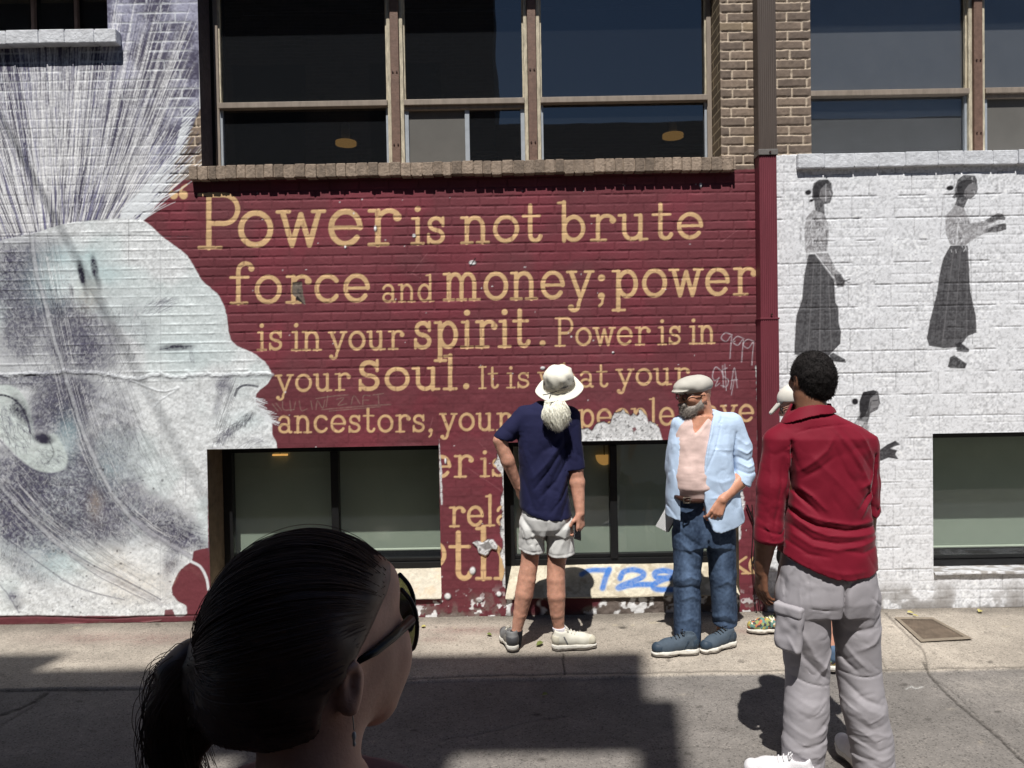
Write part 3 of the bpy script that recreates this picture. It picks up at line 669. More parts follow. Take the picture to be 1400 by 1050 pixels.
# third painted woman, half hidden
k3 = dict(sc=2.76, ox=1140, oy=500)
fig([(97, 170), (97, 135), (110, 100), (150, 92), (168, 98), (175, 140), (165, 165), (138, 180), (128, 215), (84, 205), (105, 178)], K1, .95, .3, **k3); fig([(135, 120), (165, 112), (172, 145), (160, 165), (138, 172)], K2, .8, .7, **k3)
fig([(84, 205), (128, 212), (132, 250), (150, 280), (120, 300), (60, 300), (60, 240)], K2, .9, .75, **k3); C.blob(1140 + 80 / 2.76, 500 + 135 / 2.76, 4.4, 4.2, K3, 1.4, 0, .1, 3)
fig([(150, 345), (160, 325), (205, 295), (232, 283), (250, 298), (228, 305), (212, 312), (238, 318), (232, 335), (242, 352), (205, 348), (178, 358), (165, 364)], K1, .9, .5, **k3)
fig([(60, 575), (156, 575), (160, 640), (164, 704), (140, 714), (60, 714)], K2, .9, .45, **k3); C.stroke(A_([(60, 658), (182, 658)], **k3), 1, K3, .7)
fig([(97, 172), (96, 135), (110, 100), (150, 92), (166, 97), (150, 112), (136, 126), (130, 160), (118, 190), (100, 200)], K3, .9, .05, **k3)
C.stroke(A_([(146, 132), (164, 130)], **k3), 1.3, K3, .9); C.stroke(A_([(148, 164), (164, 158)], **k3), 1.2, K3, .8); C.stroke(A_([(168, 128), (175, 143)], **k3), 1, K3, .7); C.stroke(A_([(140, 138), (136, 160)], **k3), 1.2, K3, .7)
fig([(160, 330), (205, 296), (232, 284), (250, 297), (226, 304), (212, 313), (238, 320), (230, 334), (244, 352), (206, 347), (180, 357)], K1, .9, .2, **k3)
for q_ in ([(205, 300), (232, 288)], [(210, 318), (236, 322)], [(204, 332), (230, 334)], [(205, 342), (240, 351)]): C.stroke(A_(q_, **k3), .9, K3, .8)
for k in range(60): x_, y_ = rs.uniform(64, 148), rs.uniform(215, 300); C.stroke(A_([(x_, y_), (x_ + rs.uniform(-5, 5), y_ + rs.uniform(4, 11))], **k3), rs.uniform(.6, 1.1), GW if k % 2 else K1, .7)
C.stroke(curve(A_([(40, 190), (42, 160), (55, 150), (70, 150)], **k3)), 1.2, K2, .7)
# --- damage: torn skim, chips, peeling
PEEL = alb(228, 228, 228)
def peel(q, al_=1.0, ht=-.003, edge=.8, tone=PEEL, rim_shade=True):
    if rim_shade: C.poly([(x - .6, y - 1.2) for x, y in q], alb(44, 36, 38), .8, 1.0, edge=edge, n='n1')  # dark offset copy paints the shadow along the torn edge
    r = C.poly(q, edge=edge, n='n1', ret=True)
    if r is None: return
    sl, a, _ = r
    st = (.8 + .5 * (stip[sl] - .5) + .5 * (C.n3[sl] - .5))[..., None] * tone
    spk = (sstep(.66, .74, stip2[sl] * .6 + C.n1[sl] * .4) * .7)[..., None]
    st = st * (1 - spk) + alb(70, 66, 66) * spk
    aa = (a * al_)[..., None]
    C.rgb[sl] = C.rgb[sl] * (1 - aa) + st * aa
    C.ht[sl] += a * ht
tp = [(-60, 400), (0, 392), (40, 380), (100, 422), (130, 380), (200, 300), (280, 288), (350, 325), (380, 300), (400, 240), (430, 160), (520, 145), (560, 105), (600, 150), (670, 215), (690, 190), (700, 150), (765, 205), (795, 165), (800, 108), (850, 140), (900, 215), (940, 330), (955, 285), (1030, 310), (1090, 390), (1140, 560), (-60, 600)]
peel([(800 + x / 10.77, 550 + y / 10.77) for x, y in tp])
C.poly([(800 + x / 10.77, 550 + y / 10.77) for x, y in [(690, 380), (740, 365), (760, 400), (720, 440)]], MAR, .9, 1)
peel([(684, 618), (692, 610), (694, 640), (694, 700), (694, 806), (686, 802), (690, 780), (684, 760), (688, 740), (683, 722), (688, 700), (684, 690), (689, 668), (686, 648), (676, 634), (680, 622)], edge=1.2)
peel([(646, 742), (652, 739), (660, 742), (668, 737), (674, 738), (681, 747), (679, 752), (672, 750), (668, 757), (663, 760), (655, 756), (652, 748)], ht=.012, edge=.5); C.poly([(655, 745), (668, 740), (674, 748), (664, 752)], alb(110, 106, 104), .8, 1.5)
peel([(600, 600), (604, 640), (605, 690), (603, 690), (602, 675), (601, 655)], edge=.4)
peel([(1004, 640), (1014, 655), (1018, 690), (1015, 702), (1012, 735), (1009, 740), (1006, 720), (1004, 690)], edge=1.4)
peel([(1033, 500), (1038, 505), (1040, 560), (1039, 640), (1035, 600), (1036, 560)], edge=1.2)
for q in ([(400, 387), (412, 386), (414, 400), (418, 417), (410, 412), (400, 403)],): peel(q, tone=alb(120, 108, 98), edge=.6); C.poly([(406, 404), (418, 418), (412, 414), (404, 409)], alb(20, 16, 16), 1, 1)
for (cx, cy, rx, ry, col_) in [(646, 359, 4.5, 3, PEEL), (566, 322, 2.6, 2.4, PEEL), (513, 312, 1.8, 4, PEEL), (472, 337.5, 1.4, 2, PEEL), (742, 503, 3, 2, PEEL), (958, 253, 2, 3, PEEL), (838, 482, 1.5, 1.5, PEEL), (609, 630, 1.5, 4, PEEL), (646, 780, 4, 5, PEEL), (682, 812, 3, 3, PEEL), (655, 820, 4, 3, PEEL), (612, 815, 4, 4, PEEL)]:
    C.blob(cx + .8, cy + 1.2, rx * 1.25, ry * 1.25, alb(30, 22, 24), .9, grain=0, hard=3); C.blob(cx, cy, rx, ry, col_, 1.2, grain=.2, hard=3, ht=.004)  # dark offset blob paints each chip's shadow
C.stroke([(643, 364), (650, 353)], 1.6, alb(20, 16, 16), .9)
for k in range(150):                                         # specks
    x, y = rs.uniform(290, 1036), rs.uniform(250, 845)
    C.blob(x, y, rs.uniform(.5, 1.3), rs.uniform(.5, 1.3), PEEL if k % 3 else alb(40, 20, 24), rs.uniform(.4, .9), grain=.2, hard=2)
for q, w_ in (([(562, 375), (585, 345)], 1), ([(560, 372), (575, 380)], 1), ([(988, 330), (1012, 312)], 1), ([(655, 605), (670, 620)], .9), ([(640, 640), (690, 674)], .9), ([(592, 570), (588, 585)], 1)):
    C.stroke(q, w_, alb(150, 96, 100), .6, grain=.5)
# bottom of the red wall worn to plaster
zone = mm * sstep(812, 850, PY + (fbm(shape, 16, 808, 3) - .5) * 50) * (PX > 560)
k_ = (zone * sstep(.42, .56, fbm(shape, 9, 809, 3)))[..., None]
C.rgb[:] = C.rgb * (1 - k_) + alb(120, 108, 102) * (.7 + .6 * C.n3[..., None]) * k_
C.ht -= k_[..., 0] * .003
k_ = (mm * (PX > 560) * sstep(795, 840, PY) * sstep(.62, .7, fbm(shape, 7, 811, 3)))[..., None]
C.rgb[:] = C.rgb * (1 - k_) + PEEL * k_
# thin scratched graffiti
GRF = alb(196, 190, 196)
def scr(l, w_=1.1, al_=.8, col_=GRF): C.stroke(curve(l, 5) if len(l) > 2 else l, w_, col_, al_, grain=.35)
for ox, oy in ((0, 0), (16, 5), (30, 9)): scr([(1001 + ox, 458 + oy), (992 + ox, 455 + oy), (986 + ox, 462 + oy), (993 + ox, 467 + oy), (1000 + ox, 459 + oy), (999 + ox, 475 + oy), (998 + ox, 490 + oy)])
scr([(985, 506), (978, 502), (974, 514), (977, 520), (983, 517)]); scr([(983, 516), (978, 528), (984, 524)]); scr([(994, 503), (987, 507), (990, 515), (996, 520), (993, 529), (986, 527)]); scr([(991, 498), (993, 534)], 1); scr([(988, 500), (989, 530)], 1); scr([(999, 532), (1004, 503), (1008, 530)]); scr([(1000, 520), (1008, 519)]); scr([(1004, 518), (1000, 540)], .8)
TG = alb(150, 132, 118)
for q in ([(372, 552), (380, 562)], [(377, 551), (385, 561)], [(386, 549), (388, 560), (402, 560)], [(396, 548), (398, 562)], [(402, 560), (404, 549)], [(409, 548), (412, 561), (420, 559)], [(425, 548), (427, 560)], [(432, 560), (434, 548), (441, 558), (444, 547)], [(432, 545), (460, 541), (476, 540)], [(448, 541), (446, 556)], [(460, 546), (470, 544), (462, 554), (474, 552)], [(480, 553), (484, 541), (492, 552)], [(496, 553), (497, 541), (506, 541)], [(497, 547), (504, 547)], [(510, 540), (524, 538)], [(517, 540), (518, 552)], [(440, 560), (500, 555), (534, 553)], [(450, 562), (520, 556)]):
    scr(q, 1.1, .6, TG)
# plinth under the middle window: bare render with flakes of old paint
sl, a, _ = C.poly([(694, 806), (1012, 800), (1012, 870), (690, 870)], edge=1.5, n='n1', ret=True)
pm = full(sl, a)
pc = alb(104, 94, 88) * (.55 + .8 * C.n2 + .25 * (C.n3 - .5))[..., None]
fl = (sstep(.55, .62, fbm(shape, 14, 717, 4)))[..., None]
pc = pc * (1 - fl) + PEEL * .9 * fl
fl = ((sstep(.5, .58, fbm(shape, 30, 719, 3))) * (PX < 830))[..., None]
pc = pc * (1 - fl) + alb(84, 40, 46) * fl
fl = (sstep(834, 848, PY + (C.n2 - .5) * 12))[..., None]
pc = pc * (1 - fl) + alb(92, 84, 78) * fl
C.rgb[:] = C.rgb * (1 - pm[..., None]) + pc * pm[..., None]
C.ht += pm * ((C.n2 - .5) * .012 + (C.n1 - .5) * .004)
# keep the relief flat along the edges of openings so the reveals meet it
dist = np.full(shape, 9.0, np.float32)
for (x0, x1, z0, z1) in OPEN.values():
    dx = np.maximum(np.maximum(x0 - XX, XX - x1), 0); dz = np.maximum(np.maximum(z0 - ZZ, ZZ - z1), 0)
    dist = np.minimum(dist, np.sqrt(dx * dx + dz * dz))
C.ht *= np.clip(dist / .02, 0, 1)
# --- build the sheet, leaving the openings out
q0 = np.arange(nx * nz, dtype=np.int64).reshape(nz, nx)
xc = gx[:-1] + STEP / 2; zc = gz[:-1] + STEP / 2
keepq = np.ones((nz - 1, nx - 1), bool)
for (x0, x1, z0, z1) in OPEN.values():
    keepq[np.ix_((zc > z0) & (zc < z1), (xc > x0) & (xc < x1))] = False
Q = np.stack([q0[:-1, :-1], q0[:-1, 1:], q0[1:, 1:], q0[1:, :-1]], -1)[keepq]
used = np.unique(Q); remap = np.full(nx * nz, -1, np.int32); remap[used] = np.arange(len(used))
Vw = P.reshape(-1, 3)[used].copy(); Vw[:, 1] -= C.ht.reshape(-1)[used]
me = mesh_np('wall', Vw, remap[Q])
at = me.color_attributes.new('paint', 'FLOAT_COLOR', 'POINT')
colr = np.ones((len(used), 4), np.float32); colr[:, :3] = np.clip(C.rgb.reshape(-1, 3)[used], 0, .9)
at.data.foreach_set('color', colr.ravel())
M_WALL = mat('painted_brick', (1, 1, 1), rough=.72, var=.06, scale=160, bump=.25, bscale=220, attr='paint', spec=.25, bdist=.004)
building = empty('brick_building', (0, 0, 0), 'brick building painted with a maroon quotation mural between a pale profile and white wall', 'building')
link('wall', me, M_WALL, building, smooth=True)
# ================================================================== rest of the facade
def brick_mat(name, c1, c2, cm, rough=.8):
    m = bpy.data.materials.new(name); m.use_nodes = True
    n = m.node_tree; b = n.nodes['Principled BSDF']; b.inputs['Roughness'].default_value = rough
    b.inputs['Specular IOR Level'].default_value = .2
    tc = n.nodes.new('ShaderNodeTexCoord'); sp = n.nodes.new('ShaderNodeSeparateXYZ'); n.links.new(tc.outputs['Object'], sp.inputs[0])
    ad = n.nodes.new('ShaderNodeMath'); ad.operation = 'ADD'; n.links.new(sp.outputs['X'], ad.inputs[0]); n.links.new(sp.outputs['Y'], ad.inputs[1])
    cb = n.nodes.new('ShaderNodeCombineXYZ'); n.links.new(ad.outputs[0], cb.inputs['X']); n.links.new(sp.outputs['Z'], cb.inputs['Y'])
    br = n.nodes.new('ShaderNodeTexBrick')
    br.inputs['Scale'].default_value = 1.0; br.inputs['Brick Width'].default_value = .212; br.inputs['Row Height'].default_value = .067
    br.inputs['Mortar Size'].default_value = .006; br.inputs['Mortar Smooth'].default_value = .3
    br.inputs['Color1'].default_value = rgba(c1); br.inputs['Color2'].default_value = rgba(c2); br.inputs['Mortar'].default_value = rgba(cm)
    n.links.new(cb.outputs[0], br.inputs['Vector'])
    nz = n.nodes.new('ShaderNodeTexNoise'); nz.inputs['Scale'].default_value = 40; nz.inputs['Detail'].default_value = 5; n.links.new(tc.outputs['Object'], nz.inputs['Vector'])
    mr = n.nodes.new('ShaderNodeMapRange'); mr.inputs['To Min'].default_value = .65; mr.inputs['To Max'].default_value = 1.35; n.links.new(nz.outputs['Fac'], mr.inputs['Value'])
    mx = n.nodes.new('ShaderNodeVectorMath'); mx.operation = 'MULTIPLY'; n.links.new(br.outputs['Color'], mx.inputs[0]); n.links.new(mr.outputs[0], mx.inputs[1])
    n.links.new(mx.outputs[0], b.inputs['Base Color'])
    bp = n.nodes.new('ShaderNodeBump'); bp.invert = True; bp.inputs['Strength'].default_value = .8; bp.inputs['Distance'].default_value = .006
    n.links.new(br.outputs['Fac'], bp.inputs['Height']); n.links.new(bp.outputs['Normal'], b.inputs['Normal'])
    return m
M_BRICK = brick_mat('tan_brick', alb(126, 110, 90), alb(100, 88, 73), alb(182, 166, 138))
M_JAMB = mat('weathered_render', alb(96, 82, 66), .85, .35, 14, .4, 40)
M_JAMBW = mat('white_render', alb(196, 198, 200), .8, .12, 20, .4, 40)
M_DARKJ = mat('dark_painted_brick', alb(70, 62, 66), .8, .3, 25, .4, 50)
M_EXTW = mat('white_painted_block', alb(226, 227, 229), .8, .12, 30, .5, 60)
M_EXTL = mat('lavender_painted_brick', alb(150, 146, 158), .8, .4, 6, .5, 60)
ext = MB(); ext.box(-12, -5.6, 0, .25, OPEN['UA'][2] - .05, WZ1); ext.build('wall', M_BRICK, building)
MB().box(-12, 12, 0, .25, WZ1 + .001, 8.5).build('wall', M_BRICK, building)
MB().box(-12, WX0 - .001, .0, .25, 0, OPEN['UA'][2] - .05).build('wall', M_EXTL, building)
MB().box(5.4, 12, 0, .25, OPEN['UC'][2] - .05, WZ1).build('wall', M_BRICK, building)
MB().box(WX1 + .001, 12, 0, .25, OPEN['LC'][3], OPEN['UC'][2] - .05).build('wall', M_EXTW, building)
MB().box(WX1 + .001, 5.4, 0, .25, 0, OPEN['LC'][2]).build('wall', M_EXTW, building)
MB().box(5.4, 12, 0, .25, 0, OPEN['LC'][3]).build('wall', M_EXTW, building)
# reveals
def reveal(key, depth, ml, mr, mt):
    x0, x1, z0, z1 = OPEN[key]
    y0 = -.001
    MB().quad((x0, y0, z0), (x0, y0, z1), (x0, depth, z1), (x0, depth, z0)).build('reveal', ml, building)
    MB().quad((x1, y0, z0), (x1, depth, z0), (x1, depth, z1), (x1, y0, z1)).build('reveal', mr, building)
    MB().quad((x0, y0, z1), (x1, y0, z1), (x1, depth, z1), (x0, depth, z1)).build('reveal', mt, building)
reveal('UA', .3, M_BRICK, M_DARKJ, M_BRICK); reveal('UB', .26, M_DARKJ, M_BRICK, M_BRICK); reveal('UC', .26, M_BRICK, M_BRICK, M_BRICK)
reveal('LA', .36, M_JAMB, M_JAMB, M_JAMB); reveal('LB', .36, M_JAMB, M_JAMB, M_JAMB); reveal('LC', .36, M_JAMBW, M_JAMBW, M_JAMBW)

# ------------------------------------------------------------------ glass and frames
def glass_mat(name, tint, refl):
    m = bpy.data.materials.new(name); m.use_nodes = True; n = m.node_tree
    for x in list(n.nodes): n.nodes.remove(x)
    o = n.nodes.new('ShaderNodeOutputMaterial'); mx = n.nodes.new('ShaderNodeMixShader')
    tr = n.nodes.new('ShaderNodeBsdfTransparent'); tr.inputs[0].default_value = rgba(tint)
    gl = n.nodes.new('ShaderNodeBsdfGlossy'); gl.inputs['Roughness'].default_value = .015
    tc = n.nodes.new('ShaderNodeTexCoord'); nz = n.nodes.new('ShaderNodeTexNoise'); nz.inputs['Scale'].default_value = 1.6; n.links.new(tc.outputs['Object'], nz.inputs['Vector'])
    bp = n.nodes.new('ShaderNodeBump'); bp.inputs['Strength'].default_value = .05; bp.inputs['Distance'].default_value = .02
    n.links.new(nz.outputs['Fac'], bp.inputs['Height']); n.links.new(bp.outputs['Normal'], gl.inputs['Normal'])
    lw = n.nodes.new('ShaderNodeLayerWeight'); lw.inputs['Blend'].default_value = .3
    mr = n.nodes.new('ShaderNodeMapRange'); mr.inputs['To Min'].default_value = refl; mr.inputs['To Max'].default_value = 1.0; n.links.new(lw.outputs['Facing'], mr.inputs['Value'])
    pw = n.nodes.new('ShaderNodeMath'); pw.operation = 'POWER'; pw.inputs[1].default_value = 3.0; n.links.new(lw.outputs['Facing'], pw.inputs[0]); n.links.new(pw.outputs[0], mr.inputs['Value'])
    # dust: a little diffuse, set bluish to lift the black panes
    df = n.nodes.new('ShaderNodeBsdfDiffuse'); df.inputs[0].default_value = (.42, .46, .52, 1)
    dz = n.nodes.new('ShaderNodeTexNoise'); dz.inputs['Scale'].default_value = 45; dz.inputs['Detail'].default_value = 8; dz.inputs['Roughness'].default_value = .75; n.links.new(tc.outputs['Object'], dz.inputs['Vector'])
    dr = n.nodes.new('ShaderNodeMapRange'); dr.inputs['From Min'].default_value = .4; dr.inputs['From Max'].default_value = .8; dr.inputs['To Min'].default_value = .016; dr.inputs['To Max'].default_value = .03; n.links.new(dz.outputs['Fac'], dr.inputs['Value'])
    m2 = n.nodes.new('ShaderNodeMixShader'); n.links.new(dr.outputs[0], m2.inputs[0]); n.links.new(tr.outputs[0], m2.inputs[1]); n.links.new(df.outputs[0], m2.inputs[2])
    n.links.new(mr.outputs[0], mx.inputs[0]); n.links.new(m2.outputs[0], mx.inputs[1]); n.links.new(gl.outputs[0], mx.inputs[2]); n.links.new(mx.outputs[0], o.inputs[0])
    return m
M_GLASSU = glass_mat('upper_glass', (.42, .44, .45), .13)
M_GLASSC = glass_mat('clear_upper_glass', (.93, .94, .95), .07)
M_GLASSL = glass_mat('lower_glass', (.925, .94, .925), .05)
M_RUST = mat('brown_painted_metal', alb(112, 88, 76), .6, .25, 30, .2, 80)
M_TAUPE = mat('taupe_painted_metal', alb(140, 128, 116), .6, .2, 24, .2, 80, stretch=(1, 1, .2))
M_PALE = mat('flaking_pale_putty', alb(188, 178, 156), .8, .4, 40, .5, 60, stretch=(1, 1, .25))
M_ALU = mat('aluminium_sash', alb(176, 182, 188), .4, .1, 20, metallic=.3)
M_BLACK = mat('black_frame', alb(24, 24, 25), .45, .2, 20)
M_BLINDG = mat('sage_roller_blind', alb(158, 168, 156), .85, .05, 4, .15, 300)
M_SCREEN = mat('grey_screen_blind', alb(98, 98, 98), .85, .08, 5, .15, 400)
M_SCREEN2 = mat('dark_screen_blind', alb(98, 96, 92), .85, .08, 5, .15, 400)
M_ROOM = mat('dark_interior', alb(40, 40, 42), .9, .1, 3)
M_BOLT = mat('bolt_head', alb(60, 40, 34), .5)
def boxes(name, m, parent, bevel, *bs):
    for b_ in bs: MB().box(*b_, bevel).build(name, m, parent)
FY = .19                                                      # outer face of the upper frames
def wx(px, py, y): return W(px, py, y)[0]
def wz(px, py, y): return W(px, py, y)[2]
TOP = WZ1
def upper_window(key, xs_m, x_l, x_r, y_tr, py_sill, slider=(), M_GLASSU=M_GLASSU):
    """xs_m: pixel centres of mullions; x_l, x_r: outer pixel edges of the frame; y_tr: (px, py) of the transom"""
    zs = OPEN[key][2]; zt = wz(y_tr[0], y_tr[1], FY)
    win = empty('window', (0, 0, 0)); win.parent = building
    boxes('window_frame', M_TAUPE, win, .004, (x_l, x_l + .035, FY + .02, .26, zs, TOP), (x_r - .035, x_r, FY + .02, .26, zs, TOP))
    edges = [x_l + .035]
    for xm in xs_m:
        MB().box(xm - .031, xm + .031, FY - .012, .26, zs, TOP, .004).build('mullion', M_RUST, win)
        boxes('mullion_bead', M_PALE, win, .006, (xm - .060, xm - .033, FY + .008, .25, zs, TOP), (xm + .033, xm + .060, FY + .008, .25, zs, TOP))
        for zz in (zs + .185, zt + .22, zs + 1.3):
            for dx in (-.015, .015): MB().disc((xm + dx, FY - .014, zz), .006, .008, 10, 'Y').build('bolt', M_BOLT, win)
        edges += [xm - .060, xm + .060]
    edges.append(x_r - .035)
    for i in range(0, len(edges), 2):
        a, b = edges[i], edges[i + 1]
        MB().box(a, b, FY - .004, .25, zt - .021, zt + .021, .004).build('transom', M_TAUPE, win)
        boxes('glazing_putty', M_PALE, win, .002, (a, b, FY + .03, .245, zt + .0215, zt + .031), (a, a + .012, FY + .03, .245, zt + .0312, TOP), (b - .012, b, FY + .03, .245, zt + .0312, TOP))
        MB().box(a + .002, b - .002, .246, .252, zt + .0225, TOP).build('pane', M_GLASSU, win)
        if i // 2 in slider:
            c = a + (b - a) * .52
            boxes('sash', M_ALU, win, .003, (a, a + .03, FY + .03, .25, zs + .02, zt - .05), (c - .017, c + .017, FY + .03, .25, zs + .02, zt - .05), (b - .03, b, FY + .03, .25, zs + .02, zt - .05), (a, b, FY + .03, .25, zs, zs + .0195))
            MB().box(a, b, FY + .015, .25, zt - .05, zt - .0215, .003).build('sash_head', M_TAUPE, win)
            MB().box(a + .031, c - .018, .236, .24, zs + .021, zt - .051).build('insect_screen', M_SCREEN2, win)
            MB().box(c + .018, b - .031, .236, .24, zs + .021, zt - .051).build('pane', M_GLASSU, win)
        else:
            boxes('sash', M_ALU, win, .003, (a, a + .018, FY + .03, .25, zs, zt - .0215), (b - .018, b, FY + .03, .25, zs, zt - .0215))
            MB().box(a + .019, b - .019, .24, .246, zs, zt - .022).build('pane', M_GLASSU, win)
    return win
wb = upper_window('UB', [wx(540, 100, FY), wx(727.5, 100, FY)], wx(291, 110, FY), wx(974, 110, FY), (640, 138.5), 221, slider=(1,))
MB().box(OPEN['UB'][0], wx(291, 110, FY) - .001, .2, .26, OPEN['UB'][2], TOP).build('frame_filler', M_BLACK, wb)
wc = upper_window('UC', [wx(1336.5, 100, FY)], OPEN['UC'][0] + .001, 5.39, (1220, 126), 208, slider=(1,), M_GLASSU=M_GLASSC)
MB().box(OPEN['UB'][0] + .1, OPEN['UB'][1] - .1, .62, .63, wz(640, 13.5, .62) - .012, wz(640, 13.5, .62) + .012).build('blind_rail', M_ALU, wb)
MB().box(OPEN['UC'][0] - .1, 5.38, .268, .272, OPEN['UC'][2] - .1, TOP + .1).build('blind', M_SCREEN, wc)
# left window: deep dark opening with thin bars
za = OPEN['UA'][2]
M_BAR = mat('rusty_bar', alb(84, 70, 66), .6, .3, 20)
wa = empty('window', (0, 0, 0)); wa.parent = building
boxes('glazing_bar', M_BAR, wa, .003, *[(wx(px, 20, .28) - .012, wx(px, 20, .28) + .012, .265, .3, za + .031, TOP) for px in (46, 105)])
boxes('window_frame', M_BAR, wa, .003, (-5.6, OPEN['UA'][1], .265, .3, za, za + .03))
MB().box(-5.6, OPEN['UA'][1], .31, .318, za, TOP).build('pane', glass_mat('dark_glass', (.2, .2, .2), .04), wa)
# lower windows
def lower_window(key, xl, xr, mull, z_bot, hem, green=True):
    x0, x1, z0, z1 = OPEN[key]
    y0 = .27
    zt = z1 - .06
    w_ = empty('window', (0, 0, 0)); w_.parent = building
    xe = min(xr, x1)
    boxes('window_frame', M_BLACK, w_, .003, (x0 + .0005, xl - .0005, y0, .34, z_bot, z1 - .001), (xl, xe, y0 + .002, .34, zt, z1 - .001), (xl, xe, y0 + .002, .34, z_bot, z_bot + .045), (xl, xe, y0 + .02, .34, z_bot + .05, z_bot + .075))
    if xr < x1: boxes('window_frame', M_BLACK, w_, .003, (xr + .0005, x1 - .0005, y0, .34, z_bot, z1 - .001))
    boxes('mullion', M_BLACK, w_, .004, *[(m_ - .028, m_ + .028, y0 - .01, .335, z_bot + .0455, zt - .0005) for m_ in mull])
    edges = [xl] + [v for m_ in mull for v in (m_ - .028, m_ + .028)] + [min(xr, x1)]
    for i in range(0, len(edges), 2):
        MB().box(edges[i] + .0005, edges[i + 1] - .0005, .30, .306, z_bot + .046, zt - .0005).build('pane', M_GLASSL, w_)
    MB().box(xl - .02, min(xr, x1) + .02, .375, .379, hem, z1 + .05).build('blind', M_BLINDG, w_)
    MB().tube([(xl - .02, .377, hem - .006), (min(xr, x1) + .02, .377, hem - .006)], .011, 10).build('blind_hem', mat('pale_blind_bar', alb(196, 204, 190), .5), w_)
    return w_
yb = .30
lower_window('LA', wx(318, 700, .27), wx(603, 700, .27), [wx(458, 680, .27)], wz(560, 777, .27), wz(560, 750, .37))
lower_window('LB', wx(703, 700, .27), OPEN['LB'][1] - .04, [wx(839, 690, .27)], wz(850, 771, .27), wz(850, 764, .37))
lower_window('LC', OPEN['LC'][0] + .012, 5.39, [4.2], wz(1340, 773, .27), wz(1340, 746, .37))
# dark rooms behind
def room(x0, x1, y0, y1, z0, z1):
    b = MB()
    b.quad((x0, y1, z0), (x1, y1, z0), (x1, y1, z1), (x0, y1, z1)); b.quad((x0, y0, z0), (x1, y0, z0), (x1, y1, z0), (x0, y1, z0)); b.quad((x0, y0, z1), (x1, y0, z1), (x1, y1, z1), (x0, y1, z1))
    b.quad((x0, y0, z0), (x0, y1, z0), (x0, y1, z1), (x0, y0, z1)); b.quad((x1, y0, z0), (x1, y1, z0), (x1, y1, z1), (x1, y0, z1))
    b.build('room', M_ROOM, building)
room(-11.8, 11.8, .27, 9, 2.35, 4.8); room(-11.8, 11.8, .37, 4, 0, 2.3)
# rows of pale bars inside, at the bottom of the right-hand panes
M_SLAT = mat('pale_slats', alb(150, 158, 150), .6)
for (a, b_) in ((642, 682), (705, 722), (738, 800), (890, 970)):
    mb = MB()
    for k in range(3): mb.box(wx(a, 215, 2.0), wx(b_, 215, 2.0), 2.0, 2.02, wz(800, 207 + k * 4 - (a - 640) * .02, 2.0), wz(800, 204.5 + k * 4 - (a - 640) * .02, 2.0))
    mb.build('inner_slats', M_SLAT, wb)
# sills
def row_sill(name, px0, px1, py, zt, h, mat_, brick=.072, proud=.062):
    x0, x1 = W(px0, py)[0], W(px1, py)[0]
    mb = MB(); x = x0
    r = random.Random(3)
    cols = []
    while x < x1 - .02:
        wdt = min(brick * r.uniform(.82, 1.15), x1 - x)
        j = r.uniform(-.005, .005); jz_ = r.uniform(-.004, .003)
        mb.box(x + .004, x + wdt - .003, -proud + j, .2, zt - h + jz_ * 1.5, zt + jz_, .006)
        x += wdt
    mb.box(x0 + .002, x1 - .002, -proud + .009, .19, zt - h + .008, zt - .010)
    o = mb.build(name, mat_, building)
    return o
def sill_mat(name, c1, c2, cm):
    m = mat(name, c1, .85, .35, 30, .6, 60)
    n = m.node_tree; b = n.nodes['Principled BSDF']
    # a tone of its own for each brick
    geo = n.nodes.new('ShaderNodeNewGeometry'); mr = n.nodes.new('ShaderNodeMapRange'); mr.inputs['To Min'].default_value = .62; mr.inputs['To Max'].default_value = 1.3
    n.links.new(geo.outputs['Random Per Island'], mr.inputs['Value'])
    src = b.inputs['Base Color'].links[0].from_socket
    mx = n.nodes.new('ShaderNodeVectorMath'); mx.operation = 'MULTIPLY'; n.links.new(src, mx.inputs[0]); n.links.new(mr.outputs[0], mx.inputs[1]); n.links.new(mx.outputs[0], b.inputs['Base Color'])
    return m
M_SILL = sill_mat('sill_brick', alb(142, 126, 111), 0, 0)
M_SILLW = mat('white_painted_sill', alb(204, 206, 210), .8, .2, 16, .6, 45)
row_sill('sill', 262, 1003, 225, OPEN['UB'][2] - .012, .095, M_SILL)
row_sill('sill', -130, 166, 55, OPEN['UA'][2], .095, M_SILLW, .21, .075)
row_sill('sill', 1088, 1660, 216, OPEN['UC'][2] - .004, .10, M_SILLW, .21, .036)
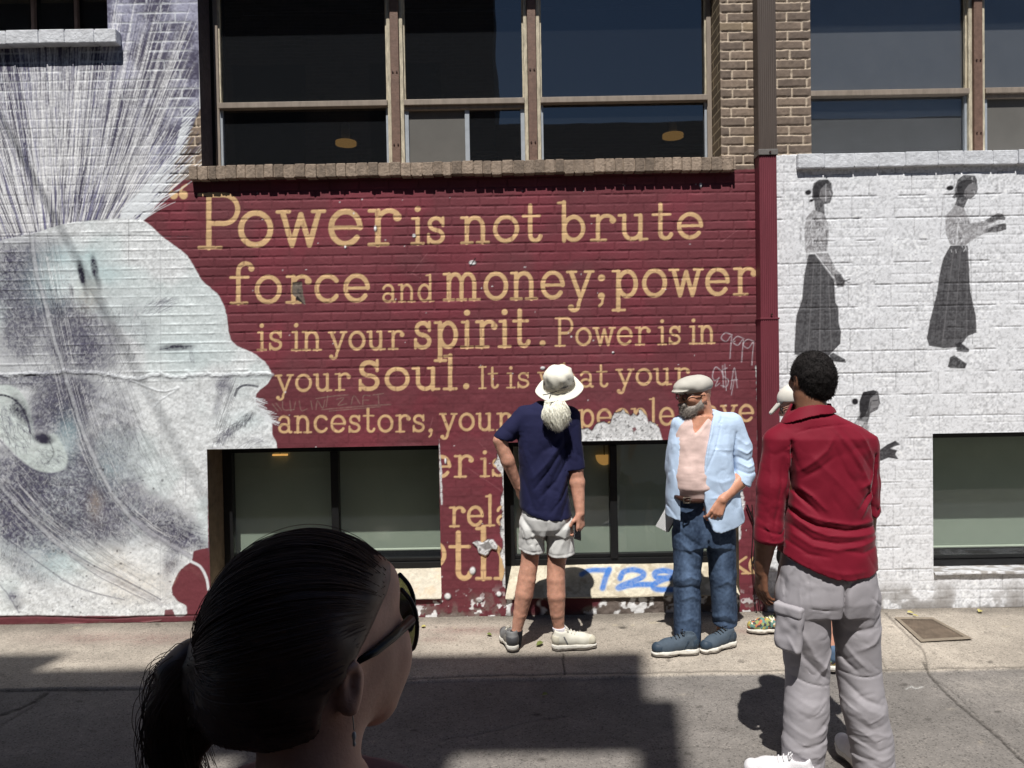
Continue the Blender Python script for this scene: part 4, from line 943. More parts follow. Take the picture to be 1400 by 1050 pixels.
# sloping ledges of the lower windows, little painted sheets
def ledge(key, xa, xb, zback, paint, edge=.0):
    x0, x1, z0, z1 = OPEN[key]
    st = .007; n_x = int((xb - xa) / st) + 1; ys = np.concatenate([[-.022, -.022], np.linspace(-.02, .34, 52)])
    zs_ = np.concatenate([[z0 - .016, z0 - .009], z0 + (zback - z0) * np.clip((np.linspace(-.02, .34, 52)) / .27, -.05, 1)])
    P_ = np.zeros((len(ys), n_x, 3)); P_[..., 0] = (xa + st * np.arange(n_x))[None]; P_[..., 1] = ys[:, None]; P_[..., 2] = zs_[:, None]
    def inv(px, py):
        d = ray(px, py); nrm = np.array([0, -(zback - z0) / .27, 1.0]); p0 = np.array([0, 0, z0])
        t = np.dot(p0 - CAMP, nrm) / np.dot(d, nrm); p = CAMP + d * t
        return (p[0] - xa) / st, 2 + (p[1] + .02) / .36 * 51
    c = Canvas(P_, inv); paint(c)
    c.ht += (c.n2 - .5) * .008 + (c.n1 - .5) * .003
    c.ht[-2:] = 0
    V = P_.copy(); V[..., 2] += c.ht; V[:2, :, 1] -= c.ht[:2] * 1.5; V[0, :, 2] += (c.n2[0] - .5) * .012
    q = np.arange(V.shape[0] * n_x).reshape(V.shape[0], n_x)
    qq = np.stack([q[:-1, :-1], q[:-1, 1:], q[1:, 1:], q[1:, :-1]], -1).reshape(-1, 4)
    me = mesh_np('ledge', V.reshape(-1, 3), qq)
    at = me.color_attributes.new('paint', 'FLOAT_COLOR', 'POINT'); cc = np.ones((len(V.reshape(-1, 3)), 4), np.float32); cc[:, :3] = c.rgb.reshape(-1, 3); at.data.foreach_set('color', cc.ravel())
    return link('ledge', me, M_LEDGE, building, True)
M_LEDGE = mat('painted_ledge', (1, 1, 1), .8, .1, 120, .4, 150, attr='paint')
def p_cream(c):
    t = c.n2[..., None]; c.rgb[:] = alb(172, 162, 144) * (1 - t) + alb(206, 199, 184) * t
    c.rgb *= (.8 + .4 * c.n3)[..., None]
    k = (sstep(.55, .68, c.n2) * .35)[..., None]; c.rgb[:] = c.rgb * (1 - k) + alb(186, 156, 118) * k
def p_blue(c):
    t = np.clip(c.n2 * 1.4 - .2, 0, 1)[..., None]; c.rgb[:] = alb(170, 160, 140) * (1 - t) + alb(206, 198, 178) * t
    c.rgb *= (.78 + .44 * c.n3)[..., None]
    k = (sstep(.58, .66, fbm(c.rgb.shape[:2], 12, 44, 3)) * .45)[..., None]; c.rgb[:] = c.rgb * (1 - k) + alb(130, 116, 96) * k
    B1 = alb(46, 100, 172); B2 = alb(84, 132, 186)
    def s(l, w=8.0):
        q = curve(l, 6); c.stroke(q, w + 2, B2, .55, soft=3, grain=.3); c.stroke(q, w, B1, .92, soft=1.6, grain=.25)
    s([(795, 785), (806, 780), (832, 780)], 6); s([(833, 779), (828, 790), (824, 804)], 7)
    s([(848, 791), (852, 783), (864, 779), (878, 782), (879, 788), (868, 794), (852, 800), (846, 804), (864, 800), (889, 799)], 7)
    s([(924, 784), (908, 780), (896, 783), (897, 789), (908, 790), (918, 789), (902, 794), (893, 801), (900, 806), (926, 806)], 7)
def p_white(c):
    c.rgb[:] = alb(200, 200, 202) * (.7 + .45 * c.n2 + .4 * (c.n3 - .5))[..., None]
    k = (sstep(.5, .62, fbm(c.rgb.shape[:2], 10, 48, 4)) * .7)[..., None]; c.rgb[:] = c.rgb * (1 - k) + alb(120, 112, 102) * k
ledge('LA', OPEN['LA'][0] - .0, OPEN['LA'][1] + .0, wz(560, 778, .27) + .004, p_cream)
ledge('LB', OPEN['LB'][0] - .0, OPEN['LB'][1] + .0, wz(850, 772, .27) + .004, p_blue)
ledge('LC', OPEN['LC'][0], 4.6, wz(1340, 774, .27) + .004, p_white)

# ------------------------------------------------------------------ drainpipe
M_PIPE = mat('brown_metal_pipe', alb(84, 74, 68), .55, .15, 12, .15, 60, stretch=(1, 1, .1))
M_PIPER = mat('maroon_painted_pipe', alb(112, 50, 60), .6, .15, 10, .2, 60, stretch=(1, 1, .15))
M_STEEL = mat('galvanised_strap', alb(120, 116, 112), .5, .2, 30, metallic=.3)
pc = W(1050, 300, -.09)[0]
pipe = empty('drainpipe', (pc, -.06, .7), 'tall ribbed metal drainpipe, brown above and maroon below, between the red and white walls', 'drainpipe')
def corrugated(x0, x1, y0, y1, z0, z1, n=9, d=.0032):
    pts = []
    for k in range(n):                                        # front with shallow ribs
        a = x0 + (x1 - x0) * k / n; b = x0 + (x1 - x0) * (k + 1) / n; w_ = (b - a)
        pts += [(a + w_ * .08, y0), (a + w_ * .5, y0 + 0), (a + w_ * .58, y0 + d), (a + w_ * .98, y0 + d)]
    pts[0] = (x0, y0 + .006); pts[-1] = (x1, y0 + .006)
    pts += [(x1, y1), (x0, y1)]
    bm = bmesh.new(); lo = [bm.verts.new((x, y, z0)) for x, y in pts]; hi = [bm.verts.new((x, y, z1)) for x, y in pts]
    n_ = len(pts)
    for k in range(n_): bm.faces.new((lo[k], lo[(k + 1) % n_], hi[(k + 1) % n_], hi[k]))
    bm.faces.new(lo); bm.faces.new(list(reversed(hi)))
    m = MB(); m.bm.free(); m.bm = bm
    return m
zj = wz(1050, 213, -.09); zs2 = wz(1052, 436, -.09)
w2 = .064
corrugated(pc - w2, pc + w2, -.108, -.008, zj, 8.4).build('upper_pipe', M_PIPE, pipe)
corrugated(pc - w2 + .003, pc + w2 - .003, -.104, -.008, zs2 + .006, zj - .001).build('lower_pipe', M_PIPER, pipe)
corrugated(pc - w2, pc + w2, -.108, -.008, .72, zs2 - .002).build('lower_pipe', M_PIPER, pipe)
MB().box(pc - w2 - .004, pc + w2 + .004, -.112, -.006, zj + .002, zj + .042, .003).build('strap', M_STEEL, pipe)
MB().box(pc - w2 - .004, pc + w2 + .004, -.111, -.006, zs2 - .004, zs2 + .008, .002).build('strap', M_PIPER, pipe)
for zz in (zj + .02, zs2 + .03): MB().disc((pc + .012, -.114, zz), .007, .008, 10, 'Y').build('screw', M_BOLT, pipe)
# loose wires beside the pipe
M_WIRE = mat('black_wire', alb(22, 18, 18), .6)
cb = MB()
cb.tube([W(x, y, -.03) for x, y in curve([(1028, 690), (1030, 720), (1028, 760), (1031, 800), (1033, 830), (1037, 846), (1040, 838), (1037, 815), (1033, 790), (1034, 770)], 5)], .0035, 6)
cb.tube([W(x, y, -.02) for x, y in curve([(1021, 690), (1027, 705), (1032, 720), (1033, 740), (1030, 770)], 5)], .006, 6)
tag(cb.build('loose_wire', M_WIRE), 'thin black wires hanging down the peeling red wall beside the drainpipe', 'wire')

# ------------------------------------------------------------------ lamps indoors
M_LAMP = bpy.data.materials.new('warm_lamp_glass'); M_LAMP.use_nodes = True
b_ = M_LAMP.node_tree.nodes['Principled BSDF']; b_.inputs['Base Color'].default_value = (.5, .35, .15, 1); b_.inputs['Emission Color'].default_value = rgba(lin((255, 190, 105))); b_.inputs['Emission Strength'].default_value = .75
for (px, py, lab) in ((473, 197, 'round ceiling lamp glowing tan behind the left pane of the wide upper window'), (920, 187, 'round ceiling lamp glowing tan behind the right pane of the wide upper window')):
    p = CAMP + ray(px, py) * ((4.55 - 1.78) / ray(px, py)[2])
    r = empty('ceiling_lamp', (p[0], p[1], 4.55), lab, 'ceiling lamp', 'ceiling lamps inside the building')
    MB().disc((p[0], p[1], 4.56), .125, .04, 40).build('lamp_shade', M_LAMP, r); MB().disc((p[0], p[1], 4.69), .05, .218, 20).build('lamp_base', M_ALU, r)
p = W(826, 622, .345)
r = empty('pendant_lamp', p, 'small tan bowl lamp behind the glass between the two men', 'lamp')
bm = bmesh.new(); bmesh.ops.create_uvsphere(bm, u_segments=24, v_segments=12, radius=.066)
for v in bm.verts: v.co = Vector((p[0] + v.co.x, p[1] + v.co.y * .35, p[2] + min(v.co.z, .0) * 1.2))
m_ = MB(); m_.bm.free(); m_.bm = bm; M_LAMP2 = M_LAMP.copy(); M_LAMP2.node_tree.nodes['Principled BSDF'].inputs['Emission Strength'].default_value = .3; m_.build('lamp_shade', M_LAMP2, r); MB().tube([p, (p[0], p[1], OPEN['LB'][3] + .1)], .004, 6).build('cord', M_WIRE, r)
p = W(383, 622, .345)
r = empty('strip_lamp', p, 'thin orange lamp at the top edge of the lower left window', 'lamp')
MB().box(p[0] - .058, p[0] + .058, .335, .355, p[2] - .006, p[2] + .008, .003).build('lamp_shade', M_LAMP, r); MB().tube([p, (p[0], p[1], OPEN['LA'][3] + .1)], .003, 6).build('cord', M_WIRE, r)

# ================================================================== ground
gs = .01; GX0, GX1, GY0 = -4.6, 4.8, -2.6
n_x = int((GX1 - GX0) / gs) + 1; n_y = int((0.02 - GY0) / gs) + 1
Pg = np.zeros((n_y, n_x, 3)); Pg[..., 0] = (GX0 + gs * np.arange(n_x))[None]; Pg[..., 1] = (GY0 + gs * np.arange(n_y))[:, None]
def inv_g(px, py):
    p = G(px, max(py, 760)); return (p[0] - GX0) / gs, (p[1] - GY0) / gs
K = Canvas(Pg, inv_g); gsh = (n_y, n_x)
PAVE = alb(162, 153, 141) * .95; ASPH = alb(127, 122, 117) * .83
kerb_y = (G(0, 943)[1] + (Pg[..., 0] - G(0, 943)[0]) / (G(1400, 913)[0] - G(0, 943)[0]) * (G(1400, 913)[1] - G(0, 943)[1]))
pv = sstep(-.012, .012, Pg[..., 1] - kerb_y + (K.n1 - .5) * .02)[..., None]
bn = fbm(gsh, 60, 3, 4)[..., None]; bn2 = fbm(gsh, 14, 8, 3)[..., None]
K.rgb[:] = (PAVE * (.7 + .6 * bn) * pv + ASPH * (.78 + .44 * bn) * (1 - pv)) * (.82 + .36 * bn2) * (.88 + .24 * K.n3[..., None])
K.ht[:] = (K.n2 - .5) * .006 + (K.n1 - .5) * .002 + (fbm(gsh, 70, 4, 2) - .5) * .01
K.ht -= .01 * (1 - pv[..., 0])
# grime and paint drips by the wall
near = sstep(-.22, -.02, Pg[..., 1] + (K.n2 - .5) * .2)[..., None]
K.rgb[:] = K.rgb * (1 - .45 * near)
for (cx, cy, rx, ry, al_) in [(640, 862, 60, 6, .55), (600, 875, 30, 4, .4), (180, 872, 120, 8, .5), (330, 880, 40, 6, .4), (1030, 862, 24, 5, .6)]:
    K.blob(cx, cy, rx, ry, alb(104, 62, 62), al_, grain=.5)
for k in range(90):
    x, y = rs.uniform(0, 1400), rs.uniform(860, 1050)
    K.blob(x, y, rs.uniform(2, 9), rs.uniform(1, 3), alb(66, 60, 54) if k % 3 else alb(168, 158, 142), rs.uniform(.15, .5), grain=.4)
DK = alb(44, 40, 36)
for k in range(46):
    x, y = rs.uniform(-100, 1500), rs.uniform(870, 1055); rx = rs.uniform(14, 70)
    K.blob(x, y, rx, rx * rs.uniform(.15, .3), DK if k % 2 else alb(176, 168, 156), rs.uniform(.05, .2), grain=.5)
for k in range(26):
    K.blob(rs.uniform(0, 1400), rs.uniform(880, 1050), rs.uniform(3, 7), rs.uniform(1.2, 2.4), DK, rs.uniform(.35, .7), grain=.15, hard=2.5)
for k in range(40):
    x, y = rs.uniform(0, 1400), rs.uniform(846, 862); K.blob(x, y, rs.uniform(2, 8), rs.uniform(.8, 2), DK if k % 2 else alb(170, 160, 140), rs.uniform(.3, .8), grain=.3, hard=2)
def crack(l, w=1.6, al_=.8, ht=-.006):
    q = curve(l, 10); q = q + np.stack([np.zeros(len(q)), rs.normal(0, .5, len(q))], 1)
    K.stroke(q, w, DK, al_, soft=1.2, grain=.3, ht=ht)
crack([(0, 943), (200, 940), (420, 933), (640, 924.5), (770, 921), (1060, 917), (1250, 914), (1400, 911)], 2.2, .55)
crack([(770, 893), (770, 906), (772, 921)], 2.4, .9); crack([(771, 921), (773, 930)], 2, .4)
crack([(0, 976), (30, 966), (65, 946)], 3, .7); crack([(0, 990), (36, 970), (64, 947)], 2, .4)
crack([(1262, 905), (1275, 925), (1300, 950), (1332, 978), (1362, 1003), (1400, 1040)], 3.2, .8); crack([(1275, 925), (1310, 948), (1345, 985), (1400, 1030)], 1.4, .5)
crack([(1211, 838), (1222, 850), (1240, 868), (1262, 890), (1268, 912)], 2.6, .6); crack([(1180, 865), (1196, 885), (1212, 915)], 1.8, .5)
crack([(600, 1010), (660, 1000), (720, 985), (780, 975)], 1.2, .4); crack([(880, 1022), (960, 1018), (1020, 1024)], 1.1, .35)
K.blob(740, 1035, 8, 3, DK, .7, grain=.2); K.blob(715, 1035, 6, 2, DK, .5); K.blob(560, 1018, 7, 2, DK, .4)
K.stroke([(1238, 940), (1246, 936), (1252, 939), (1262, 936)], 1.4, alb(190, 190, 186), .8, grain=.4)
for c_ in (K.rgb,): np.clip(c_, .01, .6, out=c_)
Vg = Pg.copy(); Vg[..., 2] += K.ht
q = np.arange(n_x * n_y).reshape(n_y, n_x); qq = np.stack([q[:-1, :-1], q[:-1, 1:], q[1:, 1:], q[1:, :-1]], -1).reshape(-1, 4)
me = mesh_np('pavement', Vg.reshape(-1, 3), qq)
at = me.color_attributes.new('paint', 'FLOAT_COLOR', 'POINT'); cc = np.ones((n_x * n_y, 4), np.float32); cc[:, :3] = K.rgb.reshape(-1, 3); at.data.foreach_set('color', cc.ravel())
def ground_mat(name, attr, color=(1, 1, 1)):
    m = mat(name, color, .88, .1, 90, attr=attr, spec=.25)
    n = m.node_tree; b = n.nodes['Principled BSDF']; src = b.inputs['Base Color'].links[0].from_socket
    tc = n.nodes.new('ShaderNodeTexCoord')
    vo = n.nodes.new('ShaderNodeTexVoronoi'); vo.inputs['Scale'].default_value = 150; n.links.new(tc.outputs['Object'], vo.inputs['Vector'])
    sep = n.nodes.new('ShaderNodeSeparateColor'); n.links.new(vo.outputs['Color'], sep.inputs[0])
    r1 = n.nodes.new('ShaderNodeValToRGB'); r1.color_ramp.elements[0].position = 0; r1.color_ramp.elements[0].color = (.55, .55, .55, 1); r1.color_ramp.elements[1].position = 1; r1.color_ramp.elements[1].color = (1.35, 1.32, 1.3, 1)
    for p_, v_ in ((.08, .62), (.16, .96), (.86, 1.04), (.95, 1.22)):
        e = r1.color_ramp.elements.new(p_); e.color = (v_, v_, v_, 1)
    n.links.new(sep.outputs[0], r1.inputs[0])
    mx = n.nodes.new('ShaderNodeVectorMath'); mx.operation = 'MULTIPLY'; n.links.new(src, mx.inputs[0]); n.links.new(r1.outputs[0], mx.inputs[1]); n.links.new(mx.outputs[0], b.inputs['Base Color'])
    nb = n.nodes.new('ShaderNodeTexNoise'); nb.inputs['Scale'].default_value = 130; nb.inputs['Detail'].default_value = 4; n.links.new(tc.outputs['Object'], nb.inputs['Vector'])
    bp = n.nodes.new('ShaderNodeBump'); bp.inputs['Strength'].default_value = .7; bp.inputs['Distance'].default_value = .006
    n.links.new(nb.outputs['Fac'], bp.inputs['Height']); n.links.new(bp.outputs['Normal'], b.inputs['Normal'])
    return m
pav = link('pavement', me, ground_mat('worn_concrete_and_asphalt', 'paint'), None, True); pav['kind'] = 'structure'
g = MB(); g.quad((-60, -60, -.03), (60, -60, -.03), (60, 60, -.03), (-60, 60, -.03))
tag(g.build('alley_ground', ground_mat('alley_asphalt', None, ASPH)), kind='structure')
# cover plate let into the pavement
cpts = [G(1231, 849), G(1275, 849), G(1318, 873), G(1262, 876)]
pl = empty('drain_cover', np.mean(cpts, 0), 'rusty chequered metal cover set in the pavement by the white wall', 'drain cover')
def lerp4(u, v): return (cpts[0] * (1 - u) + cpts[1] * u) * (1 - v) + (cpts[3] * (1 - u) + cpts[2] * u) * v
fr = MB()
ring = [lerp4(u, v) for u, v in ((-.12, -.12), (1.12, -.12), (1.12, 1.12), (-.12, 1.12))]; inn = [lerp4(u, v) for u, v in ((0, 0), (1, 0), (1, 1), (0, 1))]
for k in range(4):
    a, b2, c2_, d2 = ring[k], ring[(k + 1) % 4], inn[(k + 1) % 4], inn[k]
    fr.quad(*[(p[0], p[1], .012) for p in (a, b2, c2_, d2)])
fr.build('cover_frame', mat('worn_concrete_rim', alb(160, 146, 128) * .6, .9, .2, 30), pl)
pt = MB()
pt.quad(*[(p[0], p[1], .008) for p in inn])
for i in range(22):
    for j2 in range(16):
        c0 = lerp4((i + .5) / 22, (j2 + .5) / 16); s1 = .006
        a_ = 1 if (i + j2) % 2 else -1
        vs = [pt.bm.verts.new((c0[0] + dx * s1 * 1.6, c0[1] + dy * s1 * a_ + dx * s1 * .8 * a_, .0105)) for dx, dy in ((-1, 0), (0, -.5), (1, 0), (0, .5))]
        pt.bm.faces.new(vs)
pt.build('cover_plate', mat('rusty_plate', alb(132, 116, 100) * .7, .8, .3, 12, metallic=.15), pl)
# a few leaves
M_LEAF = mat('fallen_leaf', alb(104, 112, 62), .6, .3, 40); M_LEAFY = mat('yellow_leaf', alb(170, 160, 96), .6, .3, 40)
LEAVES = [(669, 868, 8, 0, 'small green leaf lying on the pavement behind the bare-legged man'), (738, 881, 12, 0, 'green leaf lying between the shoes of the man in shorts'), (1245, 838, 8, 1, 'yellow leaf at the foot of the white wall above the drain cover'), (1252, 842, 6, 1, 'yellow leaf on the pavement just above the drain cover'), (1340, 836, 9, 1, 'yellow leaf under the right window ledge'), (579, 857, 7, 1, 'yellow leaf by the wall near the woman\'s sunglasses'), (745, 950, 9, 0, 'pale leaf lying on the shaded asphalt')]
for i, (px, py, w_, yl, lab) in enumerate(LEAVES):
    p = G(px, py, .01); s1 = w_ / 1000 * (p[1] + 5.25) * .5; a_ = rs.uniform(-.6, .6)
    bm = bmesh.new(); sp = [(-1, 0, 0), (-.5, .3, .18), (.1, .42, .22), (.7, .25, .2), (1, 0, .1), (.6, -.3, .3), (0, -.4, .24), (-.6, -.28, .12)]
    mid = [bm.verts.new((p[0] + s1 * (u * math.cos(a_)), p[1] + s1 * 2.2 * (u * math.sin(a_)), p[2] + s1 * .12)) for u in (-1, -.3, .3, 1)]
    up = [bm.verts.new((p[0] + s1 * (u * math.cos(a_) - v * math.sin(a_)), p[1] + s1 * 2.2 * (u * math.sin(a_) + v * math.cos(a_)), p[2] + s1 * .5)) for u, v in ((-.35, .45), (.35, .4))]
    dn = [bm.verts.new((p[0] + s1 * (u * math.cos(a_) - v * math.sin(a_)), p[1] + s1 * 2.2 * (u * math.sin(a_) + v * math.cos(a_)), p[2] + s1 * .4)) for u, v in ((-.35, -.45), (.35, -.4))]
    for f in ((mid[0], mid[1], up[0]), (mid[1], mid[2], up[1], up[0]), (mid[2], mid[3], up[1]), (mid[0], dn[0], mid[1]), (mid[1], dn[0], dn[1], mid[2]), (mid[2], dn[1], mid[3])): bm.faces.new(f)
    m_ = MB(); m_.bm.free(); m_.bm = bm
    tag(m_.build('fallen_leaf', M_LEAFY if yl else M_LEAF), lab, 'leaf', 'leaves on the pavement')

# ================================================================== across the alley (behind the viewer: it shades the ground and shows in the panes)
M_OPP = brick_mat('dark_brick', alb(78, 70, 66), alb(64, 58, 54), alb(96, 90, 86))
opp = empty('opposite_building', (-6, -11, 0), 'tall dark brick building across the alley', 'building')
m_ = MB(); m_.box(-14, -.23, -15, -7.75, 0, 9.5); m_.build('wall', M_OPP, opp)
sg = MB(); sg.box(-14, -4.1, -7.83, -7.75, 11.05, 13.36); sg.box(-4.099, -3.3, -7.83, -7.75, 11.05, 12.88); sg.box(-3.299, -.40, -7.83, -7.75, 11.05, 13.1)  # unseen boards added, heights stepped to outline the ground shadow
sg.build('shadow_board', M_OPP, opp)
ps = MB(); ps.box(-.45, -.23, -7.83, -7.76, 9.501, 11.9); ps.box(-2.3, -1.3, -7.83, -7.76, 9.501, 11.049); ps.box(-14, -2.5, -7.83, -7.76, 9.501, 11.049)  # unseen panels added below, gaps let sunlit strips reach the ground
ps.build('shadow_panel', M_OPP, opp)
wd = MB()
for i in range(5):
    for k in range(2): wd.box(-12.5 + i * 2.5, -11.2 + i * 2.5, -7.76, -7.735, 1.2 + k * 4, 3.4 + k * 4)
wd.build('window', M_BLACK, opp)
low = empty('low_building', (6, -11, 0), 'low dark brick building across the alley', 'building')
m_ = MB(); m_.box(-.22, 14, -15, -7.85, 0, 6.3); m_.build('wall', M_OPP, low)
wd = MB()
for i in range(4): wd.box(1.5 + i * 2.8, 3.2 + i * 2.8, -7.86, -7.83, 1.2, 3.2)
wd.build('window', M_BLACK, low)
# overhead cable whose soft shadow crosses the pale profile
p1 = W(88, 322) + SUN * 6.5; p2 = W(286, 692) + SUN * 10.0
d_ = (p2 - p1); a_ = p1 + d_ * ((-.01 - p1[1]) / d_[1]); b2 = p1 + d_ * ((-7.74 - p1[1]) / d_[1])
tag(MB().tube([a_, b2], .011, 10).build('overhead_cable', M_WIRE), 'thick black cable strung high across the alley', 'cable')
# ================================================================== soft bodies: fields of rounded solids turned into one surface
def nets(f, lo, h):
    """naive surface nets: field -> vertices, quads"""
    s = f < 0
    c = s[:-1, :-1, :-1].astype(np.int8)
    tot = np.zeros(c.shape, np.int8)
    for a in (0, 1):
        for b in (0, 1):
            for d in (0, 1):
                tot += s[a:a + c.shape[0], b:b + c.shape[1], d:d + c.shape[2]]
    act = (tot > 0) & (tot < 8)
    ijk = np.argwhere(act)
    idx = np.full(c.shape, -1, np.int32); idx[act] = np.arange(len(ijk))
    i, j, k = ijk.T
    cv = {}
    for a in (0, 1):
        for b in (0, 1):
            for d in (0, 1): cv[a, b, d] = f[i + a, j + b, k + d]
    acc = np.zeros((len(ijk), 3)); cnt = np.zeros(len(ijk))
    for ax in range(3):
        for u in (0, 1):
            for v in (0, 1):
                p0 = [0, 0, 0]; o = [x for x in range(3) if x != ax]; p0[o[0]] = u; p0[o[1]] = v; p1 = list(p0); p1[ax] = 1
                f0 = cv[tuple(p0)]; f1 = cv[tuple(p1)]
                m = (f0 < 0) != (f1 < 0)
                t = np.where(m, f0 / np.where(m, f0 - f1, 1), 0)
                q = np.zeros((len(ijk), 3)); q[:, o[0]] = u; q[:, o[1]] = v; q[:, ax] = t
                acc += q * m[:, None]; cnt += m
    V = (ijk + acc / cnt[:, None]) * h + lo
    Qs = []
    for ax in range(3):
        sl0 = [slice(None)] * 3; sl1 = [slice(None)] * 3; sl0[ax] = slice(0, -1); sl1[ax] = slice(1, None)
        A = s[tuple(sl0)]; B = s[tuple(sl1)]
        e = np.argwhere(A != B)
        o = [x for x in range(3) if x != ax]
        ok = np.ones(len(e), bool)
        for x in o: ok &= (e[:, x] > 0) & (e[:, x] < idx.shape[x])
        ok &= e[:, ax] < idx.shape[ax]
        e = e[ok]
        ins = A[tuple(e.T)]
        def g(du, dv):
            q = e.copy(); q[:, o[0]] -= du; q[:, o[1]] -= dv
            return idx[tuple(q.T)]
        quad = np.stack([g(1, 1), g(0, 1), g(0, 0), g(1, 0)], 1)
        flip = ins if ax != 1 else ~ins
        quad = np.where(flip[:, None], quad, quad[:, ::-1])
        Qs.append(quad)
    Qd = np.concatenate(Qs); Qd = Qd[(Qd >= 0).all(1)]
    return V, Qd
def lat3(shape_pts, cell, seed, lo, stretch=(1, 1, 1)):
    """value noise at broadcast coordinates"""
    X, Y, Z = shape_pts
    r = np.random.default_rng(seed); N = 32; g = r.random((N, N, N)).astype(np.float32)
    def sp(A, st):
        a = A / (cell * st) + 1000.37; i = np.floor(a).astype(np.int32); fr = (a - i).astype(np.float32); return i % N, fr * fr * (3 - 2 * fr)
    (i, fx), (j, fy), (k, fz) = sp(X, stretch[0]), sp(Y, stretch[1]), sp(Z, stretch[2])
    o = 0
    for a in (0, 1):
        for b in (0, 1):
            for c in (0, 1):
                o = o + g[(i + a) % N, (j + b) % N, (k + c) % N] * (fx if a else 1 - fx) * (fy if b else 1 - fy) * (fz if c else 1 - fz)
    return o
class Field:
    def __init__(s): s.ops = []
    def _add(s, lo, hi, fn, mode, k): s.ops.append((np.asarray(lo, float), np.asarray(hi, float), fn, mode, k)); return s
    def cone(s, a, b, ra, rb, k=.02, mode='u', flat=None):
        a, b = np.asarray(a, float), np.asarray(b, float); ab = b - a; L = max(float(ab @ ab), 1e-9); r = max(ra, rb)
        def fn(X, Y, Z):
            t = np.clip(((X - a[0]) * ab[0] + (Y - a[1]) * ab[1] + (Z - a[2]) * ab[2]) / L, 0, 1)
            return np.sqrt((X - a[0] - t * ab[0]) ** 2 + (Y - a[1] - t * ab[1]) ** 2 + (Z - a[2] - t * ab[2]) ** 2) - (ra + (rb - ra) * t)
        return s._add(np.minimum(a, b) - r, np.maximum(a, b) + r, fn, mode, k)
    def chain(s, pts, rs_, k=.02, mode='u'):
        for i in range(len(pts) - 1): s.cone(pts[i], pts[i + 1], rs_[i], rs_[i + 1], k, mode)
        return s
    def ell(s, c, r, k=.02, mode='u', R=None):
        c = np.asarray(c, float); r = np.asarray(r, float); R = np.eye(3) if R is None else np.asarray(R, float)   # rows: local axes
        def fn(X, Y, Z):
            q = [(R[i, 0] * (X - c[0]) + R[i, 1] * (Y - c[1]) + R[i, 2] * (Z - c[2])) for i in range(3)]
            k0 = np.sqrt(sum((q[i] / r[i]) ** 2 for i in range(3))); k1 = np.sqrt(sum((q[i] / r[i] ** 2) ** 2 for i in range(3))) + 1e-9
            return k0 * (k0 - 1) / k1
        ext = np.sqrt((R.T ** 2) @ (r ** 2))
        return s._add(c - ext, c + ext, fn, mode, k)
    def loft(s, rows, k=.02, mode='u', p=2.4, cap=.01):
        """rows: (z, cx, cy, rx, ry) stacked bottom to top or top to bottom"""
        rows = sorted(rows); A = np.array(rows, float)
        def fn(X, Y, Z):
            z = Z
            cx, cy, rx, ry = [np.interp(z, A[:, 0], A[:, i]) for i in (1, 2, 3, 4)]
            q = (np.abs((X - cx) / rx) ** p + np.abs((Y - cy) / ry) ** p) ** (1 / p)
            d = (q - 1) * np.minimum(rx, ry)
            dz = np.maximum(A[0, 0] - z, z - A[-1, 0])
            return np.maximum(d, dz)
        lo = (np.min(A[:, 1] - A[:, 3]), np.min(A[:, 2] - A[:, 4]), A[0, 0]); hi = (np.max(A[:, 1] + A[:, 3]), np.max(A[:, 2] + A[:, 4]), A[-1, 0])
        return s._add(lo, hi, fn, mode, k)
    def box(s, c, half, R=None, rnd=.004, k=.004, mode='u'):
        c = np.asarray(c, float); half = np.asarray(half, float); R = np.eye(3) if R is None else np.asarray(R, float)
        def fn(X, Y, Z):
            q = [np.abs(R[i, 0] * (X - c[0]) + R[i, 1] * (Y - c[1]) + R[i, 2] * (Z - c[2])) - half[i] + rnd for i in range(3)]
            return np.sqrt(sum(np.maximum(x, 0) ** 2 for x in q)) + np.minimum(np.maximum(np.maximum(q[0], q[1]), q[2]), 0) - rnd
        ext = np.abs(R.T) @ half
        return s._add(c - ext, c + ext, fn, mode, k)
    def plane(s, pt, n):              # keeps the side the normal points away from
        pt = np.asarray(pt, float); n = np.asarray(n, float); n = n / np.linalg.norm(n)
        return s._add([-1e9] * 3, [1e9] * 3, lambda X, Y, Z: (X - pt[0]) * n[0] + (Y - pt[1]) * n[1] + (Z - pt[2]) * n[2], 'i', 0)
    def carve(s, poly, y0, ylo=-1e9, yhi=1e9, k=0, inside=True):
        """cut away a shape drawn on the plane y = y0 (x,z), straight through between ylo and yhi"""
        Pw = np.asarray(poly, float)
        def fn(X, Y, Z):
            X, Z = np.broadcast_arrays(X[:, 0:1, :], Z[:, 0:1, :])
            d2 = np.full(X.shape, 1e9); ins = np.zeros(X.shape, bool)
            for (ax, az), (bx, bz) in zip(Pw, np.roll(Pw, -1, 0)):
                ex, ez = bx - ax, bz - az; L = ex * ex + ez * ez
                if L < 1e-12: continue
                t = np.clip(((X - ax) * ex + (Z - az) * ez) / L, 0, 1)
                d2 = np.minimum(d2, (X - ax - t * ex) ** 2 + (Z - az - t * ez) ** 2)
                if az != bz: ins ^= ((az > Z) != (bz > Z)) & (X < (bx - ax) * (Z - az) / (bz - az) + ax)
            sd = np.sqrt(d2) * np.where(ins, -1, 1)
            if not inside: sd = -sd
            return np.maximum(sd, np.maximum(ylo - Y, Y - yhi))
        return s._add([-1e9] * 3, [1e9] * 3, fn, 's', k)
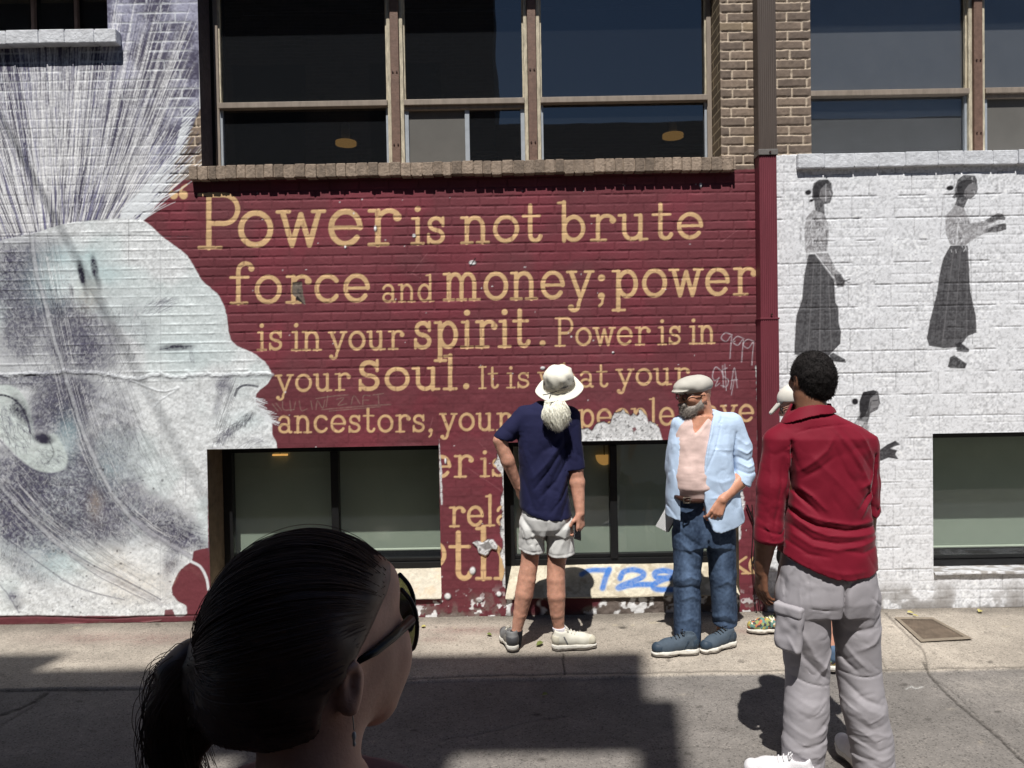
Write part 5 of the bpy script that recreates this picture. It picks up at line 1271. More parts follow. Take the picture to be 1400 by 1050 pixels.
    def fold(s, pts, w, amp, ylo=-1e9, yhi=1e9, prof=None):
        """a ridge (amp > 0) or crease (amp < 0) along a line drawn in x,z"""
        Pw = np.asarray([(p[0], p[2]) if len(p) == 3 else p for p in pts], float)
        def fn(X, Y, Z):
            X, Z = np.broadcast_arrays(X[:, 0:1, :], Z[:, 0:1, :])
            best = np.full(X.shape, 1e9); n = len(Pw) - 1; tt = np.zeros(X.shape)
            for q in range(n):
                (ax, az), (bx, bz) = Pw[q], Pw[q + 1]
                ex, ez = bx - ax, bz - az; L = max(ex * ex + ez * ez, 1e-12)
                t = np.clip(((X - ax) * ex + (Z - az) * ez) / L, 0, 1)
                d2 = (X - ax - t * ex) ** 2 + (Z - az - t * ez) ** 2
                m = d2 < best; best = np.where(m, d2, best); tt = np.where(m, (q + t) / n, tt)
            tap = np.sin(np.clip(tt * .9 + .05, 0, 1) * math.pi) ** .5
            return -amp * tap * np.exp(-(np.sqrt(best) / w) ** 1.35) * ((Y > ylo) & (Y < yhi))
        return s._add([-1e9] * 3, [1e9] * 3, fn, 'd', 0)
    def noise(s, cell, amp, seed, stretch=(1, 1, 1)):
        return s._add([-1e9] * 3, [1e9] * 3, lambda X, Y, Z: (lat3((X, Y, Z), cell, seed, None, stretch) - .5) * 2 * amp, 'd', 0)
    def wrinkle(s, cell, amp, seed, stretch=(1, 1, 1), skew=0.0):
        """sharp cloth creases: valleys where a stretched noise crosses its middle"""
        def fn(X, Y, Z):
            n1 = lat3((X + skew * Z, Y, Z - skew * X) if skew else (X, Y, Z), cell, seed, None, stretch)
            n2 = lat3((X, Y, Z), cell * 2.2, seed + 9, None)
            r = np.clip(np.abs(n1 - .5) * 5.0, 0, 1)
            return amp * (1 - r) ** 1.5 * np.clip((n2 - .3) * 2.2, 0, 1)
        return s._add([-1e9] * 3, [1e9] * 3, fn, 'd', 0)
    def mesh(s, name, h):
        U = [o for o in s.ops if o[3] == 'u']
        lo = np.min([o[0] for o in U], 0) - 3 * h - .012; hi = np.max([o[1] for o in U], 0) + 3 * h + .012
        n = np.ceil((hi - lo) / h).astype(int) + 1
        ax = [(lo[i] + h * np.arange(n[i])).astype(np.float64) for i in range(3)]
        f = np.full(n, .08, np.float32)
        for (a, b, fn, mode, k) in s.ops:
            pad = max(k * 1.5, 0) + .03
            i0 = [max(int((a[i] - pad - lo[i]) / h), 0) if a[i] > -1e8 else 0 for i in range(3)]
            i1 = [min(int((b[i] + pad - lo[i]) / h) + 2, n[i]) if b[i] < 1e8 else n[i] for i in range(3)]
            if any(i1[i] <= i0[i] for i in range(3)): continue
            sl = tuple(slice(i0[i], i1[i]) for i in range(3))
            X = ax[0][sl[0]][:, None, None]; Y = ax[1][sl[1]][None, :, None]; Z = ax[2][sl[2]][None, None, :]
            d = fn(X, Y, Z); cur = f[sl]
            if mode == 'u':
                if k > 0:
                    hh = np.maximum(k - np.abs(cur - d), 0) / k; f[sl] = np.minimum(cur, d) - hh * hh * k * .25
                else: f[sl] = np.minimum(cur, d)
            elif mode == 's':
                d = -d
                if k > 0:
                    hh = np.maximum(k - np.abs(cur - d), 0) / k; f[sl] = np.maximum(cur, d) + hh * hh * k * .25
                else: f[sl] = np.maximum(cur, d)
            elif mode == 'i': f[sl] = np.maximum(cur, d)
            elif mode == 'd': f[sl] = cur + d
        V, Qd = nets(f, lo, h)
        return mesh_np(name, V, Qd)
def solid(fld, name, m, parent, h=.006, colorfn=None, relax=1):
    me = fld.mesh(name, h)
    if relax:                                                 # one gentle smoothing pass over the neighbours
        n = len(me.vertices); co = np.empty(n * 3, np.float32); me.vertices.foreach_get('co', co); co = co.reshape(-1, 3)
        ed = np.empty(len(me.edges) * 2, np.int32); me.edges.foreach_get('vertices', ed); ed = ed.reshape(-1, 2)
        for _ in range(relax):
            acc = np.zeros((n, 3)); cnt = np.zeros(n)
            for a, b in ((0, 1), (1, 0)):
                for d in range(3): acc[:, d] += np.bincount(ed[:, a], weights=co[ed[:, b], d], minlength=n)
                cnt += np.bincount(ed[:, a], minlength=n)
            co = co * .5 + .5 * (acc / np.maximum(cnt, 1)[:, None])
        me.vertices.foreach_set('co', co.astype(np.float32).ravel())
    if colorfn is not None:
        n = len(me.vertices); co = np.empty(n * 3, np.float32); me.vertices.foreach_get('co', co)
        c4 = np.ones((n, 4), np.float32); c4[:, :3] = colorfn(co.reshape(-1, 3))
        at = me.color_attributes.new('paint', 'FLOAT_COLOR', 'POINT'); at.data.foreach_set('color', c4.ravel())
    return link(name, me, m, parent, True)
def strands(name, curves_, r0, r1, m, parent):
    """hair: many fine strands in one object"""
    hc = bpy.data.hair_curves.new(name)
    hc.add_curves([len(c) for c in curves_])
    pos = np.concatenate(curves_).astype(np.float32)
    off = Vector((0, 0, 0)); p = parent
    while p is not None: off += Vector(p.location); p = p.parent
    pos -= np.array(off, np.float32)
    hc.points.foreach_set('position', pos.ravel())
    rad = np.concatenate([np.linspace(r0, r1, len(c)) for c in curves_]).astype(np.float32)
    at = hc.attributes.get('radius') or hc.attributes.new('radius', 'FLOAT', 'POINT')
    at.data.foreach_set('value', rad)
    hc.materials.append(m)
    o = bpy.data.objects.new(name, hc); COL.objects.link(o); o.parent = parent
    return o
def basis(f):
    """rows: forward, left, up for a level facing direction"""
    f = np.array(f, float); f /= np.linalg.norm(f); u = np.array([0, 0, 1.0]); l = np.cross(u, f); l /= np.linalg.norm(l); u = np.cross(f, l)
    return np.array([f, l, u])
def tilt(B, pitch=0, roll=0):
    """nose up by pitch, towards the left shoulder by roll (degrees)"""
    f, l, u = B
    p = math.radians(pitch); f, u = f * math.cos(p) + u * math.sin(p), u * math.cos(p) - f * math.sin(p)
    r = math.radians(roll); u, l = u * math.cos(r) + l * math.sin(r), l * math.cos(r) - u * math.sin(r)
    return np.array([f, l, u])
def loc(o, B, v): return np.asarray(o) + B.T @ np.asarray(v, float)
def head_field(F, c, B, sc=1.0):
    """c: middle of the skull; face along B[0]"""
    L = lambda *v: loc(c, B, np.array(v) * sc)
    R = B
    F.ell(L(-.008, 0, .02), np.array([.096, .076, .092]) * sc, .02, R=R)
    F.ell(L(.03, 0, -.03), np.array([.066, .064, .09]) * sc, .03, R=R)
    F.ell(L(.062, 0, -.095), np.array([.028, .034, .026]) * sc, .03, R=R)      # chin
    F.cone(L(-.01, .055, -.06), L(.06, .02, -.098), .018 * sc, .014 * sc, .025); F.cone(L(-.01, -.055, -.06), L(.06, -.02, -.098), .018 * sc, .014 * sc, .025)
    F.cone(L(.083, .03, .022), L(.083, -.03, .022), .014 * sc, .014 * sc, .02)  # brow
    F.cone(L(.09, 0, .012), L(.112, 0, -.03), .009 * sc, .013 * sc, .012)       # nose
    F.cone(L(.1, .012, -.035), L(.1, -.012, -.035), .009 * sc, .009 * sc, .01)
    for s_ in (1, -1):
        F.ell(L(.062, s_ * .046, -.022), np.array([.026, .022, .022]) * sc, .02, R=R)   # cheek
        F.ell(L(.093, s_ * .032, .004), np.array([.016, .016, .010]) * sc, .008, 's', R=R)  # eye socket
        F.ell(L(.078, s_ * .032, .003), np.array([.0125, .0145, .0115]) * sc, .004, R=R)  # eye under its lid
        E_ = tilt(R, -12 , 0)
        F.ell(L(-.012, s_ * .08, -.008), np.array([.019, .009, .033]) * sc, .008, R=E_)
        F.ell(L(-.008, s_ * .089, -.006), np.array([.010, .006, .019]) * sc, .004, 's', R=E_)
        F.ell(L(.0, s_ * .078, -.036), np.array([.010, .007, .012]) * sc, .008, R=R)
    F.cone(L(.09, .02, -.062), L(.09, -.02, -.062), .0085 * sc, .0085 * sc, .008); F.cone(L(.089, .016, -.075), L(.089, -.016, -.075), .0095 * sc, .0095 * sc, .008)
    F.cone(L(.103, .018, -.068), L(.103, -.018, -.068), .003 * sc, .003 * sc, .004, 's')
    return L
def hand(F, wrist, d, up, size=.19, curl=.5, thumb=1, spread=.25):
    """palm and five fingers. d: wrist to knuckles, up: back of the hand, thumb: +1 / -1 for the side it leaves"""
    d = np.array(d, float); d /= np.linalg.norm(d); up = np.array(up, float); up -= d * (up @ d); up /= np.linalg.norm(up); sd = np.cross(d, up) * thumb
    w = np.asarray(wrist, float); s_ = size / .19
    for i, (o, ln) in enumerate(((.031, .93), (.0105, 1.06), (-.010, 1.0), (-.029, .78))):
        k0 = w + d * (.09, .094, .09, .082)[i] * s_ + sd * o * s_
        F.cone(w + d * .012 * s_ + sd * o * .6 * s_, k0, .0145 * s_, .0112 * s_, .012)
        f_ = d + sd * spread * (.35, .1, -.12, -.38)[i]; f_ = f_ / np.linalg.norm(f_); u_ = up; p = k0
        seg = np.array([.043, .027, .022]) * ln * s_; rr = np.array([.0098, .0088, .0080, .0068]) * s_
        for j in range(3):
            a_ = curl * (.8 + .12 * i) * (.75, 1.0, .8)[j]
            nf = f_ * math.cos(a_) - u_ * math.sin(a_); u_ = u_ * math.cos(a_) + f_ * math.sin(a_); f_ = nf
            q = p + f_ * seg[j]; F.cone(p, q, rr[j], rr[j + 1], .003); p = q
    b = w + d * .024 * s_ + sd * .020 * s_ - up * .006 * s_
    t1 = b + (d * .6 + sd * .62 - up * .35) * .042 * s_; t2 = t1 + (d * .85 + sd * .25 - up * (.3 + .3 * curl)) * .033 * s_; t3 = t2 + (d * .9 - sd * .1 - up * (.3 + .5 * curl)) * .026 * s_
    F.cone(b, t1, .0155 * s_, .012 * s_, .012); F.cone(t1, t2, .0112 * s_, .0098 * s_, .004); F.cone(t2, t3, .0098 * s_, .0076 * s_, .003)
M_OUTSOLE = mat('worn_outsole', alb(120, 112, 104), .8, .2, 30)
def shoe(parent, heel, toe_dir, L=.29, mu=None, ms=None, ml=None, pitch=0, h=.0045, wide=1.0, lace=True, panel=None, accent=None):
    """heel: ground point under the heel"""
    B = basis([toe_dir[0], toe_dir[1], 0]); q = L / .29
    G_ = lambda x, y, z: loc(heel, B, (x * q, y * q * wide, z * q))
    def upper(g, *cuts):
        F = Field()
        F.chain([G_(.04, 0, .058), G_(.12, 0, .052), G_(.19, .004, .045), G_(.245, .006, .042)], [.036 * q + g, .036 * q + g, .041 * q + g, .033 * q + g], .02)
        F.cone(G_(.048, 0, .07), G_(.055, 0, .098), .036 * q + g, .038 * q + g, .02); F.cone(G_(.08, 0, .085), G_(.19, 0, .055), .033 * q + g, .03 * q + g, .025)
        F.ell(G_(.06, 0, .115), np.array([.034, .030, .03]) * q - g, .006, 's', R=B)
        F.plane(G_(0, 0, .028), (0, 0, -1))
        for (x, z, nx_, nz_) in cuts: F.plane(G_(x, 0, z), tuple(B[0] * nx_ + np.array([0, 0, 1.0]) * nz_))
        return F
    F = upper(0); F.noise(.05, .0012, 3)
    o = solid(F, 'shoe', mu, parent, h)
    pm_ = panel or mu
    solid(upper(.0022, (.225, 0, -1, 0), (.2, .058, -.3, 1)), 'toe_cap', pm_, o, h); solid(upper(.0022, (.045, 0, 1, 0), (0, .088, 0, 1)), 'heel_counter', pm_, o, h)
    solid(upper(.0018, (.105, 0, -1, -.45), (.118, 0, 1, .45), (0, .09, 0, 1)), 'side_strip', accent or pm_, o, h)
    S2 = Field(); O2 = Field()
    for (a, b, ra, rb) in (((.04, 0), (.13, -.002), .040, .037), ((.13, -.002), (.2, .004), .037, .047), ((.2, .004), (.25, .006), .047, .034)):
        S2.cone(G_(a[0], a[1], .02), G_(b[0], b[1], .02), ra * q, rb * q, .015); O2.cone(G_(a[0], a[1], .008), G_(b[0], b[1], .008), ra * q * .985, rb * q * .985, .015)
    S2.plane(G_(0, 0, .034), (0, 0, 1)); S2.plane(G_(0, 0, .0095), (0, 0, -1)); S2.plane(G_(.22, 0, .03), tuple(-B[0] * 0 + np.array([0, 0, 1.0]) + B[0] * .12)); S2.noise(.02, .0016, 7, (1, 1, .4))
    solid(S2, 'midsole', ms, o, h)
    O2.plane(G_(0, 0, .009), (0, 0, 1)); O2.plane(G_(0, 0, .001), (0, 0, -1)); O2.ell(G_(.13, 0, .0), (.025, .1, .006), .003, 's', R=B)
    solid(O2, 'outsole', M_OUTSOLE, o, h)
    if lace:
        mb = MB()
        for k in range(5):
            x = .1 + k * .02; z = .122 - k * .0085
            mb.tube([G_(x, -.026, z - .012), G_(x + .004, -.010, z), G_(x + .004, .010, z), G_(x, .026, z - .012)], .0028 * q, 6)
        for sg in (1, -1): mb.tube([G_(.1, 0, .124), G_(.088, sg * .02, .136), G_(.095, sg * .034, .126), G_(.103, sg * .012, .122)], .0022 * q, 6)
        mb.build('lace', ml or ms, o, True)
    return o
def cloth(name, c, var=.08, rough=.85, weave=900, sheen=.03, bump=.25):
    m = mat(name, c, rough, var, 9, spec=.2, sheen=sheen)
    n = m.node_tree; b = n.nodes['Principled BSDF']; tc = n.nodes.new('ShaderNodeTexCoord')
    w1 = n.nodes.new('ShaderNodeTexNoise'); w1.inputs['Scale'].default_value = weave * .35; w1.inputs['Detail'].default_value = 3; n.links.new(tc.outputs['Object'], w1.inputs['Vector'])
    bp = n.nodes.new('ShaderNodeBump'); bp.inputs['Strength'].default_value = bump; bp.inputs['Distance'].default_value = .002
    n.links.new(w1.outputs['Fac'], bp.inputs['Height']); n.links.new(bp.outputs['Normal'], b.inputs['Normal'])
    return m
def skin(name, c, var=.12):
    m = mat(name, c, .5, var, 30, .25, 240, spec=.4, sss=.12, bdist=.002)
    return m
# ================================================================== the people
M_DENIM = None
def person(name_at, label):
    return empty('person', name_at, label, 'person')
def mk(Y0):
    """pixel -> world on the plane y = Y0 (+dy), and metres per pixel there"""
    return (lambda px, py, dy=0.0: W(px, py, Y0 + dy)), (Y0 + 5.25) / F_PX
def rows_px(P_, s_, Y0, rows):
    out = []
    for r in rows:                                            # (py, cx, halfwidth, depth half, dy)
        p = P_(r[1], r[0], r[4] if len(r) > 4 else 0)
        out.append((p[2], p[0], p[1], r[2] * s_, r[3]))
    return out
M_SKINA = skin('sun_reddened_skin', alb(192, 142, 120), .2); M_SKINB = skin('tanned_skin', alb(192, 138, 112)); M_SKINC = skin('brown_skin', alb(122, 84, 64)); M_SKIND = skin('pale_skin', alb(200, 148, 126))
M_WHITE_HAIR = mat('white_hair', alb(238, 234, 220), .5, .1, 60); M_GREY_HAIR = mat('grey_beard', alb(140, 132, 124), .6, .4, 120); M_BLACK_HAIR = mat('black_hair', alb(26, 21, 20) * .8, .85, .3, 50); M_BROWN_HAIR = mat('dark_brown_hair', alb(78, 58, 50), .42, .25, 40)
M_RUBBER = mat('white_rubber_sole', alb(214, 210, 200), .7, .12, 30); M_LENS = mat('dark_lens', alb(14, 14, 14), .1, spec=.6); M_GFRAME = mat('black_spectacle_frame', alb(18, 17, 17), .3)

# ------------------------------------------------------------------ 1. man in the navy tee, seen from behind
Y1 = float(G(742, 886)[1]); P1, s1 = mk(Y1)
A = person((P1(742, 886)[0], Y1, 0), 'man seen from behind in navy t-shirt, cream shorts and floppy white hat, hand on hip')
F = Field()
F.loft(rows_px(P1, s1, Y1, [(556, 748, 22, .06), (575, 745, 32, .085), (610, 741, 29, .10), (660, 743, 29, .10), (700, 746, 31, .105), (722, 746, 32, .105)]), .02)
F.cone(P1(753, 565, -.01), P1(763, 536, -.035), .062, .06, .03)
B1 = tilt(basis([.12, .95, 0]), 32, 0); hc1 = P1(765, 522, -.04)
head_field(F, hc1 - np.array([0, 0, .008]), B1, .92)
F.chain([P1(728, 716), P1(724.5, 766, .006), P1(720.5, 790, -.004), P1(716.5, 812, -.010), P1(711.5, 838, -.004), P1(706.5, 862), P1(704, 884, .01)], [.078, .0555, .0575, .0575, .044, .0325, .036], .006)
F.chain([P1(766, 718), P1(760.5, 772, .006), P1(760, 792, -.004), P1(760.5, 814, -.010), P1(762, 838, -.002), P1(764, 858, .01), P1(768, 878, .03)], [.078, .0575, .0585, .059, .046, .034, .036], .006)
F.cone(P1(714, 574, -.02), P1(685, 602, -.05), .044, .041, .02); F.chain([P1(683, 602, -.05), P1(694, 630, -.045), P1(708, 665, .0)], [.042, .042, .028], .015)
hand(F, P1(708, 664, .0), P1(714, 688, .05) - P1(708, 664, .0), (-.8, -.55, 0), .185, .25, -1, .1)
F.chain([P1(779, 580), P1(787, 645, -.01), P1(789, 660, -.015), P1(793, 702, -.06)], [.044, .046, .048, .029], .015)
hand(F, P1(793, 701, -.06), (.02, -.05, -1), (.75, -.65, 0), .19, .75, 1, .15)
F.noise(.02, .0012, 4)
solid(F, 'body', M_SKINA, A, .0045)
# tee
F = Field()
F.loft(rows_px(P1, s1, Y1, [(548, 750, 15, .055), (556, 748, 28, .085), (565, 747, 36, .105), (580, 744.5, 37.5, .118), (600, 740.5, 33.5, .124), (640, 742, 33.5, .128), (680, 744.5, 34.5, .135), (697, 746, 35, .135), (712, 747.5, 36, .135)]), .02, p=2.3)
F.cone(P1(717, 568, -.01), P1(688, 599, -.045), .064, .060, .035); F.cone(P1(780, 569), P1(785.5, 640, -.005), .062, .066, .035)
F.ell(P1(757, 545, -.02), (.075, .085, .05), .012, 's')
pl = lambda *q: [(P1(x, y)[0], P1(x, y)[2]) for x, y in q]
F.carve(pl((705, 692.5), (728, 701), (748, 706.5), (768, 707.5), (792, 703), (792, 760), (700, 760)), Y1)
F.carve(pl((668, 590), (678, 597.5), (690, 601.5), (704, 605), (708.5, 605), (708.5, 660), (660, 660)), Y1)
F.carve(pl((770, 641.5), (785, 642), (804, 639), (804, 700), (780.5, 700), (779.5, 660), (776, 645)), Y1)
fr = dict(ylo=-9, yhi=Y1 + .03)
for q, w_, a_ in (([(771, 598), (745, 632), (728, 650)], 3.5, .010), ([(772, 606), (748, 642), (730, 664)], 2.4, -.011), ([(774, 628), (758, 655), (738, 676)], 2.5, -.009), ([(776, 655), (768, 676), (752, 696)], 2.2, -.009), ([(770, 590), (756, 606), (744, 614)], 2.5, -.007), ([(773, 618), (755, 650), (742, 690)], 5, -.010), ([(776, 640), (764, 672), (757, 703)], 4.5, .010), ([(768, 590), (740, 615), (722, 640)], 6, -.006), ([(714, 610), (726, 640), (740, 690)], 6, .008), ([(712, 640), (722, 668), (731, 700)], 4, -.007), ([(741, 575), (733, 610), (729, 640)], 7, .006), ([(779, 668), (770, 690), (766, 705)], 3, -.006), ([(712, 690), (735, 699), (760, 702)], 5, .005), ([(772, 566), (770, 590), (771, 612)], 2, -.006), ([(712, 575), (708, 592), (709, 603)], 2.5, -.006), ([(776, 600), (786, 618), (797, 626)], 3, -.004), ([(690, 585), (700, 592), (706, 600)], 3, -.005), ([(750, 640), (745, 670), (748, 698)], 4, -.007)):
    F.fold(pl(*q), w_ * s1, a_, **fr)
F.noise(.07, .003, 21, (1, 1, 2.2)); F.wrinkle(.06, .006, 23, (1, 1, 2.4), .5); F.wrinkle(.03, .002, 24)
M_NAVY = cloth('navy_jersey', alb(40, 42, 80) * .62, bump=.15)
tee = solid(F, 't_shirt', M_NAVY, A, .0055)
# shorts
F = Field()
F.loft(rows_px(P1, s1, Y1, [(694, 746, 32, .118), (706, 746.5, 35, .130), (720, 747, 36, .125), (730, 747, 35, .11)]), .02)
F.cone(P1(729, 716), P1(727, 757, .005), .088, .086, .02); F.cone(P1(764.5, 716), P1(766, 762, .005), .088, .092, .02)
F.carve(pl((700, 750), (709, 751), (726, 755), (745.5, 755), (746.5, 758), (760, 759.5), (775, 759), (795, 755), (795, 800), (700, 800)), Y1)
for q, w_, a_ in (([(746, 712), (746, 740), (746, 757)], 2.2, -.014), ([(715, 705), (726, 722), (744, 742)], 3.5, -.012), ([(712, 715), (720, 735), (732, 752)], 4, .008), ([(750, 700), (748, 715), (742, 735)], 3, .008), ([(780, 705), (765, 720), (748, 732)], 3.5, -.010), ([(776, 712), (770, 735), (760, 755)], 4, .008), ([(783, 720), (779, 740), (776, 757)], 3, -.009), ([(715, 740), (712, 748), (714, 754)], 2.5, -.006), ([(758, 738), (754, 748), (755, 757)], 2.5, .006), ([(708, 747), (726, 751), (745, 751)], .9, -.004), ([(747, 754), (760, 755.5), (786, 753)], .9, -.004)):
    F.fold(pl(*q), w_ * s1, a_, **fr)
F.noise(.05, .003, 31, (1, 1, 1.6)); F.wrinkle(.04, .006, 33, (1, 1, 1.6), .3)
solid(F, 'shorts', cloth('cream_cotton', alb(206, 205, 202), .06), A, .0055)
# socks, shoes
F = Field(); F.cone(P1(706.5, 860), P1(704, 880, .005), .040, .042, .01); F.plane(P1(706, 861), (0, 0, 1)); solid(F, 'sock', cloth('black_sock', alb(26, 26, 32)), A, .005)
F = Field(); F.cone(P1(764, 857, .01), P1(769, 876, .02), .042, .044, .01); F.plane(P1(764, 858), (0, 0, 1)); solid(F, 'sock', cloth('white_sock', alb(196, 194, 200)), A, .005)
M_SH1 = mat('cream_leather', alb(208, 204, 190), .5, .1, 24); M_SH1B = mat('grey_shoe_panel', alb(112, 112, 112), .55, .15, 24)
hl = G(703, 894); hl = hl + np.array([0, .0, 0]); hl[2] = .012
shoe(A, hl, (-.22, .97), .29, M_SH1B, M_RUBBER, M_SH1, panel=mat('charcoal_panel', alb(70, 70, 72), .5, .1, 24), accent=M_SH1)
hl = G(754, 889); hl[2] = .006
shoe(A, hl, (.97, .10), .30, M_SH1, M_RUBBER, M_RUBBER, wide=1.05, panel=mat('ivory_leather_panel', alb(190, 184, 166), .5, .1, 24), accent=M_SH1B)
# hat
M_HAT = cloth('white_cotton_hat', alb(224, 220, 206), .05)
ax = np.array([-.10, -.56, .80]); ax /= np.linalg.norm(ax); hb = P1(764.5, 527, -.04)
e1 = np.cross(ax, [0, 1, 0]); e1 /= np.linalg.norm(e1); e2 = np.cross(ax, e1)
bm = bmesh.new(); prof = [(.0, .128), (.035, .127), (.066, .119), (.083, .104), (.091, .082), (.094, .05), (.097, .018), (.099, .002), (.112, -.006), (.128, -.011), (.145, -.016), (.151, -.018), (.151, -.022), (.140, -.021), (.12, -.014), (.1, -.004), (.093, .0)]
rings = []
for r_, z_ in prof:
    ring = []
    for k in range(56):
        t = 2 * math.pi * k / 56
        wv = .006 * math.sin(3 * t + .8) + .004 * math.sin(5 * t)
        crumple = (.004 * math.sin(7 * t + z_ * 90) + .003 * math.sin(4 * t - z_ * 60)) if .02 < z_ < .12 else 0
        rr = r_ + crumple + (wv * .5 if r_ > .1 else 0); zz = z_ + (wv * (r_ - .1) / .05 if r_ > .1 else 0)
        ring.append(bm.verts.new(Vector([float(v) for v in (hb + e1 * rr * math.cos(t) + e2 * rr * .94 * math.sin(t) + ax * zz)])))
    rings.append(ring)
for a, b in zip(rings, rings[1:]):
    for k in range(56): bm.faces.new((a[k], a[(k + 1) % 56], b[(k + 1) % 56], b[k]))
m_ = MB(); m_.bm.free(); m_.bm = bm; hat = m_.build('sun_hat', M_HAT, A, True)
bm = bmesh.new()
rings = []
for r_, z_ in ((.0985, .006), (.1005, .012), (.0975, .034), (.096, .04)):
    rings.append([bm.verts.new(Vector([float(v) for v in (hb + e1 * r_ * 1.01 * math.cos(2 * math.pi * k / 56) + e2 * r_ * .95 * math.sin(2 * math.pi * k / 56) + ax * z_)])) for k in range(56)])
for a, b in zip(rings, rings[1:]):
    for k in range(56): bm.faces.new((a[k], a[(k + 1) % 56], b[(k + 1) % 56], b[k]))
m_ = MB(); m_.bm.free(); m_.bm = bm; m_.build('hat_band', cloth('beige_hat_band', alb(180, 172, 158)), hat, True)
q = P1(752, 536, -.20)
MB().tube([P1(762, 535, -.165), P1(755, 537, -.185), P1(748, 539, -.19), P1(742, 540, -.185)], .003, 6).tube([P1(754, 537, -.186), P1(751, 545, -.19)], .003, 6).build('hat_cord', M_GFRAME, hat, True)
# ponytail
F = Field(); F.ell(P1(758, 556, -.105), (.058, .045, .05), .02); F.ell(P1(752, 567, -.122), (.046, .036, .046), .02); F.ell(P1(765, 570, -.122), (.048, .038, .056), .02); F.ell(P1(763, 580, -.128), (.036, .028, .032), .02)
F.noise(.03, .006, 41)
tail = solid(F, 'ponytail', M_WHITE_HAIR, A, .005)
r_ = np.random.default_rng(3); cs = []
for k in range(3200):
    x0 = 758 + np.clip(r_.normal(0, 7), -13, 14); a0 = np.array(P1(x0, 549 + r_.uniform(-1, 6), -.125 - r_.uniform(0, .03)))
    x1 = 760.5 + (x0 - 758) * .95 + r_.normal(0, 2.5); yend = 586 - abs(x0 - 759) * .7 + r_.normal(0, 2.5); b0 = np.array(P1(x1, yend, -.15 + r_.normal(0, .012)))
    t = np.linspace(0, 1, 11)[:, None]; c = a0 * (1 - t) + b0 * t
    bx = math.sin((x0 + 3 * math.sin(x0)) * .9); fq = 8 + 2 * bx
    c[:, 0] += np.sin(t[:, 0] * 3.1) * (x0 - 758) * s1 * .22 + (.006 * np.sin(t[:, 0] * fq + bx * 4) + .002 * np.sin(t[:, 0] * 15 + k)) * (.3 + t[:, 0]); c[:, 1] -= np.sin(t[:, 0] * 3.1) * .028 + .006 * np.cos(t[:, 0] * fq + bx * 4)
    cs.append(c)
strands('ponytail_strands', cs, .0010, .0006, M_WHITE_HAIR, tail)
# what he holds
tag_o = empty('phone', P1(792, 725, -.09), 'small dark object held in the lowered hand of the man in navy', 'phone')
Bx = tilt(basis([.75, -.65, 0]), 20, 24)
F = Field(); F.box(P1(789, 724, -.075), (.0055, .034, .066), Bx, .006); solid(F, 'case', mat('dark_case', alb(30, 28, 30), .4), tag_o, .003)
F = Field(); F.box(P1(789, 724, -.075) + Bx[0] * .0056, (.0012, .029, .058), Bx, .001); solid(F, 'screen', M_LENS, tag_o, .002)

# ------------------------------------------------------------------ 2. man in the pale blue blazer
Y2 = float(G(948, 884)[1]); P2, s2 = mk(Y2)
Bm = person((P2(950, 884)[0], Y2, 0), 'bearded man in pale blue blazer, pink tee, jeans and light flat cap looking left')
pl = lambda *q: [(P2(x, y)[0], P2(x, y)[2]) for x, y in q]
face = basis([-.93, -.36, 0]); face = tilt(face, 0, 0)
F = Field()
hc2 = P2(950.5, 541, 0)
L2 = head_field(F, hc2, face, 1.0)
F.cone(P2(958, 556, .01), P2(962, 580, .02), .064, .075, .03)
F.loft(rows_px(P2, s2, Y2, [(568, 962, 26, .07), (590, 956, 27, .09), (640, 953, 28, .105), (680, 955, 26, .10), (720, 962, 33, .11)]), .02)
F.cone(P2(942, 715), P2(938, 795, -.01), .085, .06, .02); F.cone(P2(938, 795, -.01), P2(937, 872), .06, .045, .02); F.cone(P2(983, 712), P2(990, 790, .02), .085, .06, .02); F.cone(P2(990, 790, .02), P2(990, 862, .04), .06, .045, .02)
F.chain([P2(1004, 580), P2(1019, 646, -.04), P2(1010, 658, -.07), P2(987, 683, -.16)], [.055, .047, .049, .031], .015)
hand(F, P2(988, 682, -.158), P2(976, 709, -.18) - P2(988, 682, -.158), (.25, -.9, .3), .205, .85, 1, .08)
F.chain([P2(936, 592, .08), P2(926, 640, .10), P2(921, 700, .07)], [.045, .040, .03], .015); hand(F, P2(921, 698, .07), (.1, -.1, -1), (-1, 0, 0), .185, .5, 1, .1)
F.noise(.02, .0012, 14)
solid(F, 'body', M_SKINB, Bm, .0042)
# tee with the belly
F = Field()
F.loft(rows_px(P2, s2, Y2, [(566, 956, 16, .07), (580, 953, 27, .10), (605, 951, 31, .125, -.01), (640, 950, 31.5, .145, -.02), (664, 950, 30.5, .155, -.025), (681, 951, 27.5, .135, -.015)]), .02, p=2.1)
F.ell(P2(939, 652, -.05), (.078, .11, .12), .06)
F.carve(pl((941, 560), (944.5, 592.5), (968, 566), (972, 550), (938, 548)), Y2, yhi=Y2 + .02, k=.006)
for q, w_, a_ in (([(944, 596), (955, 585), (968, 571)], 1.2, .004), ([(928, 600), (936, 630), (934, 660)], 4, .003), ([(950, 610), (946, 640), (950, 672)], 4, -.003)): F.fold(pl(*q), w_ * s2, a_, yhi=Y2)
F.noise(.06, .003, 51, (1, 1, .6)); F.noise(.02, .0009, 52, (2, 1, .5))
solid(F, 't_shirt', cloth('heather_pink_jersey', alb(208, 182, 174), .16), Bm, .005)
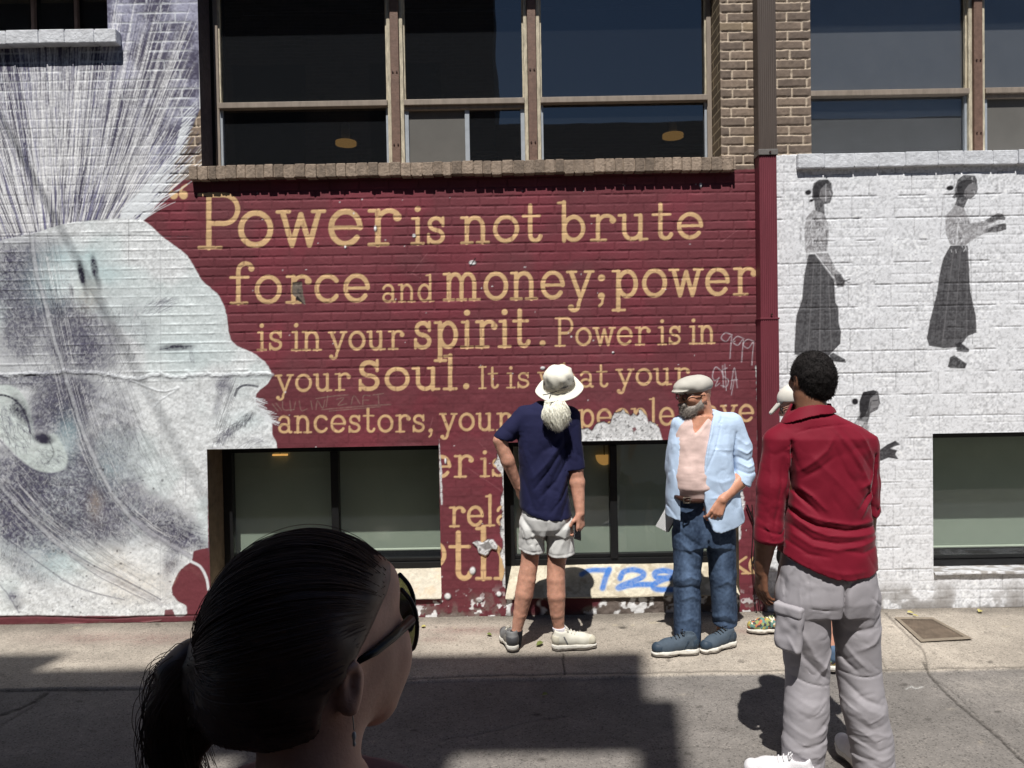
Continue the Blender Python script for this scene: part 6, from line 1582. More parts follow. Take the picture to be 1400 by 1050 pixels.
# jeans
F = Field()
F.loft(rows_px(P2, s2, Y2, [(674, 955, 30, .115), (695, 957, 35, .125), (725, 960, 39, .13), (745, 961, 38, .12)]), .02)
F.cone(P2(942, 730), P2(939, 790, -.02), .098, .086, .03); F.cone(P2(939, 790, -.02), P2(940, 876), .084, .086, .02)
F.cone(P2(984, 728), P2(988, 785, .01), .098, .084, .03); F.cone(P2(988, 785, .01), P2(992, 866, .05), .082, .078, .02)
F.carve(pl((910, 870), (925, 871), (940, 874.5), (959, 876), (963, 876), (963, 900), (905, 900)), Y2); F.carve(pl((968, 852), (978, 856), (992, 860), (1012, 855), (1015, 900), (964, 900)), Y2)
for q, w_, a_ in (([(962, 735), (966, 770), (966, 850)], 1.6, -.03), ([(922, 720), (940, 735), (958, 745)], 3, -.007), ([(924, 735), (940, 750), (956, 760)], 3, .007), ([(922, 790), (938, 782), (958, 790)], 3, .008), ([(922, 800), (940, 795), (957, 803)], 2.5, -.008), ([(926, 815), (942, 808), (957, 818)], 3, .007), ([(925, 845), (940, 838), (956, 850)], 3, .006), ([(953, 790), (951, 830), (949, 870)], 1.5, .004), ([(1000, 740), (996, 790), (1001, 850)], 1.5, .004), ([(975, 845), (988, 838), (1005, 848)], 3, .007), ([(973, 852), (988, 848), (1004, 853)], 2.2, -.007), ([(975, 800), (990, 790), (1004, 800)], 3, .006), ([(930, 700), (936, 715), (934, 730)], 2.5, -.006), ([(942, 682), (945, 700), (948, 725)], 1.2, .004), ([(930, 760), (944, 772), (957, 776)], 3, -.005)):
    F.fold(pl(*q), w_ * s2, a_, yhi=Y2 + .05)
F.noise(.06, .0018, 61, (1, 1, 1.5)); F.wrinkle(.06, .002, 63, (2, 1, 1), .4); F.wrinkle(.03, .0012, 64, (1.3, 1, 1), -.4)
def denim(c):
    n_ = lat3((c[:, 0], c[:, 1], c[:, 2]), .05, 5, None, (1, 1, 3)); n2 = lat3((c[:, 0], c[:, 1], c[:, 2]), .012, 6, None)
    px_, py_ = project(c[:, 0], c[:, 1], c[:, 2])
    wear = np.exp(-((px_ - 938) / 10) ** 2) * .45 + np.exp(-((px_ - 990) / 10) ** 2) * .35; wear *= sstep(705, 760, py_)
    t = np.clip(.05 + .55 * n_ + .5 * (n2 - .5) + wear, 0, 1)[:, None]
    return alb(34, 46, 66) * (1 - t) + alb(92, 112, 140) * t
solid(F, 'jeans', mat('blue_denim', (1, 1, 1), .85, .12, 120, .3, 500, attr='paint', spec=.15, bdist=.002), Bm, .0055, denim)
mb = MB()
mb.tube([P2(x, y, d_) for x, y, d_ in ((924, 679, -.10), (930, 681, -.14), (938, 683.5, -.165), (947, 685, -.17), (956, 685, -.16), (966, 684, -.13))], .0145, 10)
belt = mb.build('belt', mat('brown_leather_belt', alb(58, 36, 28), .4, .2, 30), Bm, True)
F = Field(); F.box(P2(939, 684, -.18), (.0225, .006, .019), None, .004); F.box(P2(939, 684, -.18), (.016, .02, .0145), None, .003, 0, 's'); solid(F, 'buckle', mat('pewter_buckle', alb(120, 112, 100), .35, metallic=.8), belt, .003)
# blazer
F = Field()
F.loft(rows_px(P2, s2, Y2, [(560, 963, 14, .075, .02), (568, 965, 32, .10, .02), (580, 965, 41, .125, .02), (605, 961, 44, .145, .0), (640, 959, 46, .16, -.01), (675, 960, 48.5, .168, -.01), (700, 962, 52.5, .168, .0), (724, 963, 55, .165, .0)]), .02, p=2.3)
F.cone(P2(1001, 578), P2(1013, 612, -.015), .066, .068, .05); F.cone(P2(1013, 612, -.015), P2(1017, 648, -.04), .066, .066, .02); F.cone(P2(1017, 646, -.04), P2(1013, 657, -.06), .064, .066, .02)
F.cone(P2(930, 580, .03), P2(921, 640, .07), .060, .056, .03)
F.ell(P2(958, 556, .0), (.088, .10, .06), .01, 's')
F.carve(pl((936, 556), (940.6, 568), (930, 585), (927, 597), (926, 610), (923.5, 630), (923, 657), (924.5, 680), (925.5, 730), (967, 730), (964.5, 714), (957, 699), (953.5, 680), (952.5, 645), (956, 622), (960.5, 604), (966, 585), (971, 568), (968, 552)), Y2, yhi=Y2 + .03, k=.004)
F.carve(pl((895, 701), (908, 702.5), (918, 706), (926, 708), (926, 760), (890, 760)), Y2); F.carve(pl((925, 722), (962, 714), (968, 719.5), (977, 722), (995, 717), (1018, 709.5), (1030, 706), (1030, 760), (925, 760)), Y2)
cut = P2(1014, 661, -.05); F.carve(pl((1001, 650), (1008, 656), (1018, 663), (1027, 667.5), (1030, 690), (1012.5, 690), (1010, 668), (1002, 658)), Y2)
F.carve(pl((905, 706), (918, 706), (918, 720), (900, 720)), Y2)
for q, w_, a_ in (([(971, 569), (966, 590), (960, 606), (953, 643)], 1.4, .006), ([(983, 567), (981, 573), (977, 577), (981, 578)], .9, -.006), ([(980, 578), (970, 610), (955, 641)], .9, -.006), ([(941, 569), (931, 590), (927, 612)], 1.4, .005), ([(1002, 590), (998, 620), (1001, 650), (1004, 662)], 2.0, -.016), ([(1003, 612), (1015, 618), (1026, 612)], 2, .008), ([(1003, 622), (1016, 628), (1029, 622)], 2, -.008), ([(1004, 630), (1016, 636), (1030, 632)], 2, .008), ([(1003, 640), (1016, 645), (1031, 642)], 2, -.008), ([(1004, 598), (1014, 606), (1022, 604)], 2, .005), ([(965, 611), (978, 612), (994, 613)], 1.1, .004), ([(962, 675), (975, 674), (990, 674)], 1.2, .004), ([(955, 648), (975, 655), (998, 650)], 4, .005), ([(956, 660), (975, 672), (1000, 690)], 5, -.005), ([(990, 590), (984, 620), (988, 645)], 6, .005), ([(1008, 672), (1006, 690), (1012, 706)], 3, .007), ([(912, 610), (917, 650), (913, 695)], 3, .005), ([(1002, 652), (1012, 659), (1026, 664)], 1.5, .006)):
    F.fold(pl(*q), w_ * s2, a_, yhi=Y2 + .06)
F.noise(.055, .003, 71, (1.2, 1, 1.2)); F.wrinkle(.06, .004, 73, (1, 1, 2), .4); F.wrinkle(.03, .0015, 74)
M_BLAZER = cloth('pale_blue_linen', alb(184, 204, 228), .1, weave=700)
bl = solid(F, 'blazer', M_BLAZER, Bm, .0048)
mb = MB(); mb.disc(P2(957.5, 647, -.158), .007, .006, 16, 'Y'); mb.build('button', mat('pale_button', alb(150, 160, 180), .4), bl)
# beard, cap, glasses
F = Field()
F.ell(L2(.058, 0, -.092), (.046, .050, .046), .02, R=face); F.chain([L2(.002, .070, -.022), L2(.008, .064, -.055), L2(.06, .035, -.09)], [.008, .017, .028], .02); F.chain([L2(.002, -.070, -.022), L2(.008, -.064, -.055), L2(.06, -.035, -.09)], [.008, .017, .028], .02); F.cone(L2(.096, .024, -.056), L2(.096, -.024, -.056), .013, .013, .012)
F.noise(.012, .0022, 81)
beard = solid(F, 'beard', M_GREY_HAIR, Bm, .004)
r_ = np.random.default_rng(8); cs = []
me = beard.data; nv = len(me.vertices); co = np.empty(nv * 3, np.float32); me.vertices.foreach_get('co', co); co = co.reshape(-1, 3) + np.array(Bm.location)
no = np.empty(nv * 3, np.float32); me.vertices.foreach_get('normal', no); no = no.reshape(-1, 3)
for i in r_.choice(nv, min(nv, 2600)):
    d_ = no[i] * .7 + np.array([0, 0, -.6]) + r_.normal(0, .22, 3); t = np.linspace(0, 1, 4)[:, None]
    cs.append(co[i] + d_ * t * r_.uniform(.006, .016))
strands('beard_strands', cs, .0005, .0002, M_GREY_HAIR, beard)
F = Field()
Rc = tilt(face, -10, 0)
F.ell(L2(.0, 0, .062), (.116, .094, .068), .02, R=Rc); F.ell(L2(.07, 0, .062), (.075, .085, .045), .03, R=Rc)
F.ell(L2(.106, 0, .033), (.048, .072, .011), .012, R=Rc); F.plane(L2(0, 0, .029), tuple(-(Rc[2] * .98 + face[0] * .0)))
F.noise(.04, .003, 91)
solid(F, 'flat_cap', cloth('stone_linen_cap', alb(184, 180, 171), .1), Bm, .004)
mb = MB()
def lens_ring(c, B_, w_, h_, n=18): return [loc(c, B_, (.006 * -abs(math.cos(2 * math.pi * k / n)), w_ * math.cos(2 * math.pi * k / n), h_ * math.copysign(abs(math.sin(2 * math.pi * k / n)) ** .7, math.sin(2 * math.pi * k / n)))) for k in range(n + 1)]
for sg in (1, -1):
    c = L2(.107, sg * .034, -.002); mb.tube(lens_ring(c, face, .027, .021), .003, 6, False)
    mb.tube([L2(.100, sg * .062, .008), L2(.05, sg * .080, .006), L2(-.015, sg * .084, .004)], .003, 6)
mb.tube([L2(.112, .008, .004), L2(.114, 0, .007), L2(.112, -.008, .004)], .003, 6)
gl_ = mb.build('glasses', M_GFRAME, Bm, True)
M_CLEARL = glass_mat('spectacle_lens', (.4, .42, .42), .08)
for sg in (1, -1):
    c = L2(.1065, sg * .034, -.002); rr = lens_ring(c, face, .026, .020)[:-1]
    m_ = MB(); m_.bm.faces.new([m_.bm.verts.new(Vector([float(v) for v in q])) for q in rr]); m_.build('lens', M_CLEARL, gl_)
M_RUN = mat('slate_blue_mesh', alb(70, 82, 94), .75, .12, 60, .3, 400)
M_RUNP = mat('dark_slate_overlay', alb(48, 62, 76), .6, .1, 60)
hl = G(956, 894); hl[2] = .006; shoe(Bm, hl, (-.985, -.06), .31, M_RUN, M_RUBBER, M_GFRAME, panel=M_RUNP)
hl = G(1005, 882); hl[2] = .006; shoe(Bm, hl, (-.80, -.42), .295, M_RUN, M_RUBBER, M_GFRAME, panel=M_RUNP)
fo = empty('folder', P2(917, 715, .02), 'dark folder with a white paper corner held behind the blazer man\'s hip', 'folder')
Bf = tilt(basis([-.2, -1, 0]), -8, 28)
F = Field(); F.box(P2(919, 700, .035), (.003, .045, .13), Bf, .002); solid(F, 'folder_cover', mat('black_card', alb(30, 30, 34), .5), fo, .003)
F = Field(); F.box(P2(917, 701, .028), (.001, .043, .128), Bf, .001, 0); solid(F, 'paper', mat('white_paper', alb(222, 222, 222), .8), fo, .0022)

# ------------------------------------------------------------------ 3. man in the red shirt
Y3 = float(G(1130, 1062)[1]); P3, s3 = mk(Y3)
Cm = person((P3(1130, 1046)[0], Y3, 0), 'dark-haired man seen from behind in crimson shirt with rolled sleeves and grey cargo trousers')
pl = lambda *q: [(P3(x, y)[0], P3(x, y)[2]) for x, y in q]
B3 = basis([-.16, .98, 0]); hc3 = P3(1110, 517, .02)
F = Field()
L3 = head_field(F, hc3, B3, .99)
F.cone(P3(1107, 545, .0), P3(1112, 585, -.01), .062, .075, .03)
F.loft(rows_px(P3, s3, Y3, [(575, 1112, 22, .06), (600, 1124, 50, .085), (640, 1127, 50, .10), (700, 1128, 50, .10), (760, 1130, 54, .105), (790, 1131, 55, .11)]), .02)
F.cone(P3(1100, 785), P3(1103, 900, .02), .085, .055, .02); F.cone(P3(1103, 900, .02), P3(1097, 1052), .055, .042, .02); F.cone(P3(1162, 785), P3(1172, 900, .02), .085, .055, .02); F.cone(P3(1172, 900, .02), P3(1196, 1056), .055, .042, .02)
F.chain([P3(1062, 612), P3(1051, 715, -.02), P3(1047, 738, -.015), P3(1041, 780, .03)], [.052, .045, .045, .030], .015)
hand(F, P3(1041, 779, .03), (.02, .12, -1), (-.92, -.3, 0), .19, .42, 1, .12)
F.chain([P3(1179, 622), P3(1186, 700, .02), P3(1186, 740, .13)], [.040, .038, .03], .015); hand(F, P3(1186, 739, .125), (-.1, .4, -.8), (.9, -.2, 0), .19, .5, -1, .12)
F.noise(.02, .0012, 24)
solid(F, 'body', M_SKINC, Cm, .0042)
# shirt
F = Field()
F.loft(rows_px(P3, s3, Y3, [(562, 1110, 22, .065, -.01), (572, 1112, 38, .082, -.01), (584, 1118, 58, .10), (598, 1123, 70, .118), (640, 1127.5, 61, .128), (680, 1129, 57.5, .132), (720, 1129.5, 60, .135), (760, 1129, 65, .150), (786, 1129, 67, .156)]), .02, p=2.35)
F.cone(P3(1063, 606), P3(1055, 665, -.015), .058, .060, .04); F.cone(P3(1055, 665, -.015), P3(1051, 730, -.02), .060, .060, .02); F.cone(P3(1052, 718, -.02), P3(1051, 735, -.02), .063, .064, .008)
F.cone(P3(1179, 613), P3(1183, 660, .01), .060, .057, .04); F.cone(P3(1183, 660, .01), P3(1187, 706, .02), .056, .054, .02)
F.carve(pl((1055, 748), (1066.5, 754), (1078, 762), (1100, 773), (1123, 780), (1150, 781), (1170, 779), (1191, 773.5), (1210, 760), (1210, 840), (1040, 840)), Y3, ylo=Y3 - .3)
F.carve(pl((1020, 734), (1034, 739), (1050, 741), (1064, 739.5), (1069, 736), (1069, 744), (1066, 754), (1040, 790), (1015, 790)), Y3)
F.carve(pl((1187, 704.5), (1194, 707.5), (1206, 699), (1215, 730), (1191.5, 730), (1189, 712)), Y3)
F.ell(P3(1110, 556, .0), (.070, .075, .06), .008, 's')
fr = dict(ylo=-9, yhi=Y3 + .04)
for q, w_, a_ in (([(1077, 590), (1096, 584), (1114, 581), (1145, 578), (1172, 578)], 1.0, -.004), ([(1073, 640), (1079, 668), (1102, 694)], 3.2, -.016), ([(1080, 660), (1095, 672), (1112, 690)], 3, .010), ([(1072, 600), (1075, 625), (1077, 660), (1073, 690), (1069, 735)], 2.0, -.022), ([(1187, 620), (1186, 650), (1183, 685), (1187, 705)], 2.2, -.020), ([(1080, 640), (1096, 627), (1114, 612), (1122, 597)], 4, .008), ([(1084, 650), (1104, 636), (1124, 620)], 3, -.005),
                  ([(1071, 690), (1083, 702), (1100, 711), (1137, 717), (1183, 714)], 3.0, -.017), ([(1072, 684), (1090, 698), (1110, 704), (1150, 709), (1184, 706)], 3.0, .011), ([(1074, 700), (1094, 716), (1114, 723), (1150, 724), (1184, 722)], 3, .012), ([(1073, 712), (1096, 729), (1125, 733), (1160, 730)], 2.5, -.012), ([(1071, 722), (1095, 737), (1125, 741), (1160, 736), (1189, 729)], 3, .010), ([(1070, 735), (1090, 748), (1115, 751)], 2.5, -.008), ([(1130, 741), (1160, 746), (1188, 740)], 3, -.008),
                  ([(1094, 619), (1125, 650), (1160, 690)], 5, .006), ([(1126, 583), (1146, 610), (1165, 640), (1183, 680)], 4, .007), ([(1136, 585), (1160, 615), (1180, 640)], 3.5, -.007), ([(1150, 580), (1168, 600), (1183, 628)], 3.5, .007), ([(1120, 600), (1140, 640), (1165, 676)], 4, -.005), ([(1186, 640), (1176, 655), (1160, 662)], 3, .006), ([(1184, 672), (1170, 684), (1160, 700)], 3, .008), ([(1186, 660), (1172, 672), (1155, 690)], 2.5, -.007),
                  ([(1048, 610), (1046, 650), (1043, 690), (1040, 718)], 3, .005), ([(1062, 625), (1060, 660), (1052, 705)], 3, -.006), ([(1068, 610), (1068, 640), (1066, 668)], 2.5, .006), ([(1056, 690), (1052, 705), (1050, 720)], 2, -.006), ([(1034, 718), (1048, 724), (1060, 726), (1068, 716)], 1.6, -.010), ([(1033, 734), (1050, 737), (1067, 734)], 1.5, .006), ([(1038, 714), (1044, 722), (1048, 733)], 1.2, .005), ([(1192, 690), (1196, 697), (1203, 690)], 1.5, -.007), ([(1193, 640), (1197, 660), (1198, 685)], 2.5, -.005), ([(1100, 765), (1130, 772), (1165, 770)], 4, .005), ([(1064, 612), (1071, 607), (1078, 600)], 1.0, -.003)):
    F.fold(pl(*q), w_ * s3 * .85, a_ * (.62 if q[0][1] > 680 and abs(a_) > .007 else .9), **fr)
F.noise(.06, .003, 101, (1, 1, 1.2)); F.wrinkle(.06, .0035, 103, (1, 1, 2.4), .6); F.wrinkle(.035, .0015, 104, (1.4, 1, 1), -.4)
M_RED = cloth('crimson_cotton', alb(146, 25, 50) * .62, .06, .7, sheen=.1)
sh = solid(F, 'shirt', M_RED, Cm, .0048)
F = Field()                                                   # collar leaf
F.loft(rows_px(P3, s3, Y3, [(552, 1109, 27, .078, .005), (560, 1109, 31, .086, .0), (572, 1108, 36.5, .098, -.008), (579, 1107, 39, .104, -.01)]), 0, p=2.1)
F.loft(rows_px(P3, s3, Y3, [(548, 1109, 23.5, .066, .005), (560, 1109, 27.5, .076, .0), (572, 1108, 33, .088, -.008), (584, 1107, 35.5, .094, -.01)]), 0, 's', p=2.1)
F.carve(pl((1060, 583), (1069, 578.5), (1082, 573), (1095, 568.5), (1110, 565.5), (1125, 564.5), (1142, 563.5), (1160, 560), (1160, 600), (1060, 600)), Y3, ylo=-9)
F.carve(pl((1060, 577), (1076, 566), (1086, 556.5), (1098, 552.8), (1112, 552), (1126, 553), (1134, 556), (1142, 563), (1160, 560), (1160, 530), (1060, 530)), Y3, ylo=-9, yhi=Y3)
solid(F, 'collar', M_RED, sh, .0035)
# trousers
F = Field()
F.loft(rows_px(P3, s3, Y3, [(738, 1130, 57, .12), (760, 1130, 60, .13), (790, 1130, 65, .14), (815, 1130, 68, .14), (835, 1130, 66, .125)]), .02, p=2.5)
def leg(rows, k=.010):
    for a, b in zip(rows, rows[1:]): F.cone(P3(a[0], a[1], a[3]), P3(b[0], b[1], b[3]), a[2] * s3, b[2] * s3, k)
leg([(1098, 815, 37, 0), (1101, 860, 33, .0), (1104, 921, 28.5, .02), (1103, 965, 29.5, .0), (1099, 1015, 29, 0), (1097, 1056, 28, 0)])
leg([(1165, 815, 36, 0), (1171, 860, 30, .0), (1174.5, 921, 29, .02), (1181, 965, 29.5, .0), (1191, 1010, 28, 0), (1196, 1060, 27, 0)])
fr = dict(ylo=-9, yhi=Y3 + .05)
for q, w_, a_ in (([(1136, 790), (1137, 815), (1137, 850), (1136, 880)], 2.4, -.03), ([(1139, 800), (1145, 785), (1160, 777)], 3, -.008), ([(1072, 845), (1090, 890), (1118, 918)], 4, -.010), ([(1082, 850), (1104, 890), (1128, 912)], 4, .008), ([(1134, 880), (1122, 900), (1108, 918)], 3, .008), ([(1072, 918), (1095, 925), (1132, 932)], 1.2, -.006), ([(1078, 945), (1100, 955), (1130, 945)], 4, .008), ([(1074, 960), (1098, 972), (1130, 962)], 4, -.009), ([(1073, 985), (1096, 995), (1128, 984)], 3.4, .011), ([(1071, 998), (1094, 1010), (1126, 1000)], 3, -.012), ([(1070, 1012), (1092, 1024), (1124, 1016)], 3, .012), ([(1074, 1026), (1096, 1036), (1122, 1030)], 2.5, -.010),
                  ([(1146, 915), (1170, 917), (1202, 914)], 1.2, -.006), ([(1140, 880), (1152, 900), (1164, 912)], 3, -.010), ([(1142, 868), (1158, 890), (1176, 908)], 3.5, .008), ([(1200, 850), (1182, 870), (1160, 880)], 4, .008), ([(1198, 830), (1180, 848), (1150, 855)], 4, -.008), ([(1150, 925), (1170, 945), (1196, 955)], 3.5, -.008), ([(1152, 940), (1172, 958), (1200, 968)], 3.5, .008), ([(1156, 970), (1178, 985), (1208, 975)], 3.5, -.009), ([(1160, 985), (1184, 1000), (1214, 994)], 3, .011), ([(1165, 1003), (1188, 1014), (1217, 1006)], 3, -.012), ([(1170, 1018), (1192, 1026), (1218, 1020)], 2.6, .011), ([(1176, 1030), (1196, 1038), (1216, 1032)], 2.2, -.010), ([(1186, 800), (1178, 825), (1180, 850)], 3, .006),
                  ([(1091, 779), (1090, 800), (1091, 820)], 1.0, -.005), ([(1091, 820), (1110, 822), (1128, 821)], 1.0, -.005), ([(1118, 780), (1118, 800), (1119, 821)], 1, .004), ([(1108, 780), (1107, 800), (1107, 820)], .9, -.004), ([(1173, 805), (1185, 815), (1197, 824)], 1.0, -.005), ([(1086, 760), (1080, 800), (1080, 850), (1076, 900), (1072, 960), (1070, 1010)], 1.2, .005), ([(1080, 760), (1070, 780), (1064, 810)], 2.5, .006), ([(1062, 770), (1068, 790), (1066, 815)], 2, -.006)):
    F.fold(pl(*q), w_ * s3 * .9, a_ * (.34 if q[0][1] > 930 else .8), **fr)
rt_ = np.random.default_rng(77)
for k in range(46):
    lx = rt_.random() < .5; x_ = (1103 if lx else 1172) + rt_.uniform(-24, 24) + (0 if lx else (0 if True else 0)); y_ = rt_.uniform(840, 1040) if k % 3 else rt_.uniform(990, 1045)
    sl_t = rt_.choice([-1, 1]) * rt_.uniform(.35, .9) if y_ < 985 else rt_.uniform(-.3, .3); L_ = rt_.uniform(10, 26)
    q = [(x_ - L_ * .5, y_ - L_ * .5 * sl_t), (x_, y_ + rt_.uniform(-3, 3)), (x_ + L_ * .5, y_ + L_ * .5 * sl_t)]
    F.fold(pl(*q), rt_.uniform(1.0, 2.2) * s3, rt_.choice([-1, 1]) * rt_.uniform(.0015, .0042), ylo=-9, yhi=Y3 + .05)
F.noise(.07, .0022, 111, (1, 1, 1.6)); F.wrinkle(.09, .0022, 113, (2.2, 1, 1), .9); F.wrinkle(.06, .0018, 119, (1.5, 1, 1), -.7); F.wrinkle(.035, .0012, 114, (1.2, 1, 1), -.5)
M_GREYC = cloth('grey_cotton_twill', alb(158, 154, 158), .07, .85)
tr = solid(F, 'cargo_trousers', M_GREYC, Cm, .0048)
# cargo pocket on the left thigh, back pocket
F = Field(); Rp = tilt(basis([-.74, -.67, 0]), 0, 3)
F.box(P3(1079, 858, -.068), (.022, .060, .100), Rp, .018, .01); F.noise(.03, .004, 115)
F.fold(pl((1066, 860), (1074, 880), (1080, 895)), 2.5 * s3, .006); F.fold(pl((1084, 850), (1086, 870), (1082, 892)), 2.0 * s3, -.006)
pk = solid(F, 'cargo_pocket', M_GREYC, tr, .004)
F = Field(); F.box(P3(1079, 834, -.071), (.026, .063, .026), Rp, .014, .006); F.carve(pl((1058, 838), (1075, 848.5), (1083, 849), (1093, 836), (1100, 850), (1080, 870), (1055, 860)), Y3); F.noise(.02, .002, 116)
solid(F, 'pocket_flap', M_GREYC, pk, .0035)
F = Field(); F.loft(rows_px(P3, s3, Y3, [(1041, 1099, 26, .08), (1046, 1099, 25, .078)]), .0)
# hair
F = Field(); R3 = B3
F.ell(L3(-.008, 0, .022), (.102, .083, .094), .02, R=R3); F.ell(L3(-.045, 0, -.015), (.060, .072, .073), .03, R=R3); F.ell(L3(-.058, 0, -.055), (.035, .06, .045), .02, R=R3)
F.plane(L3(.055, 0, .0), tuple(R3[0] * .8 - R3[2] * .6)); F.noise(.018, .003, 121); F.noise(.008, .0015, 122)
hair = solid(F, 'hair', M_BLACK_HAIR, Cm, .004)
def fuzz(o, root, n, seed, lo_, hi_, comb, jit, r0, m, pts=4, curl=0.0):
    r_ = np.random.default_rng(seed); me = o.data; nv = len(me.vertices); co = np.empty(nv * 3, np.float32); me.vertices.foreach_get('co', co); co = co.reshape(-1, 3) + np.array(root.location, np.float32)
    no = np.empty(nv * 3, np.float32); me.vertices.foreach_get('normal', no); no = no.reshape(-1, 3); cs = []
    for i in r_.choice(nv, n):
        d_ = no[i] * .6 + np.array(comb) + r_.normal(0, jit, 3); t = np.linspace(0, 1, pts)[:, None]; l = r_.uniform(lo_, hi_)
        c = co[i] - no[i] * .002 + d_ * t * l
        if curl: c = c + curl * np.sin(t * r_.uniform(4, 9) + r_.uniform(0, 6)) * r_.normal(0, 1, 3)
        cs.append(c)
    return strands(o.name.split('.')[0] + '_strands', cs, r0, r0 * .5, m, o)
fuzz(hair, Cm, 9000, 5, .003, .009, (0, -.1, -.15), .45, .0006, M_BLACK_HAIR, 5, .002)
M_SHW = mat('white_knit_upper', alb(216, 214, 216), .7, .06, 60, .3, 300)
hl = G(1116, 1081); hl[2] = .006; shoe(Cm, hl, (-.92, .42), .30, M_SHW, M_RUBBER, M_SHW)
hl = G(1190, 1068); hl[2] = .006; shoe(Cm, hl, (.0, 1.0), .29, M_SHW, M_RUBBER, M_SHW)

# ------------------------------------------------------------------ 4. man half hidden behind the red shirt
Y4 = -.78; P4, s4 = mk(Y4)
D4 = person((P4(1100, 880)[0], Y4, 0), 'man in white cap and bright patterned shoes mostly hidden behind the man in crimson')
B4 = tilt(basis([-.9, .35, 0]), -18, 0); hc4 = P4(1089, 553, 0)
F = Field(); L4 = head_field(F, hc4, B4, .95)
F.cone(P4(1088, 560, .0), P4(1098, 590, 0), .058, .07, .03)
F.loft(rows_px(P4, s4, Y4, [(585, 1102, 24, .07), (600, 1106, 34, .09), (660, 1108, 32, .10), (720, 1108, 34, .10)]), .02)
fa, fb = G(1060, 866), G(1141, 918)
F.cone(P4(1095, 715), [fa[0] + .08, fa[1] - .06, .48], .085, .055, .02); F.cone([fa[0] + .08, fa[1] - .06, .48], [fa[0] + .075, fa[1], .08], .055, .036, .02)
F.cone(P4(1118, 715), [fb[0] - .01, fb[1] + .08, .48], .085, .055, .02); F.cone([fb[0] - .01, fb[1] + .08, .48], [fb[0] - .004, fb[1], .08], .055, .034, .02)
F.chain([P4(1082, 605), P4(1092, 670, -.05), P4(1100, 715, -.1)], [.045, .04, .028], .015); hand(F, P4(1100, 714, -.1), (.1, -.2, -1), (-.5, -.8, 0), .185, .5, 1, .1)
F.chain([P4(1132, 605), P4(1140, 670), P4(1138, 720)], [.045, .04, .028], .015); hand(F, P4(1138, 719), (0, -.1, -1), (.9, -.2, 0), .185, .5, 1, .1)
solid(F, 'body', M_SKIND, D4, .0055)
F = Field(); F.loft(rows_px(P4, s4, Y4, [(580, 1100, 20, .08), (592, 1105, 36, .10), (650, 1108, 36, .115), (712, 1108, 37, .115)]), .02); F.cone(P4(1080, 602), P4(1086, 640, -.02), .055, .055, .03); F.cone(P4(1133, 602), P4(1138, 640), .055, .055, .03); F.noise(.06, .004, 131)
solid(F, 't_shirt', cloth('dark_green_jersey', alb(56, 62, 58)), D4, .008)
F = Field(); F.loft(rows_px(P4, s4, Y4, [(704, 1108, 36, .115), (730, 1108, 38, .12)]), .02); F.cone(P4(1095, 722), [fa[0] + .08, fa[1] - .06, .52], .092, .085, .03); F.cone(P4(1118, 722), [fb[0] - .01, fb[1] + .08, .52], .092, .085, .03); F.noise(.06, .004, 132)
solid(F, 'shorts', cloth('black_shorts', alb(34, 34, 38)), D4, .008)
F = Field(); F.ell(L4(-.005, 0, .05), (.105, .086, .085), .02, R=B4); F.plane(L4(0, 0, .022), tuple(-(B4[2] * .95 - B4[0] * .28)))
cap = solid(F, 'baseball_cap', cloth('white_cap', alb(214, 210, 200)), D4, .004)
F = Field(); F.cone(L4(.075, .035, .046), L4(.160, .022, -.006), .012, .006, .03); F.cone(L4(.075, -.035, .046), L4(.160, -.022, -.006), .012, .006, .03); F.cone(L4(.08, 0, .050), L4(.170, 0, -.004), .014, .006, .03); solid(F, 'cap_brim', cloth('white_cap_brim', alb(206, 202, 192)), cap, .004)
mb = MB(); mb.tube([L4(.10, .052, .0), L4(.06, .076, .004), L4(-.01, .082, .004)], .0035, 6); mb.tube(lens_ring(L4(.1, .034, -.006), B4, .027, .02), .003, 6, False); mb.tube(lens_ring(L4(.1, -.034, -.006), B4, .027, .02), .003, 6, False); mb.build('glasses', M_GFRAME, D4, True)
def tiedye(name):
    m = mat(name, (1, 1, 1), .75); n = m.node_tree; b = n.nodes['Principled BSDF']; tc = n.nodes.new('ShaderNodeTexCoord')
    vo = n.nodes.new('ShaderNodeTexVoronoi'); vo.inputs['Scale'].default_value = 62; n.links.new(tc.outputs['Object'], vo.inputs['Vector'])
    sp = n.nodes.new('ShaderNodeSeparateColor'); n.links.new(vo.outputs['Color'], sp.inputs[0]); cr = n.nodes.new('ShaderNodeValToRGB'); cr.color_ramp.interpolation = 'CONSTANT'
    for i, c_ in enumerate([(176, 158, 84), (92, 128, 120), (176, 108, 76), (206, 198, 178), (60, 62, 66), (136, 146, 92)]):
        e = cr.color_ramp.elements[0] if i == 0 else cr.color_ramp.elements.new(i / 6); e.position = i / 6; e.color = rgba(alb(*c_))
    n.links.new(sp.outputs[0], cr.inputs[0]); n.links.new(cr.outputs[0], b.inputs['Base Color']); return m
M_TD = tiedye('bright_patterned_mesh')
hl = np.array([fa[0] + .10, fa[1] + .0, .006]); shoe(D4, hl, (-.96, .1), .29, M_TD, M_RUBBER, M_GFRAME)
hl = np.array([fb[0] - .01, fb[1] - .03, .006]); shoe(D4, hl, (-.1, .99), .29, M_TD, M_RUBBER, M_GFRAME)
F = Field(); F.cone([fb[0] - .004, fb[1], .09], [fb[0] - .004, fb[1], .125], .041, .042, .005); solid(F, 'sock', cloth('slate_blue_sock', alb(84, 104, 128)), D4, .005)
F = Field(); F.cone([fa[0] + .078, fa[1], .07], [fa[0] + .076, fa[1], .2], .042, .046, .005); solid(F, 'sock', cloth('black_crew_sock', alb(24, 24, 26)), D4, .005)

